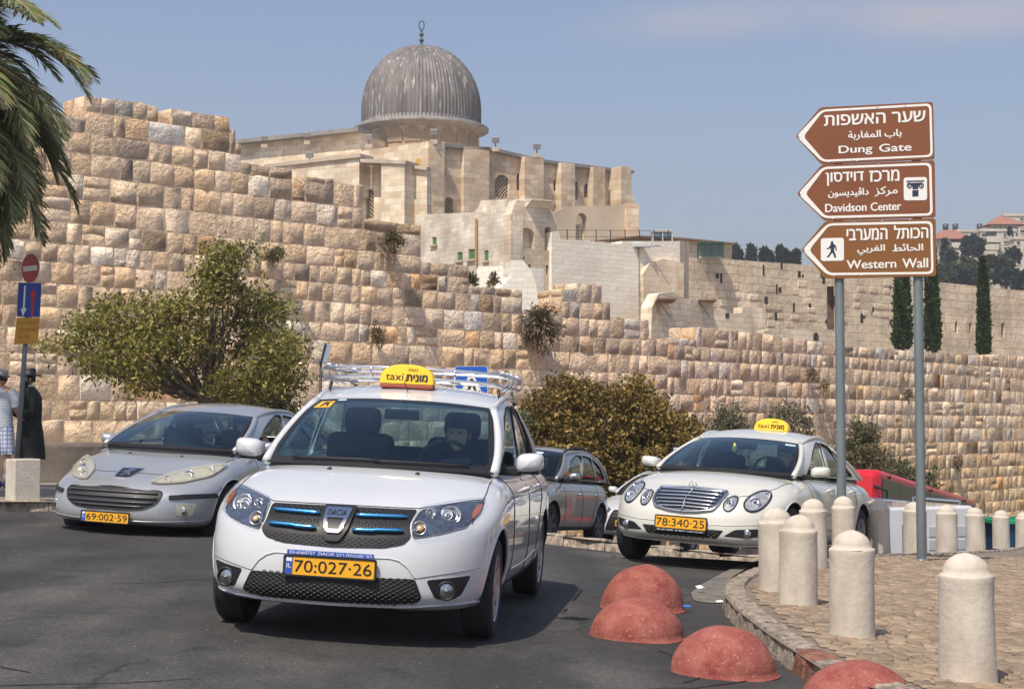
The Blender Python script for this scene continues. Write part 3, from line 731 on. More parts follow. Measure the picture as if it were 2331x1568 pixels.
# porch in front of the left facade, two arched windows with flanking piers
FP = Face(600, 119.5, 985, 112.5)
holesP = [arch(a, b, c, d, point=.2) for a, b, c, d in WL]
fplate('wall', FP, [(600, 700), (972, 700), (972, 386), (921, 380), (921, 372), (868, 372), (818, 366), (600, 382)], -.6, 0, m_mql, mosque, holesP)
for a, b, c, d in WL: window(FP, a, b, c, d, 0, mosque, deep=.5, point=.2)
seg(FP, 600, 818, 381, 356, .003, 1.2, 'buttress', m_mql, mosque, ybot=455)
seg(FP, 868, 921, 371, 373, .003, 1.3, 'buttress', m_mql, mosque)
for x0, x1, ya, yb in ((600, 820, 381, 356), (820, 923, 368, 372), (923, 971, 380, 386)):
    mb = MB(); z = 1.4 if x0 in (600,) else (1.45 if x0 == 820 else .3)
    a, b = FP.uv(x0, ya, z), FP.uv(x1, yb, z); M = FP.M()
    mb.add([M @ Vector(q) for q in ((a[0], a[1] - .05, -.3), (b[0], b[1] - .05, -.3), (b[0], b[1] + .2, -.3), (a[0], a[1] + .2, -.3), (a[0], a[1] - .05, z), (b[0], b[1] - .05, z), (b[0], b[1] + .2, z), (a[0], a[1] + .2, z))], [[0, 3, 2, 1], [4, 5, 6, 7], [0, 1, 5, 4], [3, 7, 6, 2], [0, 4, 7, 3], [1, 2, 6, 5]])
    mb.build('cornice', m_trim, mosque)
# flat roof bodies behind the facades
c0 = FR.P; cR = FR.Q; cL = FL.P
zt = on_plane(1000, 330, FR.P, FR.N).z - .4
block('roof_block', [c0 - FR.N * .7 + FR.A * .5, cR - FR.N * .7 - FR.A * .2, cR + Vector((-6, 22, 0)), cL + Vector((4, 22, 0)), cL - FL.N * .7 + FL.A * .3], 6, [zt, at(1430, 392, 131).z - .3, at(1430, 392, 131).z, at(610, 376, 128).z - .4, at(610, 376, 128).z - .4], m_mq, mosque)
# nave roof to the left of the dome
FN = Face(530, 146, 830, 141)
fplate('wall', FN, [(530, 430), (822, 430), (822, 303), (530, 331)], -8, 0, m_mql, mosque)
a, b = FN.uv(528, 330, 0), FN.uv(826, 300, 0); M = FN.M()
MB().add([M @ Vector(q) for q in ((a[0], a[1] - .1, -8), (b[0], b[1] - .1, -8), (b[0], b[1] + .25, -8), (a[0], a[1] + .25, -8), (a[0], a[1] - .1, .9), (b[0], b[1] - .1, .9), (b[0], b[1] + .25, .9), (a[0], a[1] + .25, .9))], [[0, 3, 2, 1], [4, 5, 6, 7], [0, 1, 5, 4], [3, 7, 6, 2], [0, 4, 7, 3], [1, 2, 6, 5]]).build('roof', m_slate, mosque)
for cx in (586, 622, 660): window(FN, cx - 8, cx + 8, 353, 369, .02, mosque, deep=.2)
# drum, brim, ribbed dome and finial
DC = at(957, 972, 150); DC.z = 0
zb = at(957, 300, 150).z; s_ = 150 / FPX
m_drum = ashlar('drum_ashlar', (.60, .44, .29), (.50, .36, .23), (.42, .31, .2), 1.0, .45, (1, 0), noise=.2)
r_dr = 129 * s_
NW = 16; prof = []
o = MB().lathe([(r_dr, zb - 6), (r_dr, zb)], 64).build('drum', m_drum, mosque, True); o.location = DC
for k in range(20):
    q = 2 * math.pi * (k + .5) / 20 - math.pi / 2 + .06
    if math.sin(q) > .3: continue
    P = DC + Vector((math.cos(q) * (r_dr + .03), math.sin(q) * (r_dr + .03), 0)); t = Vector((-math.sin(q), math.cos(q), 0)); nn = Vector((math.cos(q), math.sin(q), 0))
    M = frame(P, t, (0, 0, 1), nn); h0 = zb - 1.75
    e = empty('window'); e.parent = mosque
    ar = [(-.75, h0)] + [(.75, h0)] + [(.75 * math.cos(math.pi * i / 8), h0 + .5 + .85 * math.sin(math.pi * i / 8)) for i in range(9)]
    plate_obj('recess', ar, M, -.12, .04, mat('drum_window', (.33, .27, .2), .9), e); mb = MB()
    for i in range(-3, 4): mb.tube([M @ Vector((i * .22, h0, .06)), M @ Vector((i * .22, h0 + .5 + .8 * math.sqrt(max(0, 1 - (i / 3.6) ** 2)), .06))], .03, 4)
    for i in range(5): mb.tube([M @ Vector((-.7, h0 + i * .26, .06)), M @ Vector((.7, h0 + i * .26, .06))], .03, 4)
    tag(mb.build('lattice', m_lat, e), kind='stuff')
rb = 155 * s_; rd = 134.8 * s_
o = MB().lathe([(r_dr - .1, zb - .35), (rb - .5, zb - .1), (rb, zb + .02), (rb, zb + .22), (rb - .15, zb + .3), (rd + .05, zb + .42), (rd + .02, zb + .75), (rd - .3, zb + .8)], 96).build('brim', m_leadb, mosque, True); o.location = DC; sharp(o, 30)
# dome profile from the silhouette (half widths in survey pixels against height)
prof = [(133.8, 292), (134.6, 270), (134.6, 250), (133, 230), (129, 210), (122.5, 190), (113, 171), (101, 154), (86, 138), (69, 125), (51, 115.5), (33, 110), (16, 107), (3, 105)]
NR_ = 96; V, F = [], []
zs = [at(957, y, 150).z for _, y in prof]
z_lo = zs[0]; sub = 4
pr_ = []
for i in range(len(prof) - 1):
    for k in range(3): t = k / 3; pr_.append((prof[i][0] * (1 - t) + prof[i + 1][0] * t, zs[i] * (1 - t) + zs[i + 1] * t))
pr_.append((prof[-1][0], zs[-1])); n = NR_ * 4
for (r, z) in pr_:
    for k in range(n):
        ph = (k % 4); rr_ = r * s_; bumpr = (.13 if ph == 0 else (.045 if ph in (1, 3) else 0)) * min(1, rr_ / 2.2); q = 2 * math.pi * k / n
        V.append(((rr_ + bumpr) * math.cos(q), (rr_ + bumpr) * math.sin(q), z - .03))
for i in range(len(pr_) - 1):
    for k in range(n): F.append([i * n + k, i * n + (k + 1) % n, (i + 1) * n + (k + 1) % n, (i + 1) * n + k])
o = mobj('dome', V, F, m_lead, mosque, True); o.location = DC
f0 = zs[-1] - .05; px1 = s_
o = MB().lathe([(.32, f0 - .1), (.16, f0 + 4 * px1), (.09, f0 + 9 * px1), (.17, f0 + 11 * px1), (.25, f0 + 14 * px1), (.15, f0 + 17 * px1), (.08, f0 + 20 * px1), (.08, f0 + 23 * px1), (.18, f0 + 25 * px1), (.22, f0 + 28 * px1), (.12, f0 + 31 * px1), (.06, f0 + 34 * px1), (.14, f0 + 36 * px1), (.05, f0 + 39 * px1)], 16).build('finial', m_green, mosque, True); o.location = DC
mb = MB(); cz = f0 + 49 * px1
mb.tube([(.24 * math.sin(q) , 0, cz - .42 * math.cos(q)) for q in [2 * math.pi * k / 24 for k in range(25)]], .05, 6); o = mb.build('crescent', m_green, mosque, True); o.location = DC
# sloping stays casting the diagonal lines, a mihrab roundel and small floodlights on the roof edge
m_metal = mat('dull_metal', (.25, .26, .27), .5, metal=.5); m_white = mat('white_paint', (.75, .74, .70), .6)
fl_label = {(602, 331, 141): 'small floodlight on the nave roof edge, farthest from the dome', (699, 323, 141): 'small floodlight on the nave roof edge, nearer the dome', (1128, 338, 118.5): 'small floodlight on the mosque roof edge just right of the dome', (1222, 352, 122): 'small floodlight on the mosque roof edge well right of the dome', (988, 321, 117): 'round floodlight on the mosque corner under the dome brim', (840, 331, 127): 'white floodlight on the low roof at the foot of the dome', (705, 372, 119): 'small floodlight on a white block over the porch'}
for (x, y, Y), lb in fl_label.items():
    p = at(x, y, Y); e = empty('floodlight', p); tag(e, lb, 'floodlight', 'floodlights along the mosque roof')
    MB().box(-.26, -.2, -.25, .26, .2, .06).build('plinth', m_trim, e); MB().tube([(0, 0, .1), (0, 0, .55)], .05, 6).build('bracket', m_metal, e)
    MB().box(-.28, -.15, .4, .28, .2, .85, Matrix.Rotation(.3, 4, 'X'), bev=.05).build('lamp_head', mat('lamp_grey', (.3, .3, .3), .4), e)
# yellow roundel window by the corner
p = FL.uv(952, 371, .1); mb = MB(); M = FL.M()
plate_obj('roundel', [(p[0] + .35 * math.cos(q), p[1] + .35 * math.sin(q)) for q in [k * math.pi / 8 for k in range(16)]], M, 0, .1, mat('ochre', (.6, .36, .08), .7), mosque)

# ------------------------------------------------------------------ the old stone house below the mosque
m_h1 = ashlar('house_rubble', (.80, .72, .60), (.62, .54, .43), (.55, .47, .37), .5, .25, (.9, -.4), stain=(.40, .35, .29), noise=.3)
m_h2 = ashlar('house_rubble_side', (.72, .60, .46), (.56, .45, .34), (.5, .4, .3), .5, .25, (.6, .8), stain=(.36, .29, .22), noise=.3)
m_gs = mat('green_shutter', (.08, .18, .045), .6)
house = empty('stone_house'); tag(house, 'pale rubble stone house with small green shutters and arched niches below the mosque', 'house')
HF = Face(946, 93, 1164, 84); HR = Face(1163.6, 84, 1268, 85.6)
shut = [(983.5, 994, 540, 558.5), (1041, 1053, 574, 594.5), (1066, 1086, 567, 592), (1102.7, 1112, 570, 594.5)]
fplate('wall', HF, [(946, 760), (1163.8, 760), (1163.8, 489), (1150, 486), (1100, 484), (1060, 484), (1000, 487), (946, 489)], -.7, 0, m_h1, house, [[(a, d), (b, d), (b, c), (a, c)] for a, b, c, d in shut])
nic = [(1178, 1217, 518, 566), (1240, 1255, 516, 570), (1191, 1195, 585, 590), (1203, 1208, 602, 613), (1243, 1248, 604, 625)]
fplate('wall', HR, [(1163.6, 760), (1262, 760), (1259, 700), (1264, 640), (1260, 590), (1266, 540), (1268, 512), (1258, 480), (1230, 468), (1205, 460), (1176, 455), (1163.6, 487)], -.7, 0, m_h2, house,
       [arch(*nic[0], point=.05), arch(*nic[1], point=.2)] + [[(a, d), (b, d), (b, c), (a, c)] for a, b, c, d in nic[2:]])
for i, (a, b, c, d) in enumerate(nic): window(HR, a, b, c, d, 0, house, rnd=i < 2, lat=False, deep=.65 if i else .62, back=m_h2 if i == 0 else m_dark)
for a, b, c, d in shut:
    o = empty('window'); o.parent = house; fplate('shutter', HF, [(a, d), (b, d), (b, c), (a, c)], -.2, -.06, m_gs, o)
    mb = MB(); M = HF.M(); u0, z0 = HF.uv(a, d); u1, z1 = HF.uv(b, c)
    mb.tube([M @ Vector(((u0 + u1) / 2, z0, -.16)), M @ Vector(((u0 + u1) / 2, z1, -.16))], .02, 4); mb.box(u0 - .1, -0.0, 0, u1 + .1, .1, .14, M @ Matrix.Translation((0, z0 - .1, 0))); mb.build('sill', m_trim, o)
u, z0 = HF.uv(1088, 606); z1 = HF.uv(1088, 499)[1]; M = HF.M()
MB().tube([M @ Vector((u, z0, .12)), M @ Vector((u, z1, .12))], .07, 8).build('drainpipe', mat('pipe_rust', (.40, .25, .13), .8), house)
# stepped upper storey with a broken parapet
fplate('upper_wall', HF, [(1050, 500), (1163, 500), (1163, 470), (1176, 452), (1176, 449), (1120, 451), (1062, 454), (1056, 470), (1046, 480)], -2.2, -.9, m_h1, house)
hp = HR.Q; block('rear_block', [HF.P - HF.N * .75 + HF.A * .1, HF.Q - HF.N * .8 - HF.A * .3, HR.Q - HR.N * .8, HR.Q + Vector((-4, 6, 0)), HF.P + Vector((2, 6, 0))], 2, [at(946, 490, 93).z - .2, at(1163, 488, 84).z, at(1262, 490, 85.6).z, at(1262, 490, 85.6).z, at(946, 490, 93).z - .2], m_h1, house)
# low whitewashed annexe and sloping buttress
m_wh = ashlar('white_ashlar_small', (.92, .87, .76), (.84, .77, .65), (.72, .65, .54), .5, .26, (.9, .2), noise=.12)
annex = empty('stone_annexe'); tag(annex, 'small white stone annexe with a sloping buttress below the old house', 'annexe')
AF = Face(1089, 80, 1166, 78); fplate('wall', AF, [(1085, 760), (1166, 760), (1166, 606), (1089, 606), (1085, 615)], -2, 0, m_wh, annex)
AB = Face(1140, 76, 1232, 76.5); fplate('buttress', AB, [(1120, 760), (1232, 760), (1228, 690), (1218, 640), (1210, 616), (1190, 592), (1165, 592), (1165, 628), (1150, 645), (1138, 655)], -1.6, 0, m_wh, annex)

# ------------------------------------------------------------------ rendered block with a pointed arch
m_pl = mat('plaster', (.42, .34, .25), .95, c2=(.55, .46, .35), scale=.35, detail=8, contrast=(.3, .65), bump=.4, bscale=1.5, coords='World')
pb = empty('plastered_block'); tag(pb, 'low brown plastered building with one pointed arch below the mosque windows', 'building')
PF_ = Face(1260, 104, 1450, 106)
fplate('wall', PF_, [(1255, 620), (1422, 620), (1422, 467), (1290, 470), (1264, 482), (1255, 500)], -.8, 0, m_pl, pb, [arch(1310.5, 1336, 485, 560, point=.25)])
fplate('pier', PF_, [(1422, 620), (1449, 620), (1449, 467), (1438, 464), (1422, 464)], -.8, .35, m_mq, pb)
fplate('back_wall', PF_, [(1256, 620), (1430, 620), (1430, 475), (1256, 480)], -3, -2.2, m_pl, pb)
fplate('doorway_pier', PF_, [(1325, 620), (1336, 620), (1336, 508), (1325, 508)], -1.2, -.5, m_mql, pb)
# ------------------------------------------------------------------ tall white ashlar wall and what stands on it
m_wa = ashlar('white_ashlar', (.93, .87, .75), (.86, .77, .63), (.72, .64, .52), .95, .24, (.97, .2), noise=.1)
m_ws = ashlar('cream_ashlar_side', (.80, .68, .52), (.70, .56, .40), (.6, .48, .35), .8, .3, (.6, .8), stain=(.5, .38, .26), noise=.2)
ww = empty('white_ashlar_wall'); tag(ww, 'tall clean white ashlar wall right of the old stone house', 'wall')
WF = Face(1258, 85.2, 1548, 91)
fplate('wall', WF, [(1255, 800), (1548, 800), (1548, 549), (1416, 549), (1416, 555), (1376, 555), (1376, 551), (1343, 551), (1343, 547), (1296, 546), (1276, 546), (1272, 526), (1256, 528)], -1, 0, m_wa, ww)
fplate('rough_patch', WF, [(1455, 800), (1548, 800), (1548, 600), (1500, 590), (1470, 600), (1455, 625), (1458, 700)], .003, .3, m_ws, ww)
WS = Face(1548, 91, 1568, 97); fplate('return_wall', WS, [(1548, 800), (1568, 800), (1568, 551), (1548, 549)], -1, 0, m_ws, ww)
mb = MB(); M = WF.M()
for x in range(1272, 1548, 33):
    u, z = WF.uv(x, 556); mb.tube([M @ Vector((u, z, -.5)), M @ Vector((u, z + .85, -.5))], .03, 5)
for dz in (.45, .8):
    a, b = WF.uv(1272, 556), WF.uv(1547, 556); mb.tube([M @ Vector((a[0], a[1] + dz, -.5)), M @ Vector((b[0], b[1] + dz, -.5))], .012, 4)
tag(mb.build('iron_railing', mat('black_iron', (.03, .03, .03), .5)), 'thin black iron railing along the top of the white ashlar wall', 'railing')
u, z = WF.uv(1456, 560); e = empty('floodlight', M @ Vector((u, z, .2))); tag(e, 'flat grey floodlight bracketed to the white ashlar wall', 'floodlight')
MB().box(-.5, -.25, -.1, .5, .25, .12, bev=.03).build('lamp_head', mat('lamp_pale', (.5, .52, .54), .4), e); MB().tube([(-2.4, 0, -.45), (0, 0, -.1), (1.0, 0, 0)], .03, 5).build('bracket', m_metal, e)
MB().tube([M @ Vector((WF.uv(1453, 560)[0], WF.uv(1453, 560)[1], .04)), M @ Vector((WF.uv(1455, 740)[0], WF.uv(1455, 740)[1], .04))], .025, 5).build('cable', mat('cable_grey', (.25, .23, .2), .8), ww)
# glazed guard hut on the white wall
p = at(1507, 554, 94); e = empty('guard_hut', p); tag(e, 'grey glazed guard hut on top of the white wall', 'hut')
hut_gl = glassmat('hut_glass', (.55, .62, .66))
MB().box(-.62, -.5, .62, .62, .5, .74).build('roof', mat('hut_grey', (.5, .5, .5), .6), e)
for x in (-.55, 0, .55):
    for y in (-.42, .42): MB().box(x - .03, y - .03, -.1, x + .03, y + .03, .62).build('post', MATS['hut_grey'], e)
MB().box(-.52, -.4, 0, .52, -.38, .6).build('pane', hut_gl, e)

# ------------------------------------------------------------------ long far wall of the esplanade
m_tw = ashlar('far_wall_ashlar', (.84, .70, .52), (.74, .58, .41), (.60, .47, .33), 1.25, .55, (.93, .36), stain=(.48, .35, .23), noise=.28, bump=.6)
fw = empty('esplanade_wall'); tag(fw, 'long far golden stone wall with four narrow arched windows behind the cypresses', 'wall')
TF = Face(1560, 100, 2420, 126)
ow_ = [(2139, 2147.5, 731, 754), (2173.5, 2180.5, 731, 757), (2205.5, 2212, 733, 758), (2279, 2287, 734, 767)]
fplate('wall', TF, [(1560, 900), (2420, 900), (2420, 668), (2331, 662), (2133, 642), (1849, 605), (1800, 600), (1720, 595), (1666, 591), (1623, 587), (1600, 590), (1560, 585)], -1.2, 0, m_tw, fw, [arch(a, b, c, d, point=.6) for a, b, c, d in ow_])
for i, (a, b, c, d) in enumerate(ow_):
    window(TF, a, b, c, d, 0, fw, lat=False, deep=.35, point=.6, back=mat('window_green', (.05, .14, .05), .6) if i == 0 else mat('window_grey', (.07, .075, .085), .5))
# individual projecting blocks and holes on the rough stretch
rr = random.Random(4); m_tb = mat('proud_block', (.78, .63, .46), .9, c2=(.68, .53, .38), scale=1, bump=.5, coords='World'); M = TF.M()
for k in range(60):
    x = rr.uniform(1625, 2030); y = rr.uniform(650, 745); u, z = TF.uv(x, y); z = round(z / .55) * .55
    w_ = rr.uniform(.4, .9); h = rr.uniform(.25, .42); d = rr.uniform(.015, .06)
    MB().box(u, z + .02, -.1, u + w_, z + .02 + h, d, M, bev=.04).build('stone', m_tw, fw)
for k in range(34):
    x = rr.uniform(1600, 2030); y = rr.uniform(610, 750); u, z = TF.uv(x, y); MB().box(u, z, -.1, u + rr.uniform(.15, .3), z + rr.uniform(.2, .7), .015, M).build('putlog_hole', m_dark, fw)
# terrace ruins in front of it
m_ru = ashlar('ruin_ashlar', (.84, .73, .58), (.70, .57, .42), (.5, .4, .3), .7, .32, (.95, .3), stain=(.46, .36, .26), noise=.25)
ru = empty('ruined_terrace'); tag(ru, 'broken pale stone terraces between the city wall and the esplanade wall', 'ruin')
for n_, F_, P_ in (('wall', Face(1480, 86, 1640, 92), [(1480, 830), (1626, 830), (1625, 690), (1560, 680), (1530, 665), (1500, 668), (1484, 700)]), ('wall', Face(1600, 92, 1760, 96), [(1600, 830), (1743, 830), (1743, 700), (1690, 699), (1690, 712), (1625, 716), (1600, 720)]),
                   ('wall', Face(1740, 94, 1960, 99), [(1740, 830), (1950, 830), (1950, 772), (1934, 770), (1934, 757), (1870, 754), (1830, 748), (1763, 748), (1740, 752)])):
    fplate(n_, F_, P_, -.7, 0, m_ru, ru)
FA = Face(1740, 94, 1960, 99); window(FA, 1852, 1863, 757, 775, .02, ru, lat=False, deep=.0); window(Face(1600, 92, 1760, 96), 1652, 1660, 713, 724, .02, ru, rnd=False, lat=False, deep=0)
# roof walkway building with the green kiosk
rb_ = empty('flat_roofed_building'); tag(rb_, 'low cream building with a thin brown roof on the corner of the far wall', 'building')
BF = Face(1548, 104, 1668, 108); fplate('wall', BF, [(1548, 600), (1666, 600), (1666, 556), (1600, 549), (1548, 545)], -3, 0, m_tw, rb_); fplate('roof', BF, [(1440, 540), (1440, 537), (1500, 539), (1560, 543), (1668, 554), (1668, 557), (1560, 547)], -3.2, .3, mat('brown_roof', (.30, .2, .12), .8), rb_)
p = at(1618, 587, 101); k_ = empty('green_kiosk', p, -.15); tag(k_, 'small green framed glass kiosk on the corner of the far wall', 'kiosk')
mg = mat('dark_green_paint', (.012, .07, .04), .5)
MB().box(-.82, -.55, .84, .82, .55, .94).build('roof', mg, k_)
for x in (-.8, -.45, -.1, .3, .76):
    MB().box(x - .035, -.52, 0, x + .035, -.45, .84).build('post', mg, k_)
for x in (-.8, .76): MB().box(x - .035, .45, 0, x + .035, .52, .84).build('post', mg, k_)
MB().box(-.78, -.49, .05, .74, -.47, .8).build('pane', hut_gl, k_); MB().box(-.78, .47, .05, .74, .49, .8).build('back_panel', mat('kiosk_cream', (.6, .58, .5), .7), k_)
# small platforms on brackets and rails on the corner of the tower
for i, (x, y, lb) in enumerate(((1518, 681, 'rusty flat platform bracketed on the white wall, the nearer one'), (1610, 684, 'rusty flat platform bracketed on the wall under the kiosk'))):
    p = at(x, y, 85 + i * 5); e = empty('metal_platform', p); tag(e, lb, 'platform', 'rusty platforms bracketed on the far tower')
    MB().box(-.5, -.4, -.04, .5, 2.5, .04).build('deck', mat('rust', (.2, .12, .07), .8), e); mb = MB(); mb.tube([(-.5, 0, 0), (.2, .5, -.9)], .03, 4); mb.build('bracket', MATS['rust'], e)

# ------------------------------------------------------------------ hillside with houses far behind
m_hill = mat('hill_scrub', (.10, .115, .06), .95, c2=(.24, .2, .14), scale=.03, detail=8, contrast=(.45, .6), coords='World')
def hz(x, y):
    t = smooth01((y - 190) / 130); r = smooth01((x - 45) / 50); return -8 + t * r * (36 + (x - 80) * .12)
sheet('hill', [30 + 8 * i for i in range(40)], [150 + 10 * i for i in range(32)], lambda x, y: hz(x, y) + 1.3 * math.sin(x * .13) * math.sin(y * .11), m_hill)
m_hw = mat('house_stone', (.62, .56, .48), .9, c2=(.54, .48, .40), scale=.3, coords='World'); m_rt = mat('red_roof_tiles', (.36, .16, .11), .85, c2=(.30, .14, .10), scale=1, coords='World')  # tile red lightened and greyed: distance haze put into the colour
m_wd = mat('far_window', (.05, .05, .055), .4); m_sh = mat('far_shutter', (.32, .32, .3), .7)
def far_house(px0, px1, py0, py1, Y, label, rows, cols, roof=None, seed=0, balcony=(), turn=.0):
    a = at(px0, py1, Y); b = at(px1, py0, Y); W_ = b.x - a.x; H_ = b.z - a.z; e = empty('hillside_house', ((a.x + b.x) / 2, Y, a.z), turn); tag(e, label, 'house', 'pale houses on the far hillside')
    D = W_ * .7; MB().box(-W_ / 2, 0, -12, W_ / 2, D, H_).build('wall', m_hw, e); rr = random.Random(seed)
    cw = W_ / cols; ch = H_ / rows
    for r in range(rows):
        for c in range(cols):
            if rr.random() < .12: continue
            x = -W_ / 2 + cw * (c + .5) + rr.uniform(-.1, .1) * cw; z = ch * (r + .45); wd = cw * rr.uniform(.16, .3); hh = ch * rr.uniform(.18, .26)
            w_ = MB().box(x - wd, -.02, z - hh, x + wd, .15, z + hh).build('window', m_wd, e); MB().box(x - wd - .1, -.12, z - hh - .15, x + wd + .1, .02, z - hh).build('sill', m_hw, w_)
    for (u0, u1, v) in balcony:
        MB().box(-W_ / 2 + W_ * u0, -1.6, H_ * v, -W_ / 2 + W_ * u1, .0, H_ * v + .25).build('balcony_slab', m_hw, e); MB().box(-W_ / 2 + W_ * u0, -1.6, H_ * v + .25, -W_ / 2 + W_ * u1, -1.45, H_ * v + 1.1).build('balcony_wall', m_hw, e)
        MB().box(-W_ / 2 + W_ * u0 + .3, -.05, H_ * v + .25, -W_ / 2 + W_ * u1 - .3, .05, H_ * v + 2.2).build('balcony_opening', m_wd, e)
    if roof: 
        o_ = 1.2; MB().add([(-W_ / 2 - o_, -o_, H_), (W_ / 2 + o_, -o_, H_), (W_ / 2 + o_, D + o_, H_), (-W_ / 2 - o_, D + o_, H_), (-W_ / 5, D / 2, H_ + roof), (W_ / 5, D / 2, H_ + roof)], [[3, 2, 1, 0], [0, 1, 5, 4], [1, 2, 5], [2, 3, 4, 5], [3, 0, 4]]).build('roof', m_rt, e)
    else:
        MB().box(-W_ / 2 - .2, -.2, H_, W_ / 2 + .2, D + .2, H_ + .5).build('parapet', m_hw, e)
        for k in range(3): MB().tube([(rr.uniform(-.3, .3) * W_, D * .3, H_ + .4), (rr.uniform(-.3, .3) * W_, D * .3, H_ + .4)], .3).build('water_tank', m_wd, e).location = (0, 0, 0) if False else (0, 0, 0)
    return e
def tank(e, x, y, z):
    MB().lathe([(0, 0), (.6, 0), (.6, 1.5), (0, 1.5)], 10).build('water_tank', m_wd, e, True).location = (x, y, z)
h1 = far_house(2133, 2201, 545, 604, 300, 'cream hillside house with a broad red tiled roof next to the sign board edge', 3, 4, 2.0, 1, ((.42, .85, .32), (.42, .85, .62)))
h2 = far_house(2180, 2233, 528, 560, 330, 'low flat roofed house behind the red roofed one on the hillside', 2, 4, None, 2)
h3 = far_house(2233, 2312, 527, 590, 300, 'big terraced pale house with dark balconies on the hillside', 4, 5, None, 3, ((.0, .4, .05), (.05, .45, .3), (.1, .5, .58)))
h4 = far_house(2260, 2318, 512, 560, 318, 'hillside house with a red roof above the terraced balconies', 3, 5, 1.8, 4)
h5 = far_house(2288, 2350, 492, 560, 330, 'tallest flat roofed house at the very edge of the hillside', 5, 4, None, 5)
h6 = far_house(2310, 2380, 545, 606, 292, 'lower pale house at the right edge of the hillside', 4, 4, None, 6)
h7 = far_house(2246, 2265, 615, 655, 262, 'small ruined cream house among dark trees low on the hillside', 2, 1, None, 7)
for x, y in ((-4, 3), (-2, 3), (3, 3)): tank(h2, x, y, (at(0, 528, 330).z - at(0, 560, 330).z) + .5)
# ------------------------------------------------------------------ trees, shrubs and tufts
def leafmat(name, c1, c2, rough=.6):
    if name in MATS: return MATS[name]
    m = mat(name, (1, 1, 1), rough, attr=True); N = m.node_tree.nodes; L = m.node_tree.links; p = N['Principled BSDF']
    t = N.new('ShaderNodeBsdfTranslucent'); mx = N.new('ShaderNodeMixShader'); mx.inputs[0].default_value = .3
    vc = [n for n in N if n.type == 'VERTEX_COLOR'][0]; L.new(vc.outputs[0], t.inputs[0]); L.new(p.outputs[0], mx.inputs[1]); L.new(t.outputs[0], mx.inputs[2])
    L.new(mx.outputs[0], [n for n in N if n.type == 'OUTPUT_MATERIAL'][0].inputs[0]); return m
m_leaf = leafmat('leaf', 0, 0)
m_bark = mat('bark', (.13, .10, .075), .95, c2=(.22, .18, .14), scale=6, bump=.8, coords='Object', stretch=(1, 1, .25))
def leaves(name, pts, size, cols, parent, elong=2.2, droop=0, rng=NR, dirs=None, aniso=(1, 1, 1), kind=None):
    """one folded lozenge per point"""
    n = len(pts); pts = np.asarray(pts); d = rng.normal(size=(n, 3)) * np.array(aniso)
    if dirs is not None: d = d * .6 + dirs
    d[:, 2] -= droop; d /= np.linalg.norm(d, axis=1)[:, None] + 1e-9
    a = rng.normal(size=(n, 3)); s = np.cross(d, a); s /= np.linalg.norm(s, axis=1)[:, None] + 1e-9
    L = size * rng.uniform(.6, 1.3, n)[:, None]; W_ = L / elong
    nn = np.cross(d, s)
    V = np.stack([pts, pts + d * L * .5 + s * W_ * .5 + nn * W_ * .12, pts + d * L, pts + d * L * .5 - s * W_ * .5 + nn * W_ * .12], 1).reshape(-1, 3)
    F = np.arange(4 * n).reshape(n, 4); C = np.repeat(np.asarray(cols), 4, axis=0)
    o = fastmesh(name, V, F, m_leaf, parent, False, C)
    return o
def pick(rng, pal, n, jit=.15):
    pal = np.array(pal); c = pal[rng.integers(0, len(pal), n)]; return c * rng.uniform(1 - jit, 1 + jit, (n, 1))
def limb(mb, p, q, r0, r1, rr, n=6, bend=.12):
    p, q = Vector(p), Vector(q); L = (q - p).length; P = []
    for i in range(n): t = i / (n - 1); w_ = Vector((rr.uniform(-1, 1), rr.uniform(-1, 1), rr.uniform(-1, 1))) * L * bend * .3 * (0 < i < n - 1); P.append(p.lerp(q, t) + w_)
    mb.tube(P, [r0 + (r1 - r0) * i / (n - 1) for i in range(n)], 7); return P

# spreading tree in front of the wall: clumps read off its outline
T = plan(462, 27.5); T.z = gz(T.x, T.y) + .1
tree = empty('spreading_tree', T); tag(tree, 'spreading olive green tree with thin sprays of leaves in front of the tall city wall', 'tree')
rr = random.Random(31); rng = np.random.default_rng(31)
CL = [(120, 790, 22, 14), (160, 760, 34, 22), (185, 800, 34, 24), (215, 735, 40, 26), (235, 770, 60, 40), (230, 835, 45, 32), (255, 700, 30, 20), (280, 840, 60, 40), (300, 760, 66, 52), (330, 870, 40, 24), (345, 800, 70, 50), (360, 720, 50, 30), (335, 690, 36, 22), (400, 700, 46, 34), (410, 780, 66, 52), (400, 850, 60, 34), (455, 670, 46, 40),
      (470, 740, 60, 50), (480, 810, 60, 40), (490, 640, 40, 36), (505, 600, 34, 30), (545, 585, 40, 26), (500, 570, 26, 14), (520, 640, 40, 30), (480, 610, 26, 20), (540, 700, 50, 40), (550, 770, 56, 44), (560, 850, 56, 44), (600, 690, 40, 36), (610, 740, 50, 40), (620, 810, 54, 46), (600, 880, 46, 40), (635, 700, 30, 24), (650, 770, 32, 36), (655, 840, 28, 34), (640, 890, 24, 20), (545, 900, 40, 26), (510, 870, 40, 26), (260, 690, 18, 12), (165, 730, 26, 10)]
mb = MB(); fork = Vector((.05, 0, 1.35)); base = [(-.02, 0, -.1), (0, 0, .5), (.03, .02, 1.0), (.05, 0, 1.4)]
mb.tube(base, [.21, .17, .15, .14], 10)
pts = []; cols = []; PAL = [(.18, .18, .032), (.25, .23, .045), (.29, .25, .06), (.10, .115, .022), (.36, .30, .09), (.07, .08, .018), (.19, .14, .04)]
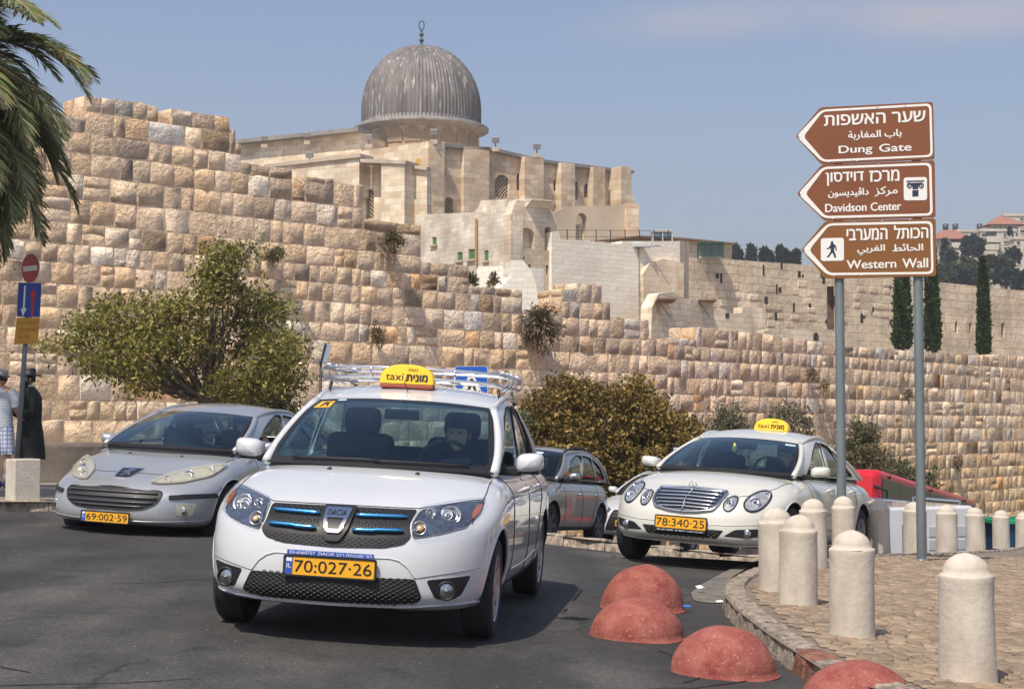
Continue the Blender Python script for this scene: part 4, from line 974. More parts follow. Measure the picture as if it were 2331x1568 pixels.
for (x, y, rx, ry) in CL:
    Y = 27.5 + rr.uniform(-1.1, .7) ; c = at(x, y, Y) - T; sx = rx * Y / FPX; sz = ry * Y / FPX
    mid = fork.lerp(c, .5) + Vector((0, 0, -.1)); P = limb(mb, fork, mid, .042, .022, rr); limb(mb, mid, c, .022, .006, rr)
    nsub = int(3 + rx * ry / 160)
    for k in range(nsub):
        d = Vector((rr.gauss(0, .55) * sx, rr.gauss(0, .55) * max(.35, sx * .9), rr.gauss(0, .55) * sz)); q = c + d
        limb(mb, mid.lerp(c, .7), q, .008, .003, rr, 4)
        m = int(rr.uniform(26, 54)); sp = rr.uniform(.08, .17); w_ = rr.uniform(0, 1)
        pp = np.array(q) + rng.normal(size=(m, 3)) * np.array([sp * 1.1, sp, sp * .75]); pts.append(pp)
        cc = pick(rng, PAL[:4] if w_ < .5 else PAL[1:5] + [PAL[6]], m, .25) * rr.uniform(.7, 1.25); cols.append(cc)
trunk = mb.build('trunk', m_bark, tree, True)
leaves('crown', np.concatenate(pts), .10, np.concatenate(cols), tree, 2.4, .35, rng)

# big olive brown bush behind the cars
def shrub(name, label, cat, px0, px1, py0, py1, Y, pal, seed, dens=1.0, leaf=.07, dy=1.2, wisps=0, ground=None, prof=None, group=None, elong=1.8, droop=.2):
    a = at(px0, py1, Y); b = at(px1, py0, Y); cx = (a.x + b.x) / 2; W_ = b.x - a.x; H_ = b.z - a.z
    e = empty(name, (cx, Y, a.z)); tag(e, label, cat, group); rr = random.Random(seed); rng = np.random.default_rng(seed)
    pts, cols, mb = [], [], MB(); nC = int(W_ * H_ * 26 * dens)
    for k in range(nC):
        for _ in range(30):
            u, v, w_ = rr.uniform(-1, 1), rr.uniform(0, 1), rr.uniform(-1, 1)
            top = (prof(u) if prof else (1 - abs(u) ** 2.6)) * (.93 + .05 * math.sin(u * 9 + seed) + .03 * math.sin(u * 23))
            if v < top and v * v * .6 + w_ * w_ * .7 < 1 and (v > top - .35 or abs(w_) > .55 or rr.random() < .35): break
        c = Vector((u * W_ / 2, w_ * dy * (1 - .4 * v), v * H_))
        sp = rr.uniform(.07, .16); m = int(rr.uniform(35, 70)); pts.append(np.array(c) + rng.normal(size=(m, 3)) * np.array([sp, sp, sp * .8])); cols.append(pick(rng, pal, m, .2) * rr.uniform(.65, 1.3))
        if k % 5 == 0: limb(mb, (u * .2 * W_ * .5, 0, 0), c, .025, .006, rr, 5)
    mb.build('branches', m_bark, e, True)
    for k in range(wisps):
        u = rr.uniform(-1, 1); top = (prof(u) if prof else (1 - abs(u) ** 2.6)) * H_; q = Vector((u * W_ / 2, rr.uniform(-.3, .3), top * .8)); d = Vector((rr.uniform(-.5, .5), 0, 1)).normalized() * rr.uniform(.25, .6)
        m = 30; t = rng.uniform(0, 1, (m, 1)); pts.append(np.array(q) + t * np.array(d) + rng.normal(size=(m, 3)) * .035); cols.append(pick(rng, pal, m, .2))
    leaves('foliage', np.concatenate(pts), leaf, np.concatenate(cols), e, elong, droop, rng); return e
BR = [(.25, .165, .035), (.19, .13, .028), (.31, .205, .05), (.14, .105, .025), (.09, .08, .02), (.36, .24, .075)]
def bprof(u): return interp(u, [(-1, .25), (-.93, .55), (-.8, .85), (-.55, .97), (-.1, .93), (.25, .97), (.45, .88), (.7, .74), (.88, .62), (1, .4)])
shrub('broad_bush', 'broad olive brown bush between the white taxi and the cream saloon taxi', 'bush', 1163, 1602, 846, 1150, 32.5, BR, 5, 3.6, .095, 1.3, 0, prof=bprof)
DG = [(.06, .075, .025), (.08, .095, .03), (.045, .06, .02), (.12, .12, .05)]
shrub('dark_shrub', 'dark green shrub low behind the silver saloon roof, right of the tree trunk', 'shrub', 520, 690, 850, 990, 29.5, DG, 6, 1.8, .08, .6)
shrub('dark_shrub', 'grey green bush between the white taxi and the broad brown bush', 'shrub', 1150, 1215, 925, 1080, 31, [(.10, .105, .055), (.13, .13, .07), (.07, .08, .035)], 7, 2.0, .08, .5)
GO = [(.17, .17, .10), (.13, .135, .07), (.21, .20, .13), (.10, .105, .05)]
shrub('olive_shrub', 'grey green olive shrub against the wall left of the cream taxi roof sign', 'shrub', 1600, 1720, 940, 1060, 38, GO, 8, 1.5, .12, .6, 26, elong=3.5, droop=-.4)
shrub('olive_shrub', 'grey green olive shrub against the wall right of the cream taxi roof sign', 'shrub', 1725, 1860, 930, 1060, 38, GO, 9, 1.2, .12, .6, 26, elong=3.5, droop=-.4)
shrub('olive_shrub', 'feathery green shrub behind the left sign post above the cream taxi boot', 'shrub', 1915, 2015, 968, 1110, 39, [(.12, .13, .05), (.16, .16, .08), (.08, .09, .035)], 10, 1.8, .12, .8, 20, elong=3.2, droop=-.4)
shrub('olive_shrub', 'low green shrub along the wall above the roof of the red bus', 'shrub', 1985, 2118, 1030, 1150, 47, [(.12, .13, .06), (.16, .16, .085), (.09, .10, .04)], 11, 1.8, .15, .8, 24, prof=lambda u: .7 - .15 * u, elong=3, droop=-.3)
# dry tufts rooted in the wall
def tuft(label, px, py, rx, ry, off, pal, seed, n=900, droop=.5, leaf=.12, face=None, stem=True):
    P0, A, N = face or (W0, A1, N1); c = on_plane(px, py, P0, N) + N * off; e = empty('wall_tuft', c); tag(e, label, 'plant', 'dry plants rooted in the old stone walls'); rr = random.Random(seed); rng = np.random.default_rng(seed)
    Y = c.y; sx, sz = rx * Y / FPX, ry * Y / FPX; mb = MB(); pts, dirs = [], []
    for k in range(max(6, n // 22)):
        q = rr.uniform(-math.pi, math.pi); d = Vector((math.cos(q) * sx * rr.uniform(.3, 1), -abs(rr.gauss(.25, .2)) * .6, math.sin(q) * sz * rr.uniform(.3, 1))); P = [Vector((0, 0, 0)), d * .5 + Vector((0, 0, .06)), d - Vector((0, 0, .08 * droop))]; mb.tube(P, [.012, .007, .003], 4)
        for j in range(22): t = rr.random() ** .7; p = P[0].lerp(P[1], t * 2) if t < .5 else P[1].lerp(P[2], t * 2 - 1); pts.append(p + Vector((rr.gauss(0, .04), rr.gauss(0, .04), rr.gauss(0, .04)))); dirs.append(d.normalized())
    mb.build('stems', mat('dry_stem', (.2, .14, .09), .9), e); leaves('foliage', np.array(pts), leaf, pick(rng, pal, len(pts), .25), e, 3.5, droop, rng, np.array(dirs))
DR = [(.25, .19, .12), (.18, .13, .08), (.30, .24, .16), (.14, .11, .06)]; GD = [(.16, .15, .07), (.22, .19, .10), (.11, .11, .04)]
tuft('large dry brown bush growing out of the city wall above the broad bush', 1215, 745, 55, 62, .25, DR, 1, 2600, .6, .13)
tuft('small dry grass bush high on the city wall below the mosque', 882, 552, 30, 26, .15, DR + GD, 2, 900, .6, .11)
tuft('small green tuft on the tall wall right of the spreading tree top', 618, 580, 20, 16, .12, GD, 3, 320)
tuft('dark hanging plant on the far wall left of the left sign post', 1840, 850, 9, 16, .12, DR + GD, 4, 260, .9, .14, (W1, A2, N2))
tuft('small plant under the far wall top near the sign post', 1866, 876, 8, 16, .12, DR, 5, 200, 1.2, .12, (W1, A2, N2))
tuft('dark hanging plant on the far wall between the two sign posts', 2058, 895, 7, 18, .12, DR, 6, 240, 1.2, .14, (W1, A2, N2))
tuft('dry weed stains on the far wall right of the right sign post', 2172, 1050, 10, 22, .1, DR, 7, 260, 1.3, .14, (W1, A2, N2))
tuft('sparse dry weed on the city wall under the tall blue traffic sign', 850, 770, 22, 34, .12, GD + DR, 8, 420, -.3, .1)
tuft('dry grass growing on top of the wall step by the white annexe', 1096, 640, 14, 18, -.4, GD, 9, 420, -.4, .12)
tuft('brown dry weed on the ruined wall below the old house', 1145, 640, 12, 16, -.4, DR, 10, 300, -.2, .12)

# cypress columns in front of the far wall, and along its top
m_cyp = m_leaf
def cypress(label, px, py0, py1, w0, Y, seed, cat='tree', group=None, pal=((.05, .085, .02), (.075, .115, .028), (.035, .055, .015)), n=9000, leaf=.26, full=.5, zroot=None):
    b = at(px, py1, Y); t = at(px, py0, Y); H_ = t.z - b.z; r = w0 / 2 * Y / FPX; e = empty('cypress_tree', b); tag(e, label, cat, group); rng = np.random.default_rng(seed)
    MB().tube([(0, 0, -2), (0, 0, H_ * .9)], [r * .25, .03], 6).build('trunk', m_bark, e)
    v = rng.uniform(0, 1, n); q = rng.uniform(0, 2 * np.pi, n); rad_ = r * (1 + .22 * rng.normal(size=n) * .5) * np.clip((1 - v) ** full * (.75 + .25 * np.minimum(1, v * 8)), .05, 1) * (.9 + .14 * np.sin(q * 5 + v * 9)) * np.sqrt(rng.uniform(.55, 1, n))
    pts = np.stack([np.cos(q) * rad_, np.sin(q) * rad_, v * H_], 1); dirs = np.stack([np.cos(q) * .5, np.sin(q) * .5, np.ones(n) * 1.2], 1)
    cl = pick(rng, pal, n, .2) * (.75 + .5 * (np.sin(pts[:, 2:3] * 2.1 + q[:, None] * 3) > 0)); leaves('crown', pts, leaf, cl, e, 2.2, 0, rng, dirs); return e
cypress('tall narrow dark cypress between the sign posts, left of the right post', 2055, 560, 796, 42, 92, 1)
cypress('tall narrow dark cypress just right of the right sign post', 2123, 560, 799, 34, 93, 2)
cypress('lone narrow cypress at the right, reaching above the far wall', 2240, 590, 806, 28, 96, 3)
FG = ((.045, .06, .04), (.06, .075, .05), (.035, .05, .033))
for i, (x, y, w_, lb) in enumerate(((1675, 564, 14, 'small cypress at the end of the cream building on the skyline'), (1684, 576, 9, 'thin cypress tip second from the cream building on the skyline'), (1711, 563, 20, 'bushy cypress third from the cream building on the skyline'), (1740, 570, 22, 'rounded dark tree in the middle of the skyline row'), (1753, 578, 10, 'short thin cypress between rounded tree and the tallest pair'),
                                    (1776, 566, 16, 'tall pointed cypress, left one of the tallest pair on the skyline'), (1786, 574, 20, 'broad cypress, right one of the tallest pair on the skyline'), (1800, 582, 9, 'short thin cypress tip near the sign board arrow'), (1814, 576, 13, 'last skyline cypress left of the lowest sign board arrow'))):
    cypress(lb, x, y, 625, w_, 240, 20 + i, group='cypresses on the skyline behind the far wall', pal=FG, n=700, leaf=.8, full=.45 if i not in (3,) else .3)
def ball_tree(label, px, py, rx, ry, Y, seed, pal=FG, n=1600, leaf=.9, group='trees on the far hillside'):
    c = at(px, py, Y); e = empty('round_tree', (c.x, c.y, c.z - ry * Y / FPX)); tag(e, label, 'tree', group); rng = np.random.default_rng(seed); sx, sz = rx * Y / FPX, ry * Y / FPX
    MB().tube([(0, 0, -4), (0, 0, sz)], [.4, .15], 6).build('trunk', m_bark, e); pts = []
    cl = []
    for k in range(14):
        d = rng.normal(size=3); d /= np.linalg.norm(d); cc = np.array([d[0] * sx * .6, d[1] * sx * .6, sz + d[2] * sz * .55]); m = n // 14; g = rng.normal(size=(m, 3)); g /= np.linalg.norm(g, axis=1)[:, None]; pts.append(cc + g * np.array([sx, sx, sz]) * rng.uniform(.25, .5)); cl.append(pick(rng, pal, m, .2) * rng.uniform(.7, 1.3))
    leaves('crown', np.concatenate(pts), leaf, np.concatenate(cl), e, 1.6, 0, rng)
HG = ((.07, .085, .035), (.055, .07, .03), (.09, .10, .045)); DK = ((.035, .05, .035), (.045, .06, .04), (.03, .042, .03))
for i, (x, y, rx, ry, Y, pal, lb) in enumerate(((2214, 560, 22, 24, 285, DK, 'large dark tree between the red roofed house and the terraced house'), (2165, 585, 10, 16, 280, DK, 'dark round tree at the foot of the red roofed house'), (2160, 618, 36, 20, 250, HG, 'wide mid green tree canopy beside the sign board edge on the hillside'), (2200, 612, 30, 22, 255, HG, 'green tree canopy below the large dark tree'),
        (2195, 636, 24, 18, 235, DK, 'dark tree just above the far wall left of the lone cypress'), (2222, 640, 18, 22, 236, DK, 'dark tree touching the left side of the lone cypress'), (2282, 600, 24, 11, 262, HG, 'flat topped green pine under the terraced house'), (2306, 583, 13, 12, 270, DK, 'rounded dark green tree in front of the terraced house corner'), (2290, 630, 30, 20, 240, DK, 'large dark tree above the far wall right of the lone cypress'), (2322, 640, 20, 20, 238, DK, 'dark tree at the right frame edge above the far wall'), (2250, 600, 12, 14, 262, HG, 'small green tree above the cream ruin'), (2130, 640, 20, 16, 240, HG, 'green scrub tree half hidden by the sign board'))):
    ball_tree(lb, x, y, rx, ry, Y, 60 + i, pal)
cypress('single dark cypress standing before the red roofed hillside house', 2151, 549, 605, 12, 282, 44, pal=DK, n=700, leaf=.8, full=.6, group='trees on the far hillside')
cypress('tiny cypress in front of the upper red roofed house', 2299, 520, 538, 7, 295, 45, pal=DK, n=250, leaf=.6, full=.8, group='trees on the far hillside')

# date palm leaning in from the left
pc = at(-235, 185, 20); palm = empty('date_palm', (pc.x, pc.y, gz(pc.x, pc.y))); tag(palm, 'date palm with long arching fronds hanging in from the left edge', 'palm'); H_ = pc.z - palm.location.z
rr = random.Random(8); mb = MB(); V = []
for i in range(26):
    z = H_ * i / 25; mb.lathe([(.2, z), (.26, z + .12), (.2, z + .2)], 12)
mb.build('trunk', m_bark, palm, True)
PLM = [(.30, .30, .13), (.21, .22, .085), (.15, .16, .055), (.38, .36, .19)]
def frond(name, az, el, L, droop, seed, pal=PLM):
    rng = np.random.default_rng(seed); rr = random.Random(seed); P = []; p = Vector((0, 0, H_)); d = Vector((math.cos(az) * math.cos(el), math.sin(az) * math.cos(el), math.sin(el))); n = 26; sl_ = L / n
    for i in range(n + 1):
        P.append(p.copy()); p = p + d * sl_; d = (d + Vector((0, 0, -1)) * droop * sl_ * (.5 + i / n)).normalized()
    r = MB().tube(P, [.03 * (1 - i / (n + 2)) + .004 for i in range(n + 1)], 5).build(name, mat('frond_rib', (.25, .24, .12), .6), palm)
    V, F, C = [], [], []
    m = 92
    for k in range(m):
        t = .12 + .88 * k / m; f = t * n; i = min(n - 1, int(f)); q = P[i].lerp(P[i + 1], f - i); tan = (P[i + 1] - P[i]).normalized(); side = tan.cross(Vector((0, 0, 1))).normalized(); up = side.cross(tan)
        ll = (.50 * math.sin(math.pi * min(1, t * .9 + .12)) ** .6 + .06) * rr.uniform(.85, 1.1)
        for sg in (-1, 1):
            dd = (side * sg * .75 + tan * .75 + up * rr.uniform(-.05, .35) + Vector((rr.uniform(-.1, .1), rr.uniform(-.1, .1), -.12))).normalized(); w_ = tan.cross(dd).normalized().cross(dd).normalized() * .016 + up * .004
            e = q + dd * ll * .55 ; e2 = q + dd * ll + Vector((0, 0, -.12 * ll)); b = len(V); V += [q - w_ * .4, q + w_ * .4, e + w_, e - w_, e2]; F += [[b, b + 1, b + 2, b + 3], [b + 3, b + 2, b + 4]]
            c = pal[rng.integers(0, len(pal))]; C += [[x * rr.uniform(.8, 1.2) for x in c]] * 5
    o = mobj('leaflets', V, F, m_leaf, r, False, np.array(C)); return r
FR_ = [(-.5, .75, 2.5, .55), (-.15, .95, 2.4, .75), (.3, .7, 2.6, .6), (-.9, .45, 2.7, .55), (-.3, .35, 2.7, .62), (.15, .2, 2.5, .7), (-.6, .05, 2.6, .8), (-.1, -.15, 2.4, .9), (-1.1, .1, 2.7, .75), (-.4, -.45, 2.5, 1.0), (.3, -.3, 2.4, 1.0), (-.85, -.5, 2.5, .9), (-1.4, .35, 2.6, .65), (-1.3, -.4, 2.5, .85), (-1.8, .5, 2.6, .7), (-1.7, -.2, 2.6, .8), (.8, .5, 2.5, .7), (.9, 0, 2.4, .9), (-2.3, .6, 2.5, .6), (-2.6, .1, 2.4, .8), (2.2, .5, 2.4, .7), (3.0, .2, 2.4, .8), (-.2, .65, 2.5, .6), (-.75, .9, 2.4, .6), (.05, -.6, 2.2, 1.2), (-.55, -.8, 2.2, 1.2), (-.3, 0, 2.55, .75), (-1.0, .75, 2.5, .6)]
FR_ += [(-.2, -.5, 2.0, .9), (.0, -.1, 2.1, 1.1), (.2, .15, 2.0, 1.2), (-.35, .2, 2.0, 1.2), (.1, -.45, 2.6, .9), (-.15, -.25, 2.7, 1.0), (.15, .0, 2.7, 1.0), (-.3, .1, 2.7, 1.1), (.0, -.65, 2.6, .7), (-.2, -.8, 2.6, .6), (.3, -.6, 2.2, .9), (-.5, -.5, 2.2, 1.0), (.05, .75, 1.9, 1.0), (-.25, -.3, 2.2, 1.3), (-.6, -.2, 2.6, 1.1), (-.1, .1, 2.6, 1.15), (-.9, 0, 2.5, 1.3), (-1.2, -.6, 2.4, 1.2), (-.3, -.65, 2.4, 1.3), (.1, .45, 2.5, 1.0), (-.45, .55, 2.7, .95)]
for _ in range(30): FR_.append((rr.uniform(-1.5, 1.1), rr.uniform(-.6, 1.2), rr.uniform(2.2, 2.8), rr.uniform(.6, 1.1)))
for i, (az, el, L_, dr) in enumerate(FR_): frond('frond', az, el, L_ * 1.06, dr * 1.12, i, PLM if el > -.2 else PLM[1:3])
# ------------------------------------------------------------------ vehicles
m_rub = mat('tyre_rubber', (.022, .022, .023), .85, bump=.2, bscale=60)
m_blk = mat('black_plastic', (.012, .012, .013), .5); m_blk2 = mat('dark_inside', (.012, .013, .015), .9)
m_chr = mat('chrome', (.72, .73, .75), .12, metal=1); m_chr2 = mat('satin_chrome', (.60, .61, .63), .3, metal=1); m_blu = mat('blue_chrome', (.10, .42, .78), .22, metal=.9)
m_refl = mat('lamp_reflector', (.46, .47, .49), .14, metal=.9, c2=(.24, .24, .26), scale=30); m_refl2 = mat('aged_lamp', (.62, .60, .50), .3, metal=.4, c2=(.4, .39, .33), scale=14)
m_hsg = mat('lamp_housing', (.16, .16, .17), .2, metal=.8); m_bulb = mat('bulb_glass', (.85, .85, .85), .05, metal=1); m_amb = mat('amber_lens', (.42, .13, .05), .2, coat=.6)
m_clear = glassmat('clear_lens', (.93, .95, .97)); m_wind = glassmat('windscreen_glass', (.62, .75, .78)); m_sideg = glassmat('side_glass', (.80, .87, .87)); m_tintg = glassmat('tinted_glass', (.35, .38, .40)); m_fogl = glassmat('hazed_lens', (.92, .91, .84), rough=.08, body=(.75, .73, .62), bodyf=.28)
m_seat = mat('seat_fabric', (.045, .05, .06), .9); m_dash = mat('dashboard', (.03, .034, .038), .75); m_cream = mat('cabin_lining', (.34, .34, .32), .9)
m_plate = mat('plate_yellow', (.86, .42, .02), .4, coat=.2); m_ink = mat('black_ink', (.012, .012, .012), .6); m_iblue = mat('plate_blue', (.03, .10, .45), .4); m_wht = mat('white_ink', (.85, .85, .85), .5)
m_seam = mat('panel_gap', (.03, .03, .032), .8); m_rimm = mat('alloy', (.42, .42, .43), .35, metal=.7); m_rimd = mat('alloy_dark', (.08, .08, .085), .6)
def paint(name, c, metal=0, rough=.32):
    m = mat(name, c, rough, metal, coat=1.0, c2=tuple(x * .9 for x in c), scale=1.4, detail=6, contrast=(.35, .7)); return m
def ndir(a, b, c): n = (b - a).cross(c - a); return n.normalized() if n.length > 0 else Vector((0, 0, 1))
class Car:
    def __init__(s, name, label, P, group=None):
        X, Y, yaw, z0, pit, rol = P['pose']; fw = Vector((-math.sin(yaw), -math.cos(yaw), pit)).normalized(); lf = Vector((math.cos(yaw), -math.sin(yaw), rol)); up = fw.cross(lf).normalized(); lf = up.cross(fw)
        s.e = empty(name); M = Matrix.Identity(4)
        for i in range(3): M[i][0] = fw[i]; M[i][1] = lf[i]; M[i][2] = up[i]; M[i][3] = (X, Y, z0)[i]
        s.e.matrix_world = M; tag(s.e, label, 'taxi' if 'taxi' in name else 'car', group); s.P = P; s.shell()
        s.greenhouse()
    def surf(s, a, b, c):
        P = s.P; n = P.get('n', 9); k = (abs(a) ** n + abs(b) ** n + abs(c) ** n) ** (1 / n); a, b, c = a / k, b / k, c / k
        xm, xh = (P['xf'] + P['xr']) / 2, (P['xf'] - P['xr']) / 2; x = xm + a * xh; W = P['W'] * interp(x, P['wx']) if 'wx' in P else P['W']
        y = b * W; top = sinterp(x, P['top']) - P.get('crown', .03) * (abs(y) / P['W']) ** 2 * (1 if x > P['xc'] else .3)
        zb = P['zb'] + (.06 if abs(x - xm) > xh * .9 else 0) * 0; z = zb + (top - zb) * (c + 1) / 2; y *= sinterp(z, P['sec'])
        wf = max(0, (x - (P['xf'] - 1.0)) / 1.0); wr = max(0, ((P['xr'] + .9) - x) / .9)
        dx = wf * (sinterp(z, P['front']) - P['xf']) - wf * P['cf'] * (abs(y) / P['W']) ** P['pf'] + wr * P.get('cr', .3) * (abs(y) / P['W']) ** 2.6 + wr * (sinterp(z, P['rear']) - P['xr'])
        return Vector((x + dx, y, z))
    def shell(s):
        P = s.P; idx = {}; V = []; F = []
        def dist(n, p=1.0): return [math.copysign(abs(t) ** p, t) for t in [2 * i / n - 1 for i in range(n + 1)]]
        A, B, Cc = dist(64), dist(28), dist(22)
        def vid(a, b, c):
            k = (round(a, 5), round(b, 5), round(c, 5))
            if k not in idx: idx[k] = len(V); V.append(s.surf(a, b, c))
            return idx[k]
        def face(U, W_, fn):
            for u0, u1 in zip(U, U[1:]):
                for w0, w1 in zip(W_, W_[1:]): F.append([vid(*fn(u0, w0)), vid(*fn(u1, w0)), vid(*fn(u1, w1)), vid(*fn(u0, w1))])
        face(A, B, lambda a, b: (a, b, 1)); face(A, B, lambda a, b: (a, -b, -1)); face(A, Cc, lambda a, c: (a, -1, c)); face(A, Cc, lambda a, c: (-a, 1, c)); face(B, Cc, lambda b, c: (1, b, c)); face(B, Cc, lambda b, c: (-1, -b, c))
        o = mobj('body', V, F, [P['paint'], m_blk2]); fixn(o); o.data.polygons.foreach_set('use_smooth', [True] * len(F))
        full = BVHTree.FromPolygons(V, F); s.bvh = full
        # wheel arches cut out with the boolean tool
        cut = MB(); ra = P['rw'] * 1.16
        for x in (0, P['wb']):
            for sg in (1, -1):
                M = Matrix.Translation((x, sg * (P['W'] - .14), P['rw'] + .01)) @ Matrix.Rotation(rad(90), 4, 'X'); cut.lathe([(0, -.26), (ra, -.26), (ra, .26), (0, .26)], 36, M)
        co = cut.build('cutter', m_blk2); bmw = bmesh.new(); bmw.from_mesh(co.data); bmesh.ops.remove_doubles(bmw, verts=bmw.verts[:], dist=1e-5); bmesh.ops.recalc_face_normals(bmw, faces=bmw.faces[:]); bmw.to_mesh(co.data); bmw.free()
        md = o.modifiers.new('b', 'BOOLEAN'); md.object = co; md.operation = 'DIFFERENCE'; md.solver = 'EXACT'; md.material_mode = 'TRANSFER'
        dg = bpy.context.evaluated_depsgraph_get(); me = bpy.data.meshes.new_from_object(o.evaluated_get(dg)); o.modifiers.clear(); old = o.data; o.data = me; bpy.data.meshes.remove(old); bpy.data.objects.remove(co)
        me.name = 'body'; o.parent = s.e; sharp(o, 48); s.body = o
    # ---- projecting shapes on the shell
    def hit(s, axis, p, off=0):
        if axis == 'x': o, d = Vector((3, p[0], p[1])), Vector((-1, 0, 0))
        elif axis == 'z': o, d = Vector((p[0], p[1], 3)), Vector((0, 0, -1))
        elif axis == 'y': o, d = Vector((p[0], 3, p[1])), Vector((0, -1, 0))
        elif axis == '-y': o, d = Vector((p[0], -3, p[1])), Vector((0, 1, 0))
        elif axis == '-x': o, d = Vector((-9, p[0], p[1])), Vector((1, 0, 0))
        loc, nrm, i, dist = s.bvh.ray_cast(o, d)
        if loc is None:
            loc, nrm, i, dist = s.bvh.find_nearest(o + d * (3 - s.P['xf'] if axis == 'x' else 2.2)); 
        if nrm.dot(d) > 0: nrm = -nrm
        return loc + nrm * off, nrm
    def patch(s, name, axis, poly, off, m, parent=None, th=.012, step=.03, holes=(), smooth=True):
        vs, ts = cdt(poly, holes, step); n = len(vs); out, inn = [], []
        for v in vs:
            l, nr = s.hit(axis, v, 0); out.append(l + nr * off); inn.append(l + nr * (off - th))
        return s.sandwich(name, out, inn, ts, m, parent, smooth)
    def sandwich(s, name, out, inn, ts, m, parent, smooth=True):
        n = len(out); F = [list(t) for t in ts] + [[i + n for i in t[::-1]] for t in ts]; E = set()
        for t in ts:
            for a, b in zip(t, t[1:] + t[:1]): E.add((a, b))
        for a, b in E:
            if (b, a) not in E: F.append([a, n + a, n + b, b])
        o = mobj(name, out + inn, F, m, parent or s.e, smooth); fixn(o); sharp(o, 40); return o
    def fnpatch(s, name, fn, poly, off, m, parent=None, th=.014, step=.06, holes=()):
        vs, ts = cdt(poly, holes, step); out, inn = [], []
        for v in vs:
            p = fn(v[0], v[1]); nr = ndir(p, fn(v[0] + .01, v[1]), fn(v[0], v[1] + .01))
            if nr.dot(p - Vector((s.P['wb'] * .5, 0, .8))) < 0: nr = -nr
            out.append(p + nr * off); inn.append(p + nr * (off - th))
        return s.sandwich(name, out, inn, ts, m, parent)
    def line(s, name, axis, pts, r=.004, m=None, off=.001, parent=None, n=10, close=False):
        P = []
        pts = pts + [pts[0]] if close else pts
        for a, b in zip(pts, pts[1:]):
            for k in range(n): t = k / n; P.append(s.hit(axis, (a[0] + (b[0] - a[0]) * t, a[1] + (b[1] - a[1]) * t), off)[0])
        P.append(s.hit(axis, pts[-1], off)[0]); return MB().tube(P, r, 5).build(name, m or m_seam, parent or s.e, True)
    # ---- cabin
    def gp(s):
        P = s.P; g = P['g']
        def L(a, b, t): return a + (b - a) * t
        A0, A1, C0, C1 = g['A0'], g['A1'], g['C0'], g['C1']
        def base(u): q = 4 * u * (1 - u); return Vector((L(A0[0], C0[0], u), L(A0[1], C0[1], u) + g.get('yb', .03) * q, L(A0[2], C0[2], u) + g.get('zbelt', 0) * q))
        def top(u): q = 4 * u * (1 - u); h = g.get('rise', .07) * (1 - abs(2 * u - 1 + g.get('peak', 0)) ** 2.2); return Vector((L(A1[0], C1[0], u), L(A1[1], C1[1], u) + g.get('yt', .03) * q, L(A1[2], C1[2], u) + h))
        def side(u, v, sg=1): p = base(u).lerp(top(u), v); p.y += g.get('bulge', .035) * 4 * v * (1 - v); p.y *= sg; return p
        def ws(u, v):
            b = Vector((A0[0] + g['bowb'] * (1 - u * u), u * A0[1], A0[2] + .01 * (1 - u * u))); t = Vector((A1[0] + g['bowt'] * (1 - u * u), u * A1[1], A1[2] + g.get('crf', .03) * (1 - u * u))); p = b.lerp(t, v); n = .035 * 4 * v * (1 - v); return p + Vector((n * .5, 0, n * .8))
        def rw(u, v):
            b = Vector((C0[0] - g.get('bowrb', .2) * (1 - u * u), u * C0[1], C0[2] + .01)); t = Vector((C1[0] - g.get('bowr', .1) * (1 - u * u), u * C1[1], C1[2] + g.get('crr', .03) * (1 - u * u))); p = b.lerp(t, v); n = .03 * 4 * v * (1 - v); return p + Vector((-n * .5, 0, n * .8))
        def roof(u, w): t = top(w); cr = L(g.get('crf', .03), g.get('crr', .03), w) + .03 * 4 * w * (1 - w); k = 1 - abs(u) ** 2.4; return Vector((t.x + g['bowt'] * (1 - u * u) * (1 - w) ** 2 - g.get('bowr', .1) * (1 - u * u) * w ** 2, u * t.y, t.z + cr * k))
        return base, top, side, ws, rw, roof
    def greenhouse(s):
        P = s.P; g = P['g']; base, top, side, ws, rw, roof = s.gp(); pm = P['paint']; s.ws = ws; s.side = side; s.roof = roof
        sq = [(-1, 0), (1, 0), (1, 1), (-1, 1)]
        U = [(i / 16 * 2 - 1) for i in range(17)]
        s.fnpatch('roof', roof, [(-1, 0), (1, 0), (1, 1), (-1, 1)], .0, pm, step=.08, th=.03)
        b = g.get('frit', .05); hole = roundpoly([(-1 + b, b * 1.5), (1 - b, b * 1.5), (1 - b, 1 - b * .8), (-1 + b, 1 - b * .8)], .08)
        fr = s.fnpatch('windscreen', ws, sq, .0, m_blk, holes=[hole], step=.07); s.windscreen = fr
        s.fnpatch('glass', ws, hole, .002, m_wind, fr, th=.001, step=.1)
        hole = roundpoly([(-.9, .1), (.9, .1), (.9, .9), (-.9, .9)], .1)
        rr_ = s.fnpatch('rear_window', rw, sq, .0, pm, holes=[hole], step=.1); s.fnpatch('glass', rw, hole, .002, P.get('rg', m_sideg), rr_, th=.001, step=.1)
        for sg in (1, -1):
            fn = lambda u, v, sg=sg: side(u, v, sg)
            holes = [roundpoly(h, .035) for h in g['wins']]
            sf = s.fnpatch('side_frame', fn, [(0, 0), (1, 0), (1, 1), (0, 1)], .0, pm, holes=holes, step=.05, th=.03)
            for i, h in enumerate(holes):
                w_ = s.fnpatch('side_window', fn, h, -.012, (P.get('sg', [m_sideg] * 4))[i] if not (i == 0 and sg == 1 and P.get('open')) else m_clear, sf, th=.002, step=.07) if not (i == 0 and sg == 1 and P.get('open')) else None
                if g.get('trim', True): MB().tube([fn(*q) + Vector((0, sg * .002, 0)) for q in h + h[:1]], .009, 5).build('window_seal', m_blk, sf, True)
            MB().tube([side(0, v / 10, sg) for v in range(11)], g.get('pr', .028), 8).build('pillar', pm, s.e, True)
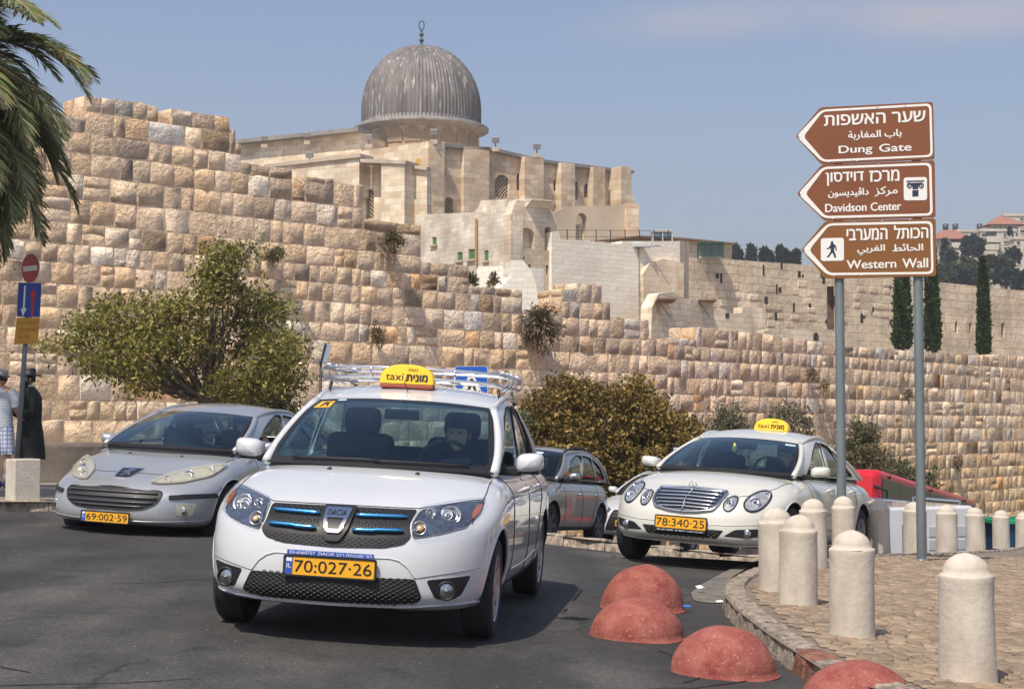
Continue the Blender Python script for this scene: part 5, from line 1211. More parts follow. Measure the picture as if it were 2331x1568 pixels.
            MB().tube([side(1, v / 10, sg) for v in range(11)], .03, 8).build('pillar', pm, s.e, True)
            MB().tube([top(u / 24) * 1 if sg == 1 else Vector((top(u / 24).x, -top(u / 24).y, top(u / 24).z)) for u in range(25)], .022, 8).build('roof_edge', pm, s.e, True)
        # cabin
        x0, x1 = g['A0'][0] + g['bowb'], g['C0'][0]; yb = g['A0'][1] - .05; z = g['A0'][2]
        bl = [ws(u / 8, 0) for u in range(-8, 9)]; pl = [((p.x - .02), p.y * .97) for p in bl] + [(x0 - .78, yb), (x0 - .78, -yb)]
        MB().prism(pl, .07, Matrix.Translation((0, 0, z - .075))).build('dashboard', m_dash, s.e)
        o = MB().box(x1 + .02, -yb, z - .11, x0 - .7, yb, z - .055).build('cabin_floor', m_blk2, s.e)
        for sg in (1, -1):
            xs = g['A0'][0] - .95; st = MB().box(xs - .2, sg * .36 - .24, z - .15, xs - .05, sg * .36 + .24, z + .20, Matrix.Identity(4), bev=.06).build('seat', m_seat, s.e); MB().box(xs - .22, sg * .36 - .13, z + .19, xs - .1, sg * .36 + .13, z + .38, bev=.05).build('headrest', m_seat, st)
        xs = g['C0'][0] + .55 if P.get('sedan') else g['C0'][0] + .6; MB().box(xs - .12, -.6, z - .15, xs, .6, z + .10, bev=.05).build('rear_seat', m_seat, s.e)
        M = Matrix.Translation((x0 - .68, .36, z + .02)) @ Matrix.Rotation(rad(-62), 4, 'Y'); w_ = MB(); w_.tube([M @ Vector((.185 * math.cos(q), .185 * math.sin(q), 0)) for q in [2 * math.pi * k / 28 for k in range(29)]], .014, 6); w_.tube([M @ Vector((0, -.18, 0)), M @ Vector((0, .18, 0))], .02, 6); w_.tube([M @ Vector((-.18, 0, 0)), M @ Vector((0, 0, -.0)), M @ Vector((0, 0, -.12))], .02, 6); w_.build('steering_wheel', m_blk, s.e, True)
        p = ws(0, .86); MB().box(p.x - .16, -.12, p.z - .09, p.x - .13, .12, p.z - .02, bev=.012).build('rear_view_mirror', m_blk, s.e)
    def wheels(s, spokes=7, rim=m_rimm, steer=0, hubc=None, narrow=.19):
        P = s.P; r = P['rw']; w = narrow; W = P['W'] - .02; first = None
        for x in (0, P['wb']):
            for sg in (1, -1):
                t = MB(); h = w / 2; M0 = Matrix.Rotation(rad(90), 4, 'X')
                if first is None:
                    t.lathe([(r * .66, -h * .92), (r * .74, -h), (r * .93, -h * .98), (r * .99, -h * .78), (r, -h * .3), (r, h * .3), (r * .99, h * .78), (r * .93, h * .98), (r * .74, h), (r * .66, h * .92), (r * .64, h * .5), (r * .64, -h * .5), (r * .66, -h * .92)], 48, M0)
                    o = t.build('wheel', m_rub, None, True); sharp(o, 35)
                    rm = MB(); rm.lathe([(r * .67, -h * .94), (r * .645, -h * .9), (r * .61, -h * .55), (r * .60, h * .2)], 40, M0); ro = rm.build('rim', rim, o, True)
                    MB().lathe([(0, -h * .05), (r * .61, -h * .05)], 30, M0).build('brake_backing', m_rimd, o)
                    sp = MB()
                    for k in range(spokes):
                        q = 2 * math.pi * k / spokes; Mr = M0 @ Matrix.Rotation(q, 4, 'Z'); a = .32
                        sp.add([(.02, -.045, -h * .72), (r * .63, -.028 * 1.3, -h * .86), (r * .63, .028 * 1.3, -h * .86), (.02, .045, -h * .72), (.02, -.045, -h * .5), (r * .62, -.028 * 1.3, -h * .6), (r * .62, .028 * 1.3, -h * .6), (.02, .045, -h * .5)], [[0, 1, 2, 3], [7, 6, 5, 4], [0, 4, 5, 1], [3, 2, 6, 7], [1, 5, 6, 2]], Mr)
                    sp.lathe([(0, -h * .86), (.05, -h * .84), (.065, -h * .7), (.07, -h * .4)], 16, M0); sp.build('spokes', rim, o)
                    first = o; c = o
                else: c = copy_tree(first)
                c.parent = s.e; c.location = (x, sg * (W - h), r); c.rotation_euler = (0, 0, (0 if sg == 1 else math.pi) + (steer if x == 0 else 0))
        # lathe faces z-; the outer face points to +y after the turn
    def mirrors(s, x, z, y0, y1, h, m, cap=.0):
        for sg in (1, -1):
            o = MB(); prof = [(-.03, .8), (0, .95), (.03, 1), (.07, .96), (.10, .8), (.12, .45), (.125, .05)]; V = []
            cy = sg * (y0 + y1) / 2; hw = (y1 - y0) / 2; n = 20; mb = MB(); vs = []
            for dx, k in prof:
                for i in range(n):
                    q = 2 * math.pi * i / n; cq, sq_ = math.cos(q), math.sin(q); e = .6; vs.append((x + dx, cy + sg * .01 + hw * k * math.copysign(abs(cq) ** e, cq), z + h / 2 * k * math.copysign(abs(sq_) ** e, sq_) + .01 * cq * sg))
            fs = [[i * n + k, i * n + (k + 1) % n, (i + 1) * n + (k + 1) % n, (i + 1) * n + k] for i in range(len(prof) - 1) for k in range(n)] + [list(range(n)), [(len(prof) - 1) * n + k for k in range(n)]]
            mm = mobj('wing_mirror', vs, fs, m, s.e, True); fixn(mm); sharp(mm, 50)
            b = MB().box(x - .02, cy - hw * .8, z - h * .56, x + .09, cy + hw * .86, z - h * .36, bev=.012); yi = s.P['g']['A0'][1]
            b.tube([(x + .02, sg * (yi - .02), z - h * .5), (x + .03, cy - sg * hw * .5, z - h * .45)], .028, 6); b.build('mirror_base', m_blk, mm)
            MB().box(x - .04, cy - hw * .8, z - h * .36, x - .032, cy + hw * .8, z + h * .34).build('mirror_glass', m_chr, mm)
    def plate(s, y0, y1, z0, z1, text, x, il=True, tilt=0):
        M = frame((x, (y0 + y1) / 2, (z0 + z1) / 2), (0, 1, 0), (0, 0, 1), (1, 0, 0)); w, h = (y1 - y0) / 2, (z1 - z0) / 2
        o = plate_obj('number_plate', rrect(-w, -h, w, h, .012), M, -.012, 0, m_plate, s.e); 
        plate_obj('plate_frame', rrect(-w - .006, -h - .006, w + .006, h + .006, .014), M, -.014, .003, m_blk, o, [rrect(-w + .004, -h + .004, w - .004, h - .004, .01)])
        a = -w + .012
        if il:
            plate_obj('blue_band', [(-w + .006, -h + .006), (-w + .048, -h + .006), (-w + .048, h - .006), (-w + .006, h - .006)], M, 0, .002, m_iblue, o); lettering('IL', (-w + .015, -.012, -w + .04, .012), M, .0035, m_wht, o); plate_obj('flag', [(-w + .012, h * .45), (-w + .043, h * .45), (-w + .043, h * .8), (-w + .012, h * .8)], M, .002, .003, m_wht, o); a = -w + .06
        lettering(text, (a, -h * .62, w - .02, h * .62), M, .0025, m_ink, o, .022)
        for yy in (-w + .07, w - .02): pass
        return o
    def lamp(s, poly, bowls, lens, refl, amber=(), sides=(1, -1), off=.004, lens_off=.03):
        for sg in sides:
            pl = [(y * sg, z) for y, z in poly]; o = s.patch('headlight', 'x', roundpoly(pl, .02), off, m_hsg, th=.02)
            s.patch('reflector', 'x', roundpoly([(y * sg, z) for y, z in shrink(poly, .9)], .02), off + .002, refl, o, th=.004)
            for (y, z, r, mm) in bowls:
                loc, nr = s.hit('x', (y * sg, z), off + .004); d = (nr * .4 + Vector((1, 0, 0)) * .6).normalized(); M = Matrix.Translation(loc) @ d.to_track_quat('Z', 'Y').to_matrix().to_4x4()
                MB().lathe([(r, .0), (r * 1.02, .016), (r * .92, .018), (r * .7, .006), (r * .35, .0), (r * .33, .014), (r * .2, .022), (0, .024)], 24, M).build('lamp_bowl', mm, o, True)
            for ap in amber: s.patch('indicator', 'x', roundpoly([(y * sg, z) for y, z in ap], .012), off + .012, m_amb, o, th=.008)
            s.patch('lens', 'x', roundpoly(pl, .02), lens_off, lens, o, th=lens_off - .001)
    def honey(s, poly, off, cell=.021, r=.0022, parent=None, m=None, clip=None):
        mb = MB(); xs = [p[0] for p in poly]; ys = [p[1] for p in poly]; h = cell * math.sqrt(3) / 2; rows = int((max(ys) - min(ys)) / h) + 2; cols = int((max(xs) - min(xs)) / (cell * 1.5)) + 2
        E = set(); R2 = cell / math.sqrt(3) * .9
        for c in range(cols * 2):
            for r_ in range(rows):
                cx = min(xs) + c * R2 * 1.5; cz = min(ys) + r_ * R2 * math.sqrt(3) + (c % 2) * R2 * math.sqrt(3) / 2
                if not inside_poly((cx, cz), poly): continue
                pts = [(cx + R2 * math.cos(k * math.pi / 3), cz + R2 * math.sin(k * math.pi / 3)) for k in range(6)]
                for a, b in zip(pts, pts[1:] + pts[:1]):
                    k = tuple(sorted([(round(a[0], 3), round(a[1], 3)), (round(b[0], 3), round(b[1], 3))]))
                    if k in E: continue
                    E.add(k); pa, _ = s.hit('x', a, off); pb_, _ = s.hit('x', b, off); mb.tube([pa, pb_], r, 3, cap=False)
        return tag(mb.build('honeycomb_mesh', m or m_blk, parent or s.e), kind='stuff')
def shrink(poly, k):
    cx = sum(p[0] for p in poly) / len(poly); cy = sum(p[1] for p in poly) / len(poly); return [(cx + (x - cx) * k, cy + (y - cy) * k) for x, y in poly]
def taxi_sign(car, x, y, z, w, h, t1, num, label):
    e = empty('taxi_roof_sign'); e.matrix_world = car.e.matrix_world @ Matrix.Translation((x, y, z)); tag(e, label, 'taxi sign')
    n = 22; V, F = [], []; lay = [(-.065, .9), (-.06, .97), (-.045, 1), (.045, 1), (.06, .97), (.065, .9)]
    def pr(k): q = math.pi * k / n; return (w / 2 * math.copysign(abs(math.cos(q)) ** .8, math.cos(q)), h * (.12 + .88 * math.sin(q) ** .72) if 0 < k < n else h * .12)
    for dx, s_ in lay:
        for k in range(n + 1): a, b = pr(k); V.append((dx * (1 - .35 * b / h), a * s_, b * s_ + h * .02))
    N_ = n + 1; F = [[i * N_ + k, i * N_ + k + 1, (i + 1) * N_ + k + 1, (i + 1) * N_ + k] for i in range(len(lay) - 1) for k in range(n)] + [list(range(N_)), [(len(lay) - 1) * N_ + k for k in range(N_)][::-1]] + [[i * N_, (i + 1) * N_, (i + 1) * N_ + n, i * N_ + n] for i in range(len(lay) - 1)]
    o = mobj('lamp_body', V, F, mat('sign_yellow', (.90, .55, .01), .3, coat=.6), e, True); fixn(o); sharp(o, 40)
    MB().box(-.06, -w / 2 * .97, -.012, .06, w / 2 * .97, h * .13, bev=.01).build('base', mat('sign_red', (.35, .08, .04), .5), e)
    M = frame((.066, 0, 0), (0, 1, 0), (-.14, 0, 1), None); 
    lettering('taxi', (-w * .38, h * .28, -w * .06, h * .60), M, .002, m_ink, e, .03); lettering(t1, (-.0 + w * .0, h * .26, w * .38, h * .56), M, .002, m_ink, e, 0, fat=.003); lettering(num, (w * .02, h * .72, w * .20, h * .84), M, .002, m_ink, e, .01)
    return e

white = paint('white_paintwork', (.63, .645, .67)); cream = paint('cream_paintwork', (.66, .65, .59)); silver = paint('silver_paintwork', (.47, .485, .51), .5, .36); silver2 = paint('grey_silver_paintwork', (.36, .36, .35), .6, .34)
# --- white taxi in front
P = dict(pose=(-.951, 10.071, .118, -.005, .004, -.053), paint=white, xf=.84, xr=-3.62, W=.872, zb=.19, wb=-2.64, rw=.305, xc=-.4, n=8.5, cf=.34, pf=2.7,
         top=[(-3.7, .96), (-3.2, 1.0), (-2.0, .99), (-.45, 1.0), (-.1, .965), (.3, .90), (.55, .845), (.72, .80), (.84, .76)], sec=[(.19, .93), (.3, .97), (.45, 1.0), (.7, 1.0), (.85, .985), (.95, .93), (1.0, .86)],
         front=[(.19, .78), (.24, .83), (.38, .84), (.5, .835), (.6, .815), (.7, .78), (.8, .70), (.9, .62)], rear=[(.19, -3.5), (.4, -3.62), (.7, -3.6), (1, -3.5)], crown=.05, open=True, sedan=True,
         g=dict(A0=(-.40, .745, .985), A1=(-1.16, .615, 1.40), C0=(-3.2, .72, .99), C1=(-2.55, .58, 1.41), bowb=.20, bowt=.10, rise=.085, frit=.045, pr=.03, bulge=.03,
                wins=[[(.085, .04), (.42, .04), (.42, .86), (.30, .88), (.17, .76)], [(.465, .04), (.77, .04), (.78, .5), (.73, .84), (.47, .88)], [(.81, .06), (.93, .06), (.86, .45), (.80, .7)]]))
dacia = Car('white_taxi', 'white taxi saloon with roof rack and yellow roof sign, front and centre of the road', P)
C = dacia; C.wheels(7, steer=.02); C.mirrors(-.72, 1.055, .84, 1.02, .13, white)
hl = [(.446, .775), (.58, .805), (.70, .825), (.768, .832), (.765, .765), (.716, .685), (.588, .648), (.446, .622), (.425, .69)]
C.lamp(hl, [(.62, .745, .060, m_refl), (.60, .745, .032, m_bulb), (.475, .675, .042, m_refl), (.51, .755, .028, m_refl)], m_clear, m_refl, [[(.735, .80), (.762, .805), (.76, .765), (.735, .725), (.722, .76)]])
MATS['warm_bulb'] = mat('warm_bulb', (.9, .6, .3), .2, metal=.6)
for sg in (1, -1): l, nr = C.hit('x', (.475 * sg, .672), .022); MB().lathe([(.02, 0), (.014, .008), (0, .011)], 12, Matrix.Translation(l) @ nr.to_track_quat('Z', 'Y').to_matrix().to_4x4()).build('side_bulb', MATS['warm_bulb'], C.e, True)
gr = [(-.43, .768), (0, .775), (.43, .775), (.415, .70), (.438, .63), (.40, .588), (.29, .564), (0, .553), (-.29, .561), (-.40, .586), (-.436, .626), (-.415, .69)]
grille = C.patch('grille', 'x', roundpoly(gr, .02), .004, m_blk, th=.02)
C.honey(shrink([(-.40, .615), (.40, .615), (.38, .585), (0, .56), (-.38, .583)], .93), .006, .024, .0026, grille, mat('grille_lattice', (.022, .022, .023), .6))
C.honey([(-.36, .70), (.36, .70), (.36, .68), (-.36, .68)], .005, .024, .0024, grille, MATS['grille_lattice'])
C.honey([(-.37, .765), (.37, .765), (.37, .745), (-.37, .745)], .005, .024, .0024, grille, MATS['grille_lattice'])
for sg in (1, -1):
    for z, dz in ((.722, .004), (.652, .006)):
        pts = [C.hit('x', (sg * (.105 + .285 * k / 10), z + dz * k / 10), .018)[0] for k in range(11)]; MB().tube(pts, [.009] + [.0125] * 9 + [.008], 8).build('trim_bar', m_blu, grille, True)
bd = [(-.10, .765), (.10, .765), (.085, .66), (.05, .60), (.035, .585), (-.035, .585), (-.05, .60), (-.085, .66)]; bo = C.patch('badge_mount', 'x', roundpoly(bd, .02), .022, m_blk, grille, th=.025)
b1_ = [(-.078, .748), (.078, .748), (.066, .68), (.042, .628), (-.042, .628), (-.066, .68)]; C.patch('badge', 'x', roundpoly(b1_, .015), .032, m_chr, grille, th=.012, holes=[roundpoly([(-.05, .695), (.05, .695), (.032, .648), (-.032, .648)], .008)])
lettering('DACIA', (-.055, .708, .055, .732), None, 0, m_blk, grille, .02, fn=lambda y, z: C.hit('x', (y, z), .0345)[0])
lg = [(-.475, .392), (.475, .400), (.515, .30), (.50, .272), (.40, .258), (0, .246), (-.40, .252), (-.50, .262), (-.53, .28)]
lo = C.patch('lower_grille', 'x', roundpoly(lg, .02), .004, m_blk, th=.02); C.honey(shrink(lg, .96), .005, .026, .0028, lo, MATS['grille_lattice'])
C.line('bumper_crease', 'x', [(-.475, .394), (-.43, .455), (-.38, .49), (-.33, .505), (.33, .51), (.38, .50), (.43, .465), (.475, .404)], .004, white, .003)
C.line('bumper_seam', 'x', [(.475, .404), (.62, .43), (.80, .46)], .003, mat('white_shadow_gap', (.25, .25, .26), .6)); C.line('bumper_seam', 'x', [(-.475, .394), (-.62, .42), (-.80, .45)], .003, MATS['white_shadow_gap'])
C.patch('bumper_lip', 'x', roundpoly([(-.80, .235), (-.6, .225), (-.4, .212), (0, .205), (.4, .212), (.6, .225), (.80, .24), (.78, .262), (.56, .252), (.4, .238), (0, .226), (-.4, .232), (-.56, .246), (-.78, .256)], .01), .012, white, th=.03)
for sg in (1, -1):
    fg = roundpoly([(sg * .535, .395), (sg * .76, .42), (sg * .715, .307), (sg * .67, .284), (sg * .585, .290)], .02); fo = C.patch('fog_lamp', 'x', fg, .003, m_blk, th=.02)
    l, nr = C.hit('x', (sg * .64, .338), .006); d = (nr * .3 + Vector((1, 0, 0)) * .7).normalized(); M = Matrix.Translation(l) @ d.to_track_quat('Z', 'Y').to_matrix().to_4x4(); MB().lathe([(.056, -.01), (.056, .02), (.047, .024), (.043, .012)], 24, M).build('lamp_ring', m_blk, fo, True); MB().lathe([(.044, .012), (.03, .018), (.012, .02), (0, .03)], 24, M).build('lamp_bowl', m_refl, fo, True)
xp = C.hit('x', (0, .45), 0)[0].x
C.plate(-.262, .262, .388, .496, '70:027·26', xp + .022)
M = frame((xp + .02, 0, .517), (0, 1, 0), (0, 0, 1), (1, 0, 0)); so_ = plate_obj('dealer_strip', rrect(-.25, -.012, .25, .013, .004), M, -.01, .0, m_iblue, C.e); lettering('03-6560727 ' + ' DACIA ' + 'דוד סוכנויות רכב'[::-1], (-.235, -.008, .24, .009), M, .0015, m_wht, so_, .0)
C.line('bonnet_gap', 'x', [(-.76, .838), (-.70, .832), (-.58, .81), (-.43, .777), (0, .782), (.43, .782), (.58, .81), (.70, .832), (.76, .838)], .004)
for sg in (1, -1):
    C.line('bonnet_gap', 'z', [(.46, sg * .74), (.3, sg * .755), (0, sg * .755), (-.36, sg * .735)], .0035)
    ax = 'y' if sg > 0 else '-y'
    C.line('door_gap', ax, [(-.50, .97), (-.55, .85), (-.56, .6), (-.52, .42), (-.45, .30), (-.5, .24), (-1.4, .23)], .0035); C.line('door_gap', ax, [(-1.46, .97), (-1.46, .5), (-1.44, .24)], .0035); C.line('door_gap', ax, [(-2.32, .97), (-2.30, .75), (-2.10, .55), (-2.02, .36), (-1.98, .25), (-1.5, .24)], .0035)
    C.line('waist_crease', ax, [(-.5, .80), (-1.5, .83), (-2.6, .85), (-3.3, .86)], .006, white, .0)
    C.line('lower_crease', ax, [(-.6, .37), (-1.3, .36), (-2.1, .40)], .006, white, .0)
    for xx in (-1.27, -2.15):
        a_, _ = C.hit(ax, (xx - .09, .86), .03); b_, _ = C.hit(ax, (xx + .09, .86), .03); a0, _ = C.hit(ax, (xx - .10, .86), -.01); b0, _ = C.hit(ax, (xx + .10, .86), -.01); MB().tube([a0, a_, b_, b0], .014, 8).build('door_handle', white, C.e, True)
    MB().tube([C.hit(ax, (.02 + .36 * math.cos(q), .31 + .36 * math.sin(q)), -.004)[0] for q in [math.pi * k / 18 for k in range(-1, 20)]], .012, 6).build('arch_lip', white, C.e, True)
    for k, xx in enumerate((-.95, -2.3)):
        pass
for y in (-.26, .30): l, _ = C.hit('z', (-.12, y), .004); MB().lathe([(0, .012), (.012, .008), (.016, -.004)], 10, Matrix.Translation(l)).build('washer_jet', m_blk, C.e, True)
for (u0, u1) in ((-.75, .05), (-.0, .8)):
    MB().tube([C.ws(u0 + (u1 - u0) * k / 8, .035 + .012 * k / 8) + Vector((.012, 0, .012)) for k in range(9)], .008, 5).build('wiper', m_blk, C.e, True)
stk = C.fnpatch('sticker', C.ws, [(-.93, .80), (-.74, .80), (-.74, .93), (-.90, .93)], .006, m_plate, C.windscreen, th=.001, step=.05); 
C.fnpatch('sticker_mark', C.ws, [(-.87, .82), (-.85, .82), (-.81, .87), (-.79, .82), (-.77, .82), (-.79, .89), (-.77, .92), (-.80, .905), (-.83, .91), (-.85, .88)], .008, m_ink, C.windscreen, th=.001, step=.05)
C.fnpatch('sticker', C.ws, [(-.72, .94), (-.62, .94), (-.62, .965), (-.72, .965)], .006, mat('pale_sticker', (.5, .7, .65), .5), C.windscreen, th=.001, step=.05)
MB().tube([(-1.36, -.02, 1.50), (-1.22, -.02, 1.545), (-1.10, .02, 1.60)], .004, 5).build('aerial', m_blk, C.e)
# the roof sign and the chrome rack
sg_ = taxi_sign(C, -1.42, -.035, 1.525, .39, .155, 'מונית'[::-1], '09603', 'big yellow lit style roof sign of the front white taxi with black lettering')
rk = empty('roof_rack'); rk.matrix_world = C.e.matrix_world.copy(); tag(rk, 'chrome tubular luggage rack on the roof of the front white taxi', 'roof rack')
for z, k in ((1.655, 0), (1.585, .02)):
    for x0, bow in ((-1.50, .10), (-2.35, -.06)):
        MB().tube([(x0 + bow * (1 - (u / 10) ** 2), u / 10 * (.66 - k), z - .02 * (abs(u) / 10) ** 4) for u in range(-10, 11)], .011, 8).build('cross_rail', m_chr, rk, True)
    for sg in (1, -1): MB().tube([(-1.50 - .85 * t / 8, sg * (.66 - k), z - .02) for t in range(9)], .011, 8).build('side_rail', m_chr, rk, True)
for sg in (1, -1):
    for x in (-1.50, -1.72, -1.95, -2.35):
        MB().tube([(x, sg * .60, 1.53), (x, sg * .665, 1.57), (x, sg * .675, 1.62), (x, sg * .64, 1.66), (x, sg * .58, 1.655)], .010, 7).build('hoop', m_chr2, rk, True)
    for x in (-1.50, -2.3): MB().tube([(x, sg * .60, 1.54), (x + .01, sg * .615, 1.47), (x + .01, sg * .635, 1.44)], .012, 6).build('foot_clamp', m_blk, rk, True)
for y in (-.4, -.2, 0, .2, .4): MB().tube([(-1.42, y, 1.585), (-2.36, y, 1.585)], .009, 6).build('slat_bar', m_chr, rk, True)
for y in (-.3, .3): MB().tube([(-1.41, y, 1.58), (-1.40, y, 1.655)], .008, 6).build('upright', m_chr, rk, True)

# --- silver saloon
P = dict(pose=(-3.822, 17.28, .253, .027, -.002, -.053), paint=silver, xf=1.0, xr=-3.68, W=.91, zb=.2, wb=-2.725, rw=.325, xc=-.35, n=8, cf=.40, pf=2.5,
         top=[(-3.8, .98), (-3.2, 1.02), (-2, 1.0), (-.4, .99), (0, .92), (.35, .85), (.7, .76), (.9, .70), (1.0, .66)], sec=[(.2, .93), (.35, .98), (.5, 1.0), (.7, 1.0), (.85, .98), (.95, .93), (1.0, .86)],
         front=[(.2, .90), (.26, .98), (.35, 1.0), (.5, .98), (.6, .93), (.7, .85), (.8, .74)], rear=[(.2, -3.6), (.5, -3.68), (1, -3.5)], crown=.07, open=True, sedan=True,
         g=dict(A0=(-.30, .76, .985), A1=(-1.22, .585, 1.345), C0=(-3.25, .74, 1.02), C1=(-2.5, .56, 1.34), bowb=.26, bowt=.14, rise=.075, frit=.03, pr=.03, wins=[[(.12, .04), (.46, .04), (.46, .88), (.36, .90), (.22, .70)], [(.50, .04), (.80, .06), (.74, .84), (.50, .88)]]))
C = peug = Car('silver_car', 'silver saloon car with large slanted headlights and a yellow plate, left of the white taxi', P); C.wheels(9); C.mirrors(-.78, 1.03, .86, 1.03, .12, silver)
hl = [(.345, .652), (.40, .73), (.56, .80), (.70, .835), (.80, .85), (.825, .82), (.785, .73), (.62, .665), (.45, .645)]
C.lamp(hl, [(.60, .735, .055, m_refl), (.60, .735, .022, m_bulb), (.47, .69, .036, m_refl), (.735, .79, .035, m_refl)], m_fogl, m_refl2)
gp_ = [(-.585, .592), (0, .612), (.49, .592), (.53, .575), (.47, .46), (.38, .405), (.2, .385), (-.2, .39), (-.42, .44), (-.54, .50)]; gp_ = [(-.53, .585), (0, .612), (.53, .585), (.50, .47), (.38, .405), (.2, .388), (-.2, .388), (-.38, .405), (-.50, .47)]
go = C.patch('grille', 'x', roundpoly(gp_, .05), .003, m_blk, th=.02)
for z, h in ((.56, .48), (.515, .485), (.47, .455), (.43, .37)): MB().tube([C.hit('x', (u / 12 * h, z), .014)[0] for u in range(-12, 13)], .0085, 6).build('grille_slat', mat('slat_grey', (.07, .07, .075), .3, coat=.4), go, True)
for y in (-.3, -.15, 0, .15, .3): MB().tube([C.hit('x', (y, .405), .009)[0], C.hit('x', (y, .585), .009)[0]], .005, 5).build('grille_post', MATS['slat_grey'], go)
C.line('grille_rim', 'x', roundpoly(gp_, .05), .008, m_blk, .004, n=1, close=True)
em = roundpoly([(-.125, .775), (.125, .78), (.095, .70), (.07, .688), (-.07, .688), (-.095, .70)], .02); eo = C.patch('badge', 'x', em, .012, m_chr, th=.02); C.patch('badge_field', 'x', shrink(em, .86), .014, m_ink, eo, th=.004)
lion = [(-.02, .772), (.012, .774), (.02, .762), (.05, .765), (.058, .752), (.034, .748), (.018, .738), (.04, .728), (.06, .712), (.05, .703), (.028, .716), (.008, .724), (-.005, .708), (-.03, .700), (-.045, .708), (-.022, .716), (-.014, .73), (-.035, .735), (-.056, .728), (-.06, .74), (-.03, .75), (-.018, .757)]
C.patch('lion_emblem', 'x', lion, .018, m_chr, eo, th=.006, step=.02)
for sg in (1, -1):
    C.patch('bumper_strip', 'x', roundpoly([(sg * .58, .548), (sg * .88, .575), (sg * .89, .53), (sg * .59, .508)], .012), .016, m_blk, th=.02)
    fo = C.patch('fog_lamp', 'x', roundpoly([(sg * .66, .465), (sg * .80, .478), (sg * .77, .36), (sg * .65, .352)], .015), .003, m_refl2, th=.01); l, nr = C.hit('x', (sg * .71, .40), .006); MB().lathe([(.04, .0), (.035, .012), (.015, .008), (0, .02)], 18, Matrix.Translation(l) @ Vector((1, 0, 0)).to_track_quat('Z', 'Y').to_matrix().to_4x4()).build('lamp_bowl', m_refl, fo, True)
    ax = 'y' if sg > 0 else '-y'; C.line('door_gap', ax, [(-.62, .97), (-.66, .6), (-.55, .3), (-1.5, .27)], .003); C.line('door_gap', ax, [(-1.6, .97), (-1.6, .28)], .003); C.line('bonnet_gap', 'z', [(.62, sg * .50), (.45, sg * .66), (.15, sg * .76), (-.3, sg * .77)], .003); C.line('wing_gap', ax, [(.30, .62), (.0, .66)], .003)
    MB().tube([C.hit(ax, (.38 * math.cos(q), .33 + .38 * math.sin(q)), -.004)[0] for q in [math.pi * k / 18 for k in range(-1, 20)]], .012, 6).build('arch_lip', silver, C.e, True)
C.line('bonnet_gap', 'x', [(-.45, .738), (0, .742), (.45, .738)], .0035); C.line('bumper_crease', 'x', [(-.85, .30), (-.4, .285), (.4, .285), (.85, .30)], .008, silver, .0)
xp = C.hit('x', (0, .31), 0)[0].x; C.plate(-.262, .262, .258, .362, '69:002·59', xp + .03)
for y in (-.3, .3): l, _ = C.hit('z', (.0, y), .004); MB().lathe([(0, .012), (.014, .008), (.018, -.004)], 10, Matrix.Translation(l)).build('washer_jet', m_blk, C.e, True)

# --- cream taxi
P = dict(pose=(1.98, 16.66, .445, -.173, .05, -.053), paint=cream, xf=.84, xr=-3.95, W=.91, zb=.21, wb=-2.854, rw=.325, xc=-.45, n=7.5, cf=.32, pf=2.5,
         top=[(-4.1, .90), (-3.4, .97), (-2, .97), (-.5, .975), (0, .93), (.35, .87), (.6, .80), (.75, .755), (.84, .72)], sec=[(.2, .94), (.35, .98), (.5, 1.0), (.65, .995), (.8, .97), (.9, .92), (.98, .84)],
         front=[(.2, .76), (.26, .82), (.35, .84), (.5, .83), (.6, .79), (.7, .73), (.8, .65)], rear=[(.2, -3.85), (.5, -3.95), (1, -3.75)], crown=.07, open=True, sedan=True, sg=[m_sideg, m_tintg, m_tintg],
         g=dict(A0=(-.42, .74, .965), A1=(-1.22, .57, 1.315), C0=(-3.35, .72, .99), C1=(-2.45, .54, 1.32), bowb=.22, bowt=.12, rise=.09, frit=.035, pr=.03, wins=[[(.14, .05), (.43, .05), (.43, .86), (.34, .88), (.22, .66)], [(.46, .05), (.72, .05), (.70, .82), (.47, .88)], [(.745, .06), (.87, .08), (.79, .5), (.73, .74)]]))
C = merc = Car('cream_taxi', 'cream white taxi saloon with a broad chrome grille and round headlamps behind the bollards', P); C.wheels(5, m_rimm); C.mirrors(-.75, 1.02, .83, 1.03, .12, cream)
def oval(cy, cz, ry, rz, t=0, n=20): return [(cy + ry * math.cos(2 * math.pi * k / n) * math.cos(t) - rz * math.sin(2 * math.pi * k / n) * math.sin(t), cz + ry * math.cos(2 * math.pi * k / n) * math.sin(t) + rz * math.sin(2 * math.pi * k / n) * math.cos(t)) for k in range(n)]
m_rb = mat('bright_reflector', (.70, .70, .69), .22, metal=.55, c2=(.45, .45, .44), scale=18); C.lamp(oval(.645, .69, .092, .105, -.35), [(.64, .67, .055, m_refl), (.64, .67, .026, m_bulb), (.70, .755, .025, m_refl)], m_clear, m_rb); C.lamp(oval(.435, .648, .055, .072, -.1), [(.435, .648, .036, m_refl)], m_clear, m_rb)
for sg in (1, -1): C.line('lamp_rim', 'x', [(sg * a, b) for a, b in oval(.645, .69, .095, .108, -.35)], .006, m_blk, .006, n=1, close=True); C.line('lamp_rim', 'x', [(sg * a, b) for a, b in oval(.435, .648, .058, .075, -.1)], .005, m_blk, .006, n=1, close=True)
gm = roundpoly([(-.355, .752), (0, .768), (.355, .752), (.335, .63), (.30, .575), (.15, .548), (0, .538), (-.15, .548), (-.30, .575), (-.335, .63)], .03)
go = C.patch('grille', 'x', gm, .012, mat('grille_blue_black', (.03, .04, .06), .3), th=.03)
C.line('grille_frame', 'x', gm, .013, m_chr, .018, n=1, close=True, parent=go)
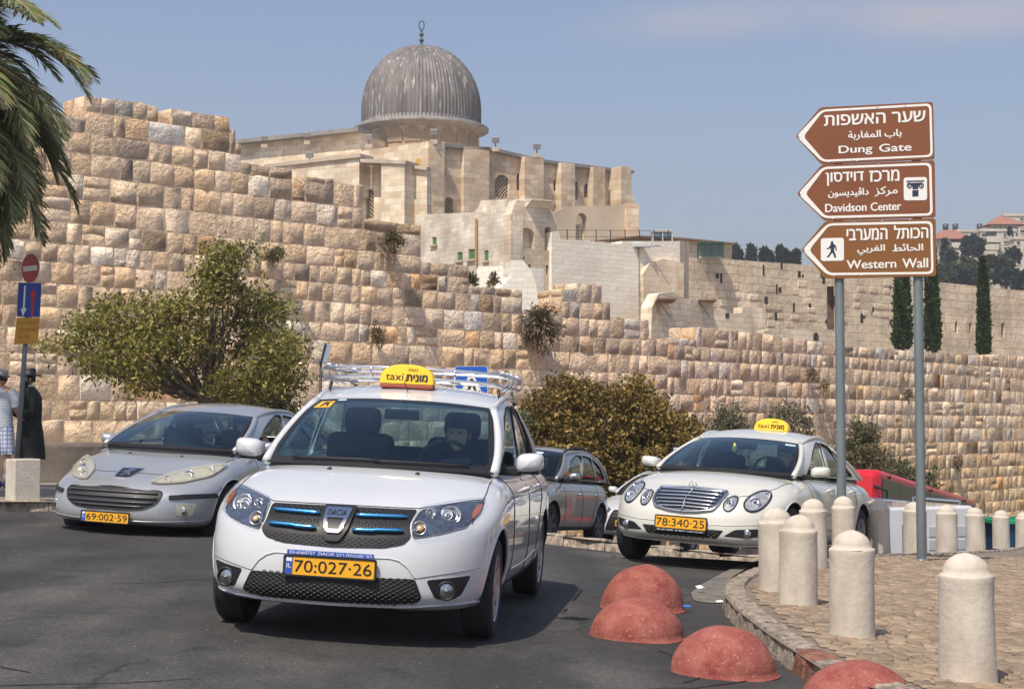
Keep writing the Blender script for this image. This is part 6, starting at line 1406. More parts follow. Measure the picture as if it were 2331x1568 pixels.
for k, z in enumerate((.735, .703, .671, .639, .607, .577)): h = .33 - .012 * k; MB().tube([C.hit('x', (u / 10 * h, z + .008 * (1 - abs(u) / 10)), .026)[0] for u in range(-10, 11)], .0095, 6).build('grille_slat', m_chr, go, True)
MB().tube([C.hit('x', (0, .54), .03)[0], C.hit('x', (0, .65), .034)[0], C.hit('x', (0, .768), .03)[0]], .009, 6).build('grille_spine', m_chr, go, True)
for y in (-.24, -.16, -.08, .08, .16, .24): MB().tube([C.hit('x', (y, .56), .018)[0], C.hit('x', (y, .75), .018)[0]], .005, 5).build('grille_post', m_chr, go)
l, _ = C.hit('z', (.56, 0), 0); Mx = Matrix.Translation(l + Vector((0, 0, .055))); st = MB(); st.tube([Mx @ Vector((0, .040 * math.cos(q), .040 * math.sin(q))) for q in [2 * math.pi * k / 24 for k in range(25)]], .0042, 6)
for q in (90, 210, 330): st.tube([Mx @ Vector((0, 0, 0)), Mx @ Vector((0, .038 * math.cos(rad(q)), .038 * math.sin(rad(q))))], [.006, .002], 5)
st.tube([l, l + Vector((0, 0, .018))], [.014, .005], 8); st.build('bonnet_star', m_chr, C.e, True)
xp = C.hit('x', (0, .43), 0)[0].x; C.plate(-.262, .262, .372, .492, '78:340·25', xp + .02, il=False)
M = frame((xp + .03, 0, .357), (0, 1, 0), (0, 0, 1), (1, 0, 0)); so_ = plate_obj('plate_holder_strip', rrect(-.262, -.012, .262, .012, .003), M, -.02, 0, m_blk, C.e); lettering('02-6717676  ' + 'מוניות העיר ירושלים'[::-1], (-.235, -.007, .235, .008), M, .0015, m_wht, so_, 0)
lo = C.patch('lower_grille', 'x', roundpoly([(-.42, .39), (.42, .39), (.36, .31), (-.36, .31)], .02), .003, m_blk, th=.015); C.honey([(-.38, .38), (.38, .38), (.34, .32), (-.34, .32)], .007, .035, .004, lo, MATS['grille_lattice'])
for sg in (1, -1):
    fo = C.patch('fog_lamp', 'x', roundpoly([(sg * .42, .335), (sg * .52, .405), (sg * .80, .435), (sg * .76, .36), (sg * .62, .33)], .02), .003, m_blk, th=.015); l, nr = C.hit('x', (sg * .62, .372), .004); MB().lathe([(.046, .0), (.04, .014), (.015, .01), (0, .022)], 18, Matrix.Translation(l) @ Vector((1, 0, 0)).to_track_quat('Z', 'Y').to_matrix().to_4x4()).build('lamp_bowl', m_refl, fo, True)
    ax = 'y' if sg > 0 else '-y'; C.line('bonnet_gap', 'z', [(.42, sg * .60), (.1, sg * .72), (-.35, sg * .75)], .0035); C.line('door_gap', ax, [(-.62, .95), (-.68, .6), (-.58, .3), (-1.5, .28)], .0035); C.line('door_gap', ax, [(-1.58, .95), (-1.58, .28)], .0035); C.line('door_gap', ax, [(-2.55, .95), (-2.5, .7), (-2.3, .5), (-2.2, .29), (-1.6, .28)], .0035)
    for xx in (-1.42, -2.4): a_, _ = C.hit(ax, (xx - .09, .83), .028); b_, _ = C.hit(ax, (xx + .09, .83), .028); a0, _ = C.hit(ax, (xx - .10, .83), -.01); b0, _ = C.hit(ax, (xx + .10, .83), -.01); MB().tube([a0, a_, b_, b0], .013, 8).build('door_handle', cream, C.e, True)
    MB().tube([C.hit(ax, (.38 * math.cos(q), .33 + .38 * math.sin(q)), -.004)[0] for q in [math.pi * k / 18 for k in range(-1, 20)]], .012, 6).build('arch_lip', cream, C.e, True)
C.line('bonnet_gap', 'x', [(-.60, .745), (-.36, .70)], .004); C.line('bonnet_gap', 'x', [(.60, .745), (.36, .70)], .004); C.line('bumper_crease', 'x', [(-.80, .475), (-.45, .44), (.45, .44), (.80, .475)], .006, cream, .0); C.line('bumper_lip', 'x', [(-.82, .265), (-.5, .245), (.5, .245), (.82, .265)], .012, cream, .0)
C.fnpatch('sticker', C.ws, [(.76, .84), (.93, .84), (.93, .90), (.76, .90)], .005, MATS['pale_sticker'], C.windscreen, th=.001); 
MB().lathe([(.0, -.05), (.025, -.03), (.03, 0), (.012, .04), (0, .06)], 10, Matrix.Translation(C.ws(-.05, .6) + Vector((-.08, 0, 0)))).build('hanging_charm', mat('charm_yellow', (.6, .55, .08), .6), C.e, True)
taxi_sign(C, -1.85, .06, 1.445, .40, .15, 'מונית'[::-1], '60090', 'smaller looking yellow roof sign of the cream taxi behind the bollards')

# --- grey silver estate car seen from its side
P = dict(pose=(-.24, 23.96, .34, -.47, .055, -.05), paint=silver2, xf=.82, xr=-3.3, W=.865, zb=.22, wb=-2.47, rw=.315, xc=-.4, n=9, cf=.30, pf=2.6, cr=.18,
         top=[(-3.4, .98), (-2.5, 1.0), (-.5, .99), (0, .94), (.5, .85), (.82, .76)], sec=[(.2, .93), (.4, .99), (.6, 1.0), (.78, .99), (.86, .955), (.95, .93), (1.0, .87)],
         front=[(.2, .78), (.4, .82), (.7, .76), (.9, .6)], rear=[(.2, -3.2), (.5, -3.3), (.8, -3.22), (1, -3.15)], crown=.04, sg=[m_sideg, m_tintg, m_tintg],
         g=dict(A0=(-.40, .74, .99), A1=(-1.05, .63, 1.40), C0=(-3.2, .72, 1.0), C1=(-2.9, .58, 1.36), bowb=.2, bowt=.1, rise=.07, peak=-.15, frit=.04, pr=.03, bowrb=.08, bowr=.06, wins=[[(.09, .05), (.41, .05), (.41, .86), (.28, .88), (.17, .74)], [(.44, .05), (.71, .06), (.69, .84), (.45, .88)], [(.735, .07), (.93, .12), (.90, .62), (.73, .82)]]))
C = wag = Car('silver_estate_car', 'grey silver estate car with roof rails seen from its side behind the white taxi', P); C.wheels(6, m_rimd); C.mirrors(-.68, 1.05, .84, 1.02, .12, m_chr2)
for sg in (1, -1):
    ax = 'y' if sg > 0 else '-y'; C.line('door_gap', ax, [(-.55, .97), (-.55, .3), (-1.4, .28)], .004); C.line('door_gap', ax, [(-1.42, .97), (-1.42, .28)], .004); C.line('door_gap', ax, [(-2.3, .97), (-2.2, .7), (-2.0, .5), (-1.95, .3)], .004); C.line('waist_crease', ax, [(-.3, .83), (-1.5, .84), (-3.1, .86)], .008, silver2, .002)
    for xx in (-1.25, -2.1): a_, _ = C.hit(ax, (xx - .08, .78), .025); b_, _ = C.hit(ax, (xx + .08, .78), .025); MB().tube([a_, b_], .013, 8).build('door_handle', m_chr2, C.e, True)
    MB().tube([C.roof(sg * .93, .06 + .84 * k / 12) + Vector((0, 0, .012 + .035 * math.sin(math.pi * k / 12) ** .4)) for k in range(13)], .017, 7).build('roof_rail', m_blk, C.e, True)
    MB().tube([C.hit(ax, (-2.47 + .37 * math.cos(q), .32 + .37 * math.sin(q)), -.004)[0] for q in [math.pi * k / 18 for k in range(-1, 20)]], .012, 6).build('arch_lip', silver2, C.e, True)
C.fnpatch('sticker', C.ws, [(.3, .82), (.55, .82), (.55, .9), (.3, .9)], .005, MATS['pale_sticker'], C.windscreen, th=.001)
# --- white car half hidden behind the cream taxi
P = dict(pose=(2.35, 28.9, .42, -.93, .07, -.055), paint=white, xf=.88, xr=-3.7, W=.9, zb=.2, wb=-2.7, rw=.32, xc=-.4, n=8, cf=.34, pf=2.5,
         top=[(-3.8, .95), (-.4, .98), (0, .92), (.5, .82), (.88, .70)], sec=[(.2, .94), (.5, 1.0), (.8, .98), (1.0, .86)], front=[(.2, .84), (.4, .88), (.6, .84), (.8, .7)], rear=[(.2, -3.6), (.5, -3.7), (1, -3.5)], crown=.05, sedan=True,
         g=dict(A0=(-.35, .74, .97), A1=(-1.2, .58, 1.34), C0=(-3.2, .72, .98), C1=(-2.4, .55, 1.33), bowb=.24, bowt=.12, rise=.07, frit=.03, wins=[[(.12, .05), (.44, .05), (.44, .88), (.22, .70)], [(.48, .05), (.78, .06), (.72, .84), (.49, .88)]]))
C = lex = Car('white_car', 'white saloon car half hidden between the grey estate car and the cream taxi', P); C.wheels(8); C.mirrors(-.78, 1.02, .86, 1.03, .12, white)
C.lamp([(.42, .66), (.78, .76), (.83, .73), (.66, .62), (.45, .58)], [(.6, .67, .035, m_refl)], m_clear, m_hsg); go = C.patch('grille', 'x', roundpoly([(-.36, .66), (.36, .66), (.48, .30), (-.48, .30)], .03), .003, m_blk, th=.02)
for z in (.6, .54, .30): MB().tube([C.hit('x', (u / 8 * .34, z), .012)[0] for u in range(-8, 9)], .008, 5).build('grille_slat', m_chr, go, True)
for sg in (1, -1): C.patch('side_intake', 'x', roundpoly([(sg * .5, .36), (sg * .8, .38), (sg * .8, .30), (sg * .5, .28)], .02), .003, m_blk, th=.015)
C.plate(-.262, .262, .38, .49, '606·94·301', C.hit('x', (0, .43), 0)[0].x + .02, il=False)

# --- red bus
K = at(2000, 1066, 33); Rr = at(2224, 1138, 44.5); ax_ = (K - Rr); BL = ax_.length; fw = ax_.normalized(); lf = Vector((fw.y, -fw.x, 0)).normalized() * -1; lf = Vector((0, 0, 1)).cross(fw).normalized(); up = fw.cross(lf).normalized(); M = Matrix.Identity(4)
for i in range(3): M[i][0] = fw[i]; M[i][1] = lf[i]; M[i][2] = up[i]; M[i][3] = K[i] - fw[i] * 0 - lf[i] * 1.25 - up[i] * 2.95
bus = empty('red_bus'); bus.matrix_world = M; tag(bus, 'red city bus with dark side windows heading up the slope behind the bollards', 'bus')
redp = mat('red_paintwork', (.60, .012, .025), .4, coat=.3); 
def rbox(x0, x1, y0, y1, z0, z1, r, n=5):
    """bus body: rounded section swept along x"""
    sec = rrect(y0, z0, y1, z1, r, n); V = []; k = len(sec); xs = [(x0, .90), (x0 + .06, .97), (x0 + .2, 1), (x1 - .35, 1), (x1 - .12, .975), (x1, .90)]
    for x, s_ in xs: V += [(x, y * s_, (z - (z0 + z1) / 2) * s_ + (z0 + z1) / 2) for y, z in sec]
    F = [[i * k + j, i * k + (j + 1) % k, (i + 1) * k + (j + 1) % k, (i + 1) * k + j] for i in range(len(xs) - 1) for j in range(k)] + [list(range(k))[::-1], [(len(xs) - 1) * k + j for j in range(k)]]
    return V, F
V, F = rbox(-BL, 0, -1.25, 1.25, .3, 2.95, .13); o = mobj('body', V, F, redp, bus, True); fixn(o); sharp(o, 40)
gl = mat('bus_glass', (.045, .036, .030), .15, spec=.3)  # brown of the mirrored wall put into the glass base colour
for sg in (1, -1):
    n = 7
    for k in range(n):
        x0, x1 = -.35 - (BL - .7) * k / n - (BL - .7) / n + .03, -.35 - (BL - .7) * k / n
        MB().box(x0, sg * 1.235, 1.15, x1, sg * 1.27, 2.78, bev=.01).build('side_window', gl, bus)
    for k in (0, 3, 6): MB().tube([(-1 - k * 1.6, sg * 1.24, 2.85), (-1 - k * 1.6, sg * 1.29, 2.85)], .05, 8).build('marker_lamp', m_blk, bus)
    for x in (-2.6, -9):
        w_ = MB().lathe([(.3, -.14), (.46, -.14), (.48, 0), (.46, .14), (.3, .14)], 28, Matrix.Translation((x, sg * 1.1, .48)) @ Matrix.Rotation(rad(90), 4, 'X')).build('wheel', m_rub, bus, True); MB().lathe([(0, -.06), (.3, -.1), (.3, .1), (0, .06)], 20, Matrix.Translation((x, sg * 1.14, .48)) @ Matrix.Rotation(rad(90), 4, 'X')).build('rim', m_rimm, w_, True)
    MB().box(-.1, sg * 1.3, 1.75, .08, sg * 1.55, 2.3, bev=.06).build('wing_mirror', m_blk, bus); MB().tube([(-.05, sg * 1.15, 2.6), (0, sg * 1.42, 2.5), (0, sg * 1.42, 2.25)], .03, 6).build('mirror_arm', m_blk, bus)
MB().box(-.04, -1.05, 1.0, .02, 1.05, 2.45, bev=.02).build('windscreen', gl, bus); MB().box(-.03, -.8, 2.52, .015, .8, 2.78).build('destination_display', m_blk, bus)
# --- white van and what stands right of it behind the bollards
p = at(2165, 1145, 28.5); va = rad(-163); van = empty('white_van', (p.x + math.cos(va) * 2.5, p.y + math.sin(va) * 2.5, p.z - 2.02), va); tag(van, 'white van with grey slatted side below the red bus, seen between the bollards', 'van')
prof = [(1.5, .35), (1.55, .75), (1.35, 1.05), (.85, 1.2), (.35, 1.9), (.1, 2.0), (-2.4, 2.02), (-2.5, 1.9), (-2.5, .35)]
Mv = frame((0, .82, 0), (1, 0, 0), (0, 0, 1), (0, -1, 0)); vb = MB(); vb.prism([(x, z) for x, z in prof], 1.64, Mv); o = vb.build('body', white, van); bm = bmesh.new(); bm.from_mesh(o.data); bmesh.ops.recalc_face_normals(bm, faces=bm.faces[:]); bmesh.ops.bevel(bm, geom=bm.edges[:], offset=.05, segments=2, affect='EDGES', profile=.5, clamp_overlap=True); bm.to_mesh(o.data); bm.free()
for sg in (1, -1):
    MB().add([(.72, sg * .83, 1.20), (.50, sg * .83, 1.58), (.0, sg * .83, 1.62), (.0, sg * .83, 1.20)], [[0, 1, 2, 3]] if sg < 0 else [[3, 2, 1, 0]]).build('side_window', gl, van)
    for k in range(5): MB().box(-2.3, sg * .82 - .012, .62 + k * .22, -1.55, sg * .82 + .012, .80 + k * .22, bev=.008).build('side_panel', mat('slat_panel_grey', (.42, .44, .48), .5), van)
    MB().box(-1.42, sg * .80, 1.25, -1.05, sg * .83, 1.72, bev=.01).build('rear_side_window', gl, van)
    for x in (.95, -1.8): MB().lathe([(0, -.09), (.3, -.09), (.31, 0), (.3, .09), (0, .09)], 24, Matrix.Translation((x, sg * .74, .31)) @ Matrix.Rotation(rad(90), 4, 'X')).build('wheel', m_rub, van, True)
MB().add([(1.36, -.7, 1.08), (1.36, .7, 1.08), (.42, .66, 1.86), (.42, -.66, 1.86)], [[0, 1, 2, 3]]).build('windscreen', gl, van).location = (.03, 0, .03)
for x in (-2.2, -1.2, -.3): MB().tube([(x, -.75, 2.02), (x, -.75, 2.1), (x, .75, 2.1), (x, .75, 2.02)], .02, 5).build('roof_bar', m_chr2, van)
p = at(2340, 1180, 33.5); bn = empty('waste_skip', (p.x + .0, p.y, p.z - 1.05), .1); tag(bn, 'dark blue open skip with a bright green rim beyond the last bollards', 'skip')
mbl = mat('skip_blue', (.015, .055, .12), .5, c2=(.02, .08, .16), scale=3); MB().add([(-.75, -.5, .1), (.75, -.5, .1), (.75, .5, .1), (-.75, .5, .1), (-.85, -.62, 1.0), (.95, -.62, 1.0), (.95, .62, 1.0), (-.85, .62, 1.0)], [[3, 2, 1, 0], [0, 1, 5, 4], [1, 2, 6, 5], [2, 3, 7, 6], [3, 0, 4, 7]]).build('body', mbl, bn)
mgn = mat('rim_green', (.02, .30, .14), .4); MB().box(-.9, -.68, .98, 1.0, -.58, 1.06, bev=.01).box(-.9, .58, .98, 1.0, .68, 1.06).box(-.92, -.6, .98, -.84, .6, 1.06).box(.93, -.6, .98, 1.0, .6, 1.06).build('rim', mgn, bn)
for x in (-.5, 0, .5): MB().box(x - .03, -.66, .15, x + .03, -.56, .98).build('rib', mbl, bn)
# ------------------------------------------------------------------ bollards and painted domes
m_boll = mat('whitewashed_stone', (.60, .54, .46), .9, c2=(.44, .38, .31), scale=7, detail=8, contrast=(.35, .7), stretch=(1, 1, .4), bump=.4, bscale=22, bdist=.015, c3=(.38, .32, .26), scale3=4.5, con3=(.62, .8))
m_bollg = mat('dark_grey_stone', (.14, .145, .15), .85, c2=(.20, .20, .20), scale=6, detail=7, bump=.45, bscale=22, bdist=.015, c3=(.07, .07, .07), scale3=6, con3=(.6, .7))
def bollard(px, Y, label, h=.66, r=.142, m=m_boll, seed=0, wx=0):
    P = plan(px, Y); z = pz(P.x, P.y) - .02; rr = random.Random(seed); e = empty('stone_bollard', (P.x, P.y, z)); tag(e, label, 'bollard', 'round topped stone bollards along the plaza edge')
    e.rotation_euler = (rr.uniform(-.012, .012), rr.uniform(-.012, .012), rr.uniform(0, 6))
    def ring(prof, name):
        n = 36; V, F = [], []; ph = [rr.uniform(0, 6.28) for _ in range(4)]
        for rd_, zz in prof:
            for k in range(n):
                q = 2 * math.pi * k / n; w_ = 1 + .012 * math.sin(2 * q + ph[0] + zz * 6) + .010 * math.sin(3 * q + ph[1] - zz * 9) + .007 * math.sin(7 * q + ph[2] + zz * 22)
                V.append((rd_ * w_ * math.cos(q), rd_ * w_ * math.sin(q), zz + .003 * math.sin(3 * q + ph[3])))
        for i in range(len(prof) - 1):
            for k in range(n): F.append([i * n + k, i * n + (k + 1) % n, (i + 1) * n + (k + 1) % n, (i + 1) * n + k])
        F.append([(len(prof) - 1) * n + k for k in range(n)]); return mobj(name, V, F, m, e, True)
    ring([(r * 1.02, 0), (r * 1.0, .05), (r * .99, h * .2), (r * .975, h * .4), (r * .965, h * .6), (r * .965, h * .78), (r * .985, h * .815), (r * .96, h * .835)], 'shaft')
    t = h * .835; c = [(r * .955, t - .004), (r * .82, t + h * .02)]
    c += [(r * .82 * math.cos(a), t + h * .02 + (h * .143) * math.sin(a)) for a in [math.pi / 2 * k / 9 for k in range(1, 9)]] + [(r * .04, h)]
    ring(c, 'cap'); return e
BL_ = [(2195, 8.4, 'nearest and largest white stone bollard at the right of the plaza', .66, .145), (1934, 10.05, 'white stone bollard directly in front of the left sign post foot', .66, .142), (1813, 11.8, 'white stone bollard standing before the cream taxi wing, second from the kerb corner', .66, .14), (1766, 12.8, 'white stone bollard nearest the kerb corner, partly behind its neighbour', .66, .145),
       (1848, 15.4, 'white stone bollard beside the cream taxi front wheel arch', .66, .135), (1918, 16.7, 'white stone bollard hidden behind the left sign post by the taxi doors', .66, .125)]
for i, (px, Y, lb, h, r) in enumerate(BL_): bollard(px, Y, lb, h, r, seed=i)
bollard(1996, 19.2, 'shaded grey looking stone bollard at the cream taxi rear wheel', .66, .145, m_boll, 20)
for i, (px, Y, lb) in enumerate(((2080, 20.5, 'white stone bollard just left of and behind the right sign post'), (2152, 22.8, 'white stone bollard before the white van, first right of the right sign post'), (2217, 25, 'white stone bollard against the red bus tail, second right of the sign post'), (2275, 28.3, 'small white stone bollard in front of the blue skip'), (2326, 30.6, 'last tiny white stone bollard cut by the right frame edge'))):
    bollard(px, Y, lb, .655, .15, seed=30 + i)
m_red = mat('worn_red_paint', (.23, .042, .036), .9, c2=(.33, .11, .085), scale=8, detail=8, contrast=(.35, .65), bump=.7, bscale=30, bdist=.014, c3=(.38, .25, .17), scale3=55, con3=(.58, .70), detailb=6)
def dome(px, py, w_px, h_px, Y, label, seed):
    P = at(px, py, Y); r = w_px / 2.1 / FPX * Y; h = h_px * .95 / FPX * Y; z = gz(P.x, P.y) - .01; rr = random.Random(seed); n = 44; V, F = [], []; ph = [rr.uniform(0, 6) for _ in range(6)]
    prof = [(1.06, 0), (1.045, .02), (1.0, .035)] + [(math.cos(a), .035 + .965 * math.sin(a)) for a in [math.pi / 2 * k / 14 for k in range(1, 14)]]
    for k_, zz in prof:
        for k in range(n): q = 2 * math.pi * k / n; w_ = 1 + .018 * math.sin(2 * q + ph[0]) + .014 * math.sin(3 * q + ph[1] + zz * 4) + .008 * math.sin(5 * q + ph[2] + 8 * zz); V.append((r * k_ * w_ * math.cos(q), r * k_ * w_ * math.sin(q), h * zz * (1 + .02 * math.sin(q + ph[3]))))
    for i in range(len(prof) - 1):
        for k in range(n): F.append([i * n + k, i * n + (k + 1) % n, (i + 1) * n + (k + 1) % n, (i + 1) * n + k])
    F.append([(len(prof) - 1) * n + k for k in range(n)]); o = mobj('red_dome', V, F, m_red, None, True); o.location = (P.x, P.y, z); tag(o, label, 'dome bollard', 'red painted concrete domes along the kerb'); return o
dome(1462, 1372, 196, 108, 12.1, 'farthest red concrete dome, behind another dome at the road edge', 1)
dome(1448, 1426, 226, 96, 10.45, 'red concrete dome in front of the farthest one, dark chip near its top', 2)
dome(1647, 1512, 246, 116, 9.05, 'red concrete dome standing alone by the kerb, third from the back', 3)
dome(1950, 1590, 262, 104, 8.25, 'nearest red concrete dome, cut off by the bottom edge', 4)
m_chip = mat('dark_chip', (.03, .02, .02), .9)
# litter by the kerb
def bit(px, py, label, name, cat, m, r, sh):
    P = hit(px, py, gz) ; e = MB(); rr = random.Random(px); pts = [(math.cos(q) * r * rr.uniform(.6, 1.1) * sh, math.sin(q) * r * rr.uniform(.6, 1.1), rr.uniform(.004, r * .5)) for q in [2 * math.pi * k / 7 for k in range(7)]] + [(0, 0, r * .7)]
    e.add(pts, [[k, (k + 1) % 7, 7] for k in range(7)] + [[6, 5, 4, 3, 2, 1, 0]]); o = e.build(name, m); o.location = (P.x, P.y, P.z + .035); tag(o, label, cat)
bit(1594, 1350, 'small crumpled clear plastic scrap in the gutter by the kerb corner', 'plastic_scrap', 'litter', mat('plastic_scrap', (.75, .78, .8), .2, coat=.6), .05, 1)
bit(1560, 1393, 'tiny blue scrap between the domes and the kerb', 'paper_scrap', 'litter', mat('blue_scrap', (.05, .2, .7), .4), .03, 1.6)
bit(1640, 1381, 'tiny white scrap at the foot of the kerb corner', 'paper_scrap', 'litter', mat('white_scrap', (.75, .75, .78), .5), .03, 1.2)

# ------------------------------------------------------------------ brown direction signs
PA, PB = plan(1914, 17.44), plan(2094, 17.22); a_ = (PB - PA).normalized(); nS = Vector((a_.y, -a_.x, 0)); o0 = PA + nS * .075; MS = frame(o0, a_, (0, 0, 1), nS)
m_brown = mat('sign_brown', (.215, .068, .020), .45, c2=(.19, .058, .017), scale=1.5, coat=.15); m_brown2 = mat('sign_brown_olive', (.225, .085, .016), .45, c2=(.20, .075, .014), scale=1.5, coat=.15); m_sw = mat('sign_white', (.78, .76, .72), .45); m_snavy = mat('sign_navy', (.015, .025, .06), .5)
m_galv = mat('galvanised_post', (.22, .26, .27), .45, c2=(.16, .19, .20), scale=3, stretch=(1, 1, .2), metal=.35, bump=.15, bscale=30)
def sp(x, y):
    p = on_plane(1766.4 + .302 * x, 200.3 + .302 * y, o0, nS); return ((p - o0).dot(a_), p.z)
def sbox(x0, y0, x1, y1):
    a, b = sp(x0, y0), sp(x1, y1); return (a[0], a[1], b[0], b[1])
for P, lb, zb_ in ((PA, 'left galvanised post of the brown direction signs', None), (PB, 'right galvanised post of the brown direction signs', None)):
    z = pz(P.x, P.y); o = MB().lathe([(.050, z - .1), (.050, 4.62), (.0, 4.63)], 20).build('sign_post', m_galv, None, True); o.location = (P.x, P.y, 0); sharp(o, 40); tag(o, lb, 'post', 'posts of the brown signs')
    if P is PB: MB().lathe([(.075, z - .01), (.07, z + .015), (.051, z + .02)], 20).build('foot_collar', m_galv, o, True)
BRD = [('brown arrow sign pointing left reading Dung Gate, top of three', m_brown, [(148, 366), (335, 148), (1184, 106), (1196, 536), (340, 574)], [(153, 366), (343, 165), (1172, 118), (1183, 520), (348, 560)], [(207, 368), (352, 181), (1155, 136), (1165, 506), (358, 543)],
        [('שער האשפות'[::-1], (365, 288, 1125, 172), -.004), ('ﺔﺑﺭﺎﻐﻤﻟﺍ ﺏﺎﺑ', (545, 398, 945, 310), -.003), ('Dung', (475, 512, 725, 428), -.003), ('Gate', (780, 484, 1020, 415), -.003)]),
       ('brown arrow sign pointing left reading Davidson Center with a column pictogram', m_brown, [(157, 800), (345, 579), (1196, 546), (1203, 974), (365, 1001)], [(165, 800), (352, 596), (1172, 564), (1182, 962), (362, 984)], [(222, 798), (362, 613), (1153, 582), (1163, 946), (372, 966)],
        [('מרכז'[::-1], (706, 708, 928, 616), -.004), ('דוידסון'[::-1], (378, 738, 660, 630), -.004), ('ﺰﻛﺮﻣ', (745, 820, 915, 740), -.003), ('ﻥﻮﺴﻳﺪﻴﭬﺍﺩ', (395, 832, 697, 748), -.003), ('Davidson', (373, 938, 681, 866), -.003), ('Center', (716, 928, 942, 858), -.003)]),
       ('brown arrow sign pointing left reading Western Wall with a walking figure', m_brown2, [(190, 1222), (370, 1006), (1204, 983), (1208, 1416), (377, 1437)], [(196, 1222), (390, 1021), (1180, 1003), (1188, 1402), (388, 1412)], [(250, 1222), (398, 1038), (1163, 1022), (1170, 1386), (402, 1394)],
        [('הכותל'[::-1], (893, 1138, 1145, 1030), -.004), ('המערבי'[::-1], (535, 1150, 838, 1055), -.004), ('ﻂﺋﺎﺤﻟﺍ', (880, 1232, 1108, 1172), -.003), ('ﻲﺑﺮﻐﻟﺍ', (615, 1260, 820, 1180), -.003), ('Western', (535, 1364, 905, 1290), -.003), ('Wall', (955, 1358, 1145, 1282), -.003)])]
for k, (lb, mm, ol, bo_, bi, txt) in enumerate(BRD):
    e = empty('direction_sign', o0 + Vector((0, 0, 0))); tag(e, lb, 'sign', 'brown direction signs on two posts'); e.location = (0, 0, 0)
    plate_obj('board', roundpoly([sp(*p) for p in ol], .03), MS, -.035, 0, mm, e)
    plate_obj('border', roundpoly([sp(*p) for p in bo_], .06), MS, .0008, .0025, m_sw, e, [roundpoly([sp(*p) for p in bi], .045)])
    for t, bx, bd_ in txt: lettering(t, sbox(*bx), MS, .004, m_sw, e, max(0, bd_), fat=-bd_)
    for (x, y) in [(ol[1][0] + 220, ol[1][1] - 2), (ol[1][0] + 430, ol[1][1] - 12), (ol[1][0] + 640, ol[1][1] - 22), (ol[0][0] + 28, ol[0][1] + 5), (ol[4][0] + 60, ol[4][1] - 12), (ol[4][0] + 270, ol[4][1] - 22)]:
        u, v = sp(x, y + 11 if y < ol[0][1] else y - 2); MB().lathe([(.0, .007), (.008, .005), (.009, 0)], 8, MS @ Matrix.Translation((u, v, 0))).build('rivet', m_chr2, e, True)
    if k == 1:
        plate_obj('pictogram_panel', roundpoly([sp(962, 676), sp(1138, 672), sp(1140, 847), sp(964, 849)], .03), MS, .0015, .004, m_sw, e)
        plate_obj('column_pictogram', [sp(x, y) for x, y in ((983, 701), (1118, 697), (1118, 707), (983, 711))], MS, .004, .006, m_snavy, e)
        plate_obj('column_pictogram', [sp(x, y) for x, y in ((1028, 772), (1075, 771), (1074, 818), (1028, 820))], MS, .004, .006, m_snavy, e)
        plate_obj('column_pictogram', [sp(x, y) for x, y in ((1005, 718), (1098, 714), (1088, 730), (1072, 748), (1072, 764), (1030, 766), (1030, 750), (1014, 732))], MS, .004, .006, m_snavy, e)
        for cx, sg in ((1008, -1), (1093, 1)):
            P = [sp(cx + sg * 0 + 19 * (1 - q / 11) * math.cos(q) * sg, 738 + 20 * (1 - q / 11) * math.sin(q)) for q in [k_ * .4 for k_ in range(-4, 22)]]; MB().tube([MS @ Vector((u, v, .005)) for u, v in P], .0055, 5).build('column_pictogram', m_snavy, e)
    if k == 2:
        plate_obj('pictogram_panel', roundpoly([sp(338, 1134), sp(512, 1129), sp(513, 1302), sp(339, 1305)], .03), MS, .0015, .004, m_sw, e)
        man = [(412, 1172), (416, 1158), (424, 1153), (431, 1158), (432, 1172), (442, 1180), (455, 1196), (459, 1226), (450, 1228), (446, 1204), (440, 1200), (438, 1228), (448, 1250), (455, 1276), (440, 1280), (434, 1256), (424, 1240), (412, 1258), (396, 1278), (382, 1274), (398, 1256), (410, 1236), (414, 1208), (402, 1212), (384, 1218), (382, 1211), (398, 1203), (410, 1186)]
        plate_obj('walking_figure', [sp(x, y) for x, y in man], MS, .004, .006, m_snavy, e)
for P in (PA, PB):
    for z in (4.3, 3.6, 2.95): pass
p0_ = at(1890, 652, 17.6); p1_ = at(1890, 750, 17.6); o = MB().box(-.035, -.012, p1_.z, .035, .012, p0_.z).build('side_plaque', mat('plaque_dark', (.08, .06, .08), .5, c2=(.2, .13, .07), scale=5)); o.location = (p0_.x, p0_.y, 0); tag(o, 'narrow dark plaque seen edge on behind the left sign post', 'plaque')

# ------------------------------------------------------------------ left hand road signs, block, bench
def lz_(px, Y): P = plan(px, Y); return lz(P.x, P.y)
Yp = 20.6; pb_ = at(32, 1118, Yp); pt_ = at(72, 590, Yp); pb_.z = lz(pb_.x, pb_.y) - .05
post = MB().tube([pb_, pt_], .031, 14).build('road_sign_post', m_galv, None, True); tag(post, 'leaning grey post carrying the no entry sign at the left', 'post')
def spanel(name, label, cat, pts, m, rot, border=None):
    c = at(sum(p[0] for p in pts) / len(pts), sum(p[1] for p in pts) / len(pts), Yp - .06); nn = Vector((math.sin(rot), -math.cos(rot), 0)); A = Vector((math.cos(rot), math.sin(rot), 0)); M = frame(c, A, (0, 0, 1), nn)
    P = []
    for x, y in pts: q = on_plane(x, y, c, nn) - c; P.append((q.dot(A), q.z))
    e = empty(name); tag(e, label, cat); return e, P, M, c, A, nn
rt = -.66
c = at(69, 611, Yp - .06); rd_ = 34.5 * Yp / FPX; A = Vector((math.cos(rt), math.sin(rt), 0)); nn = Vector((A.y, -A.x, 0)); M = frame(c, A, (0, 0, 1), nn); e = empty('no_entry_sign'); tag(e, 'round red no entry sign with a white bar at the left', 'sign')
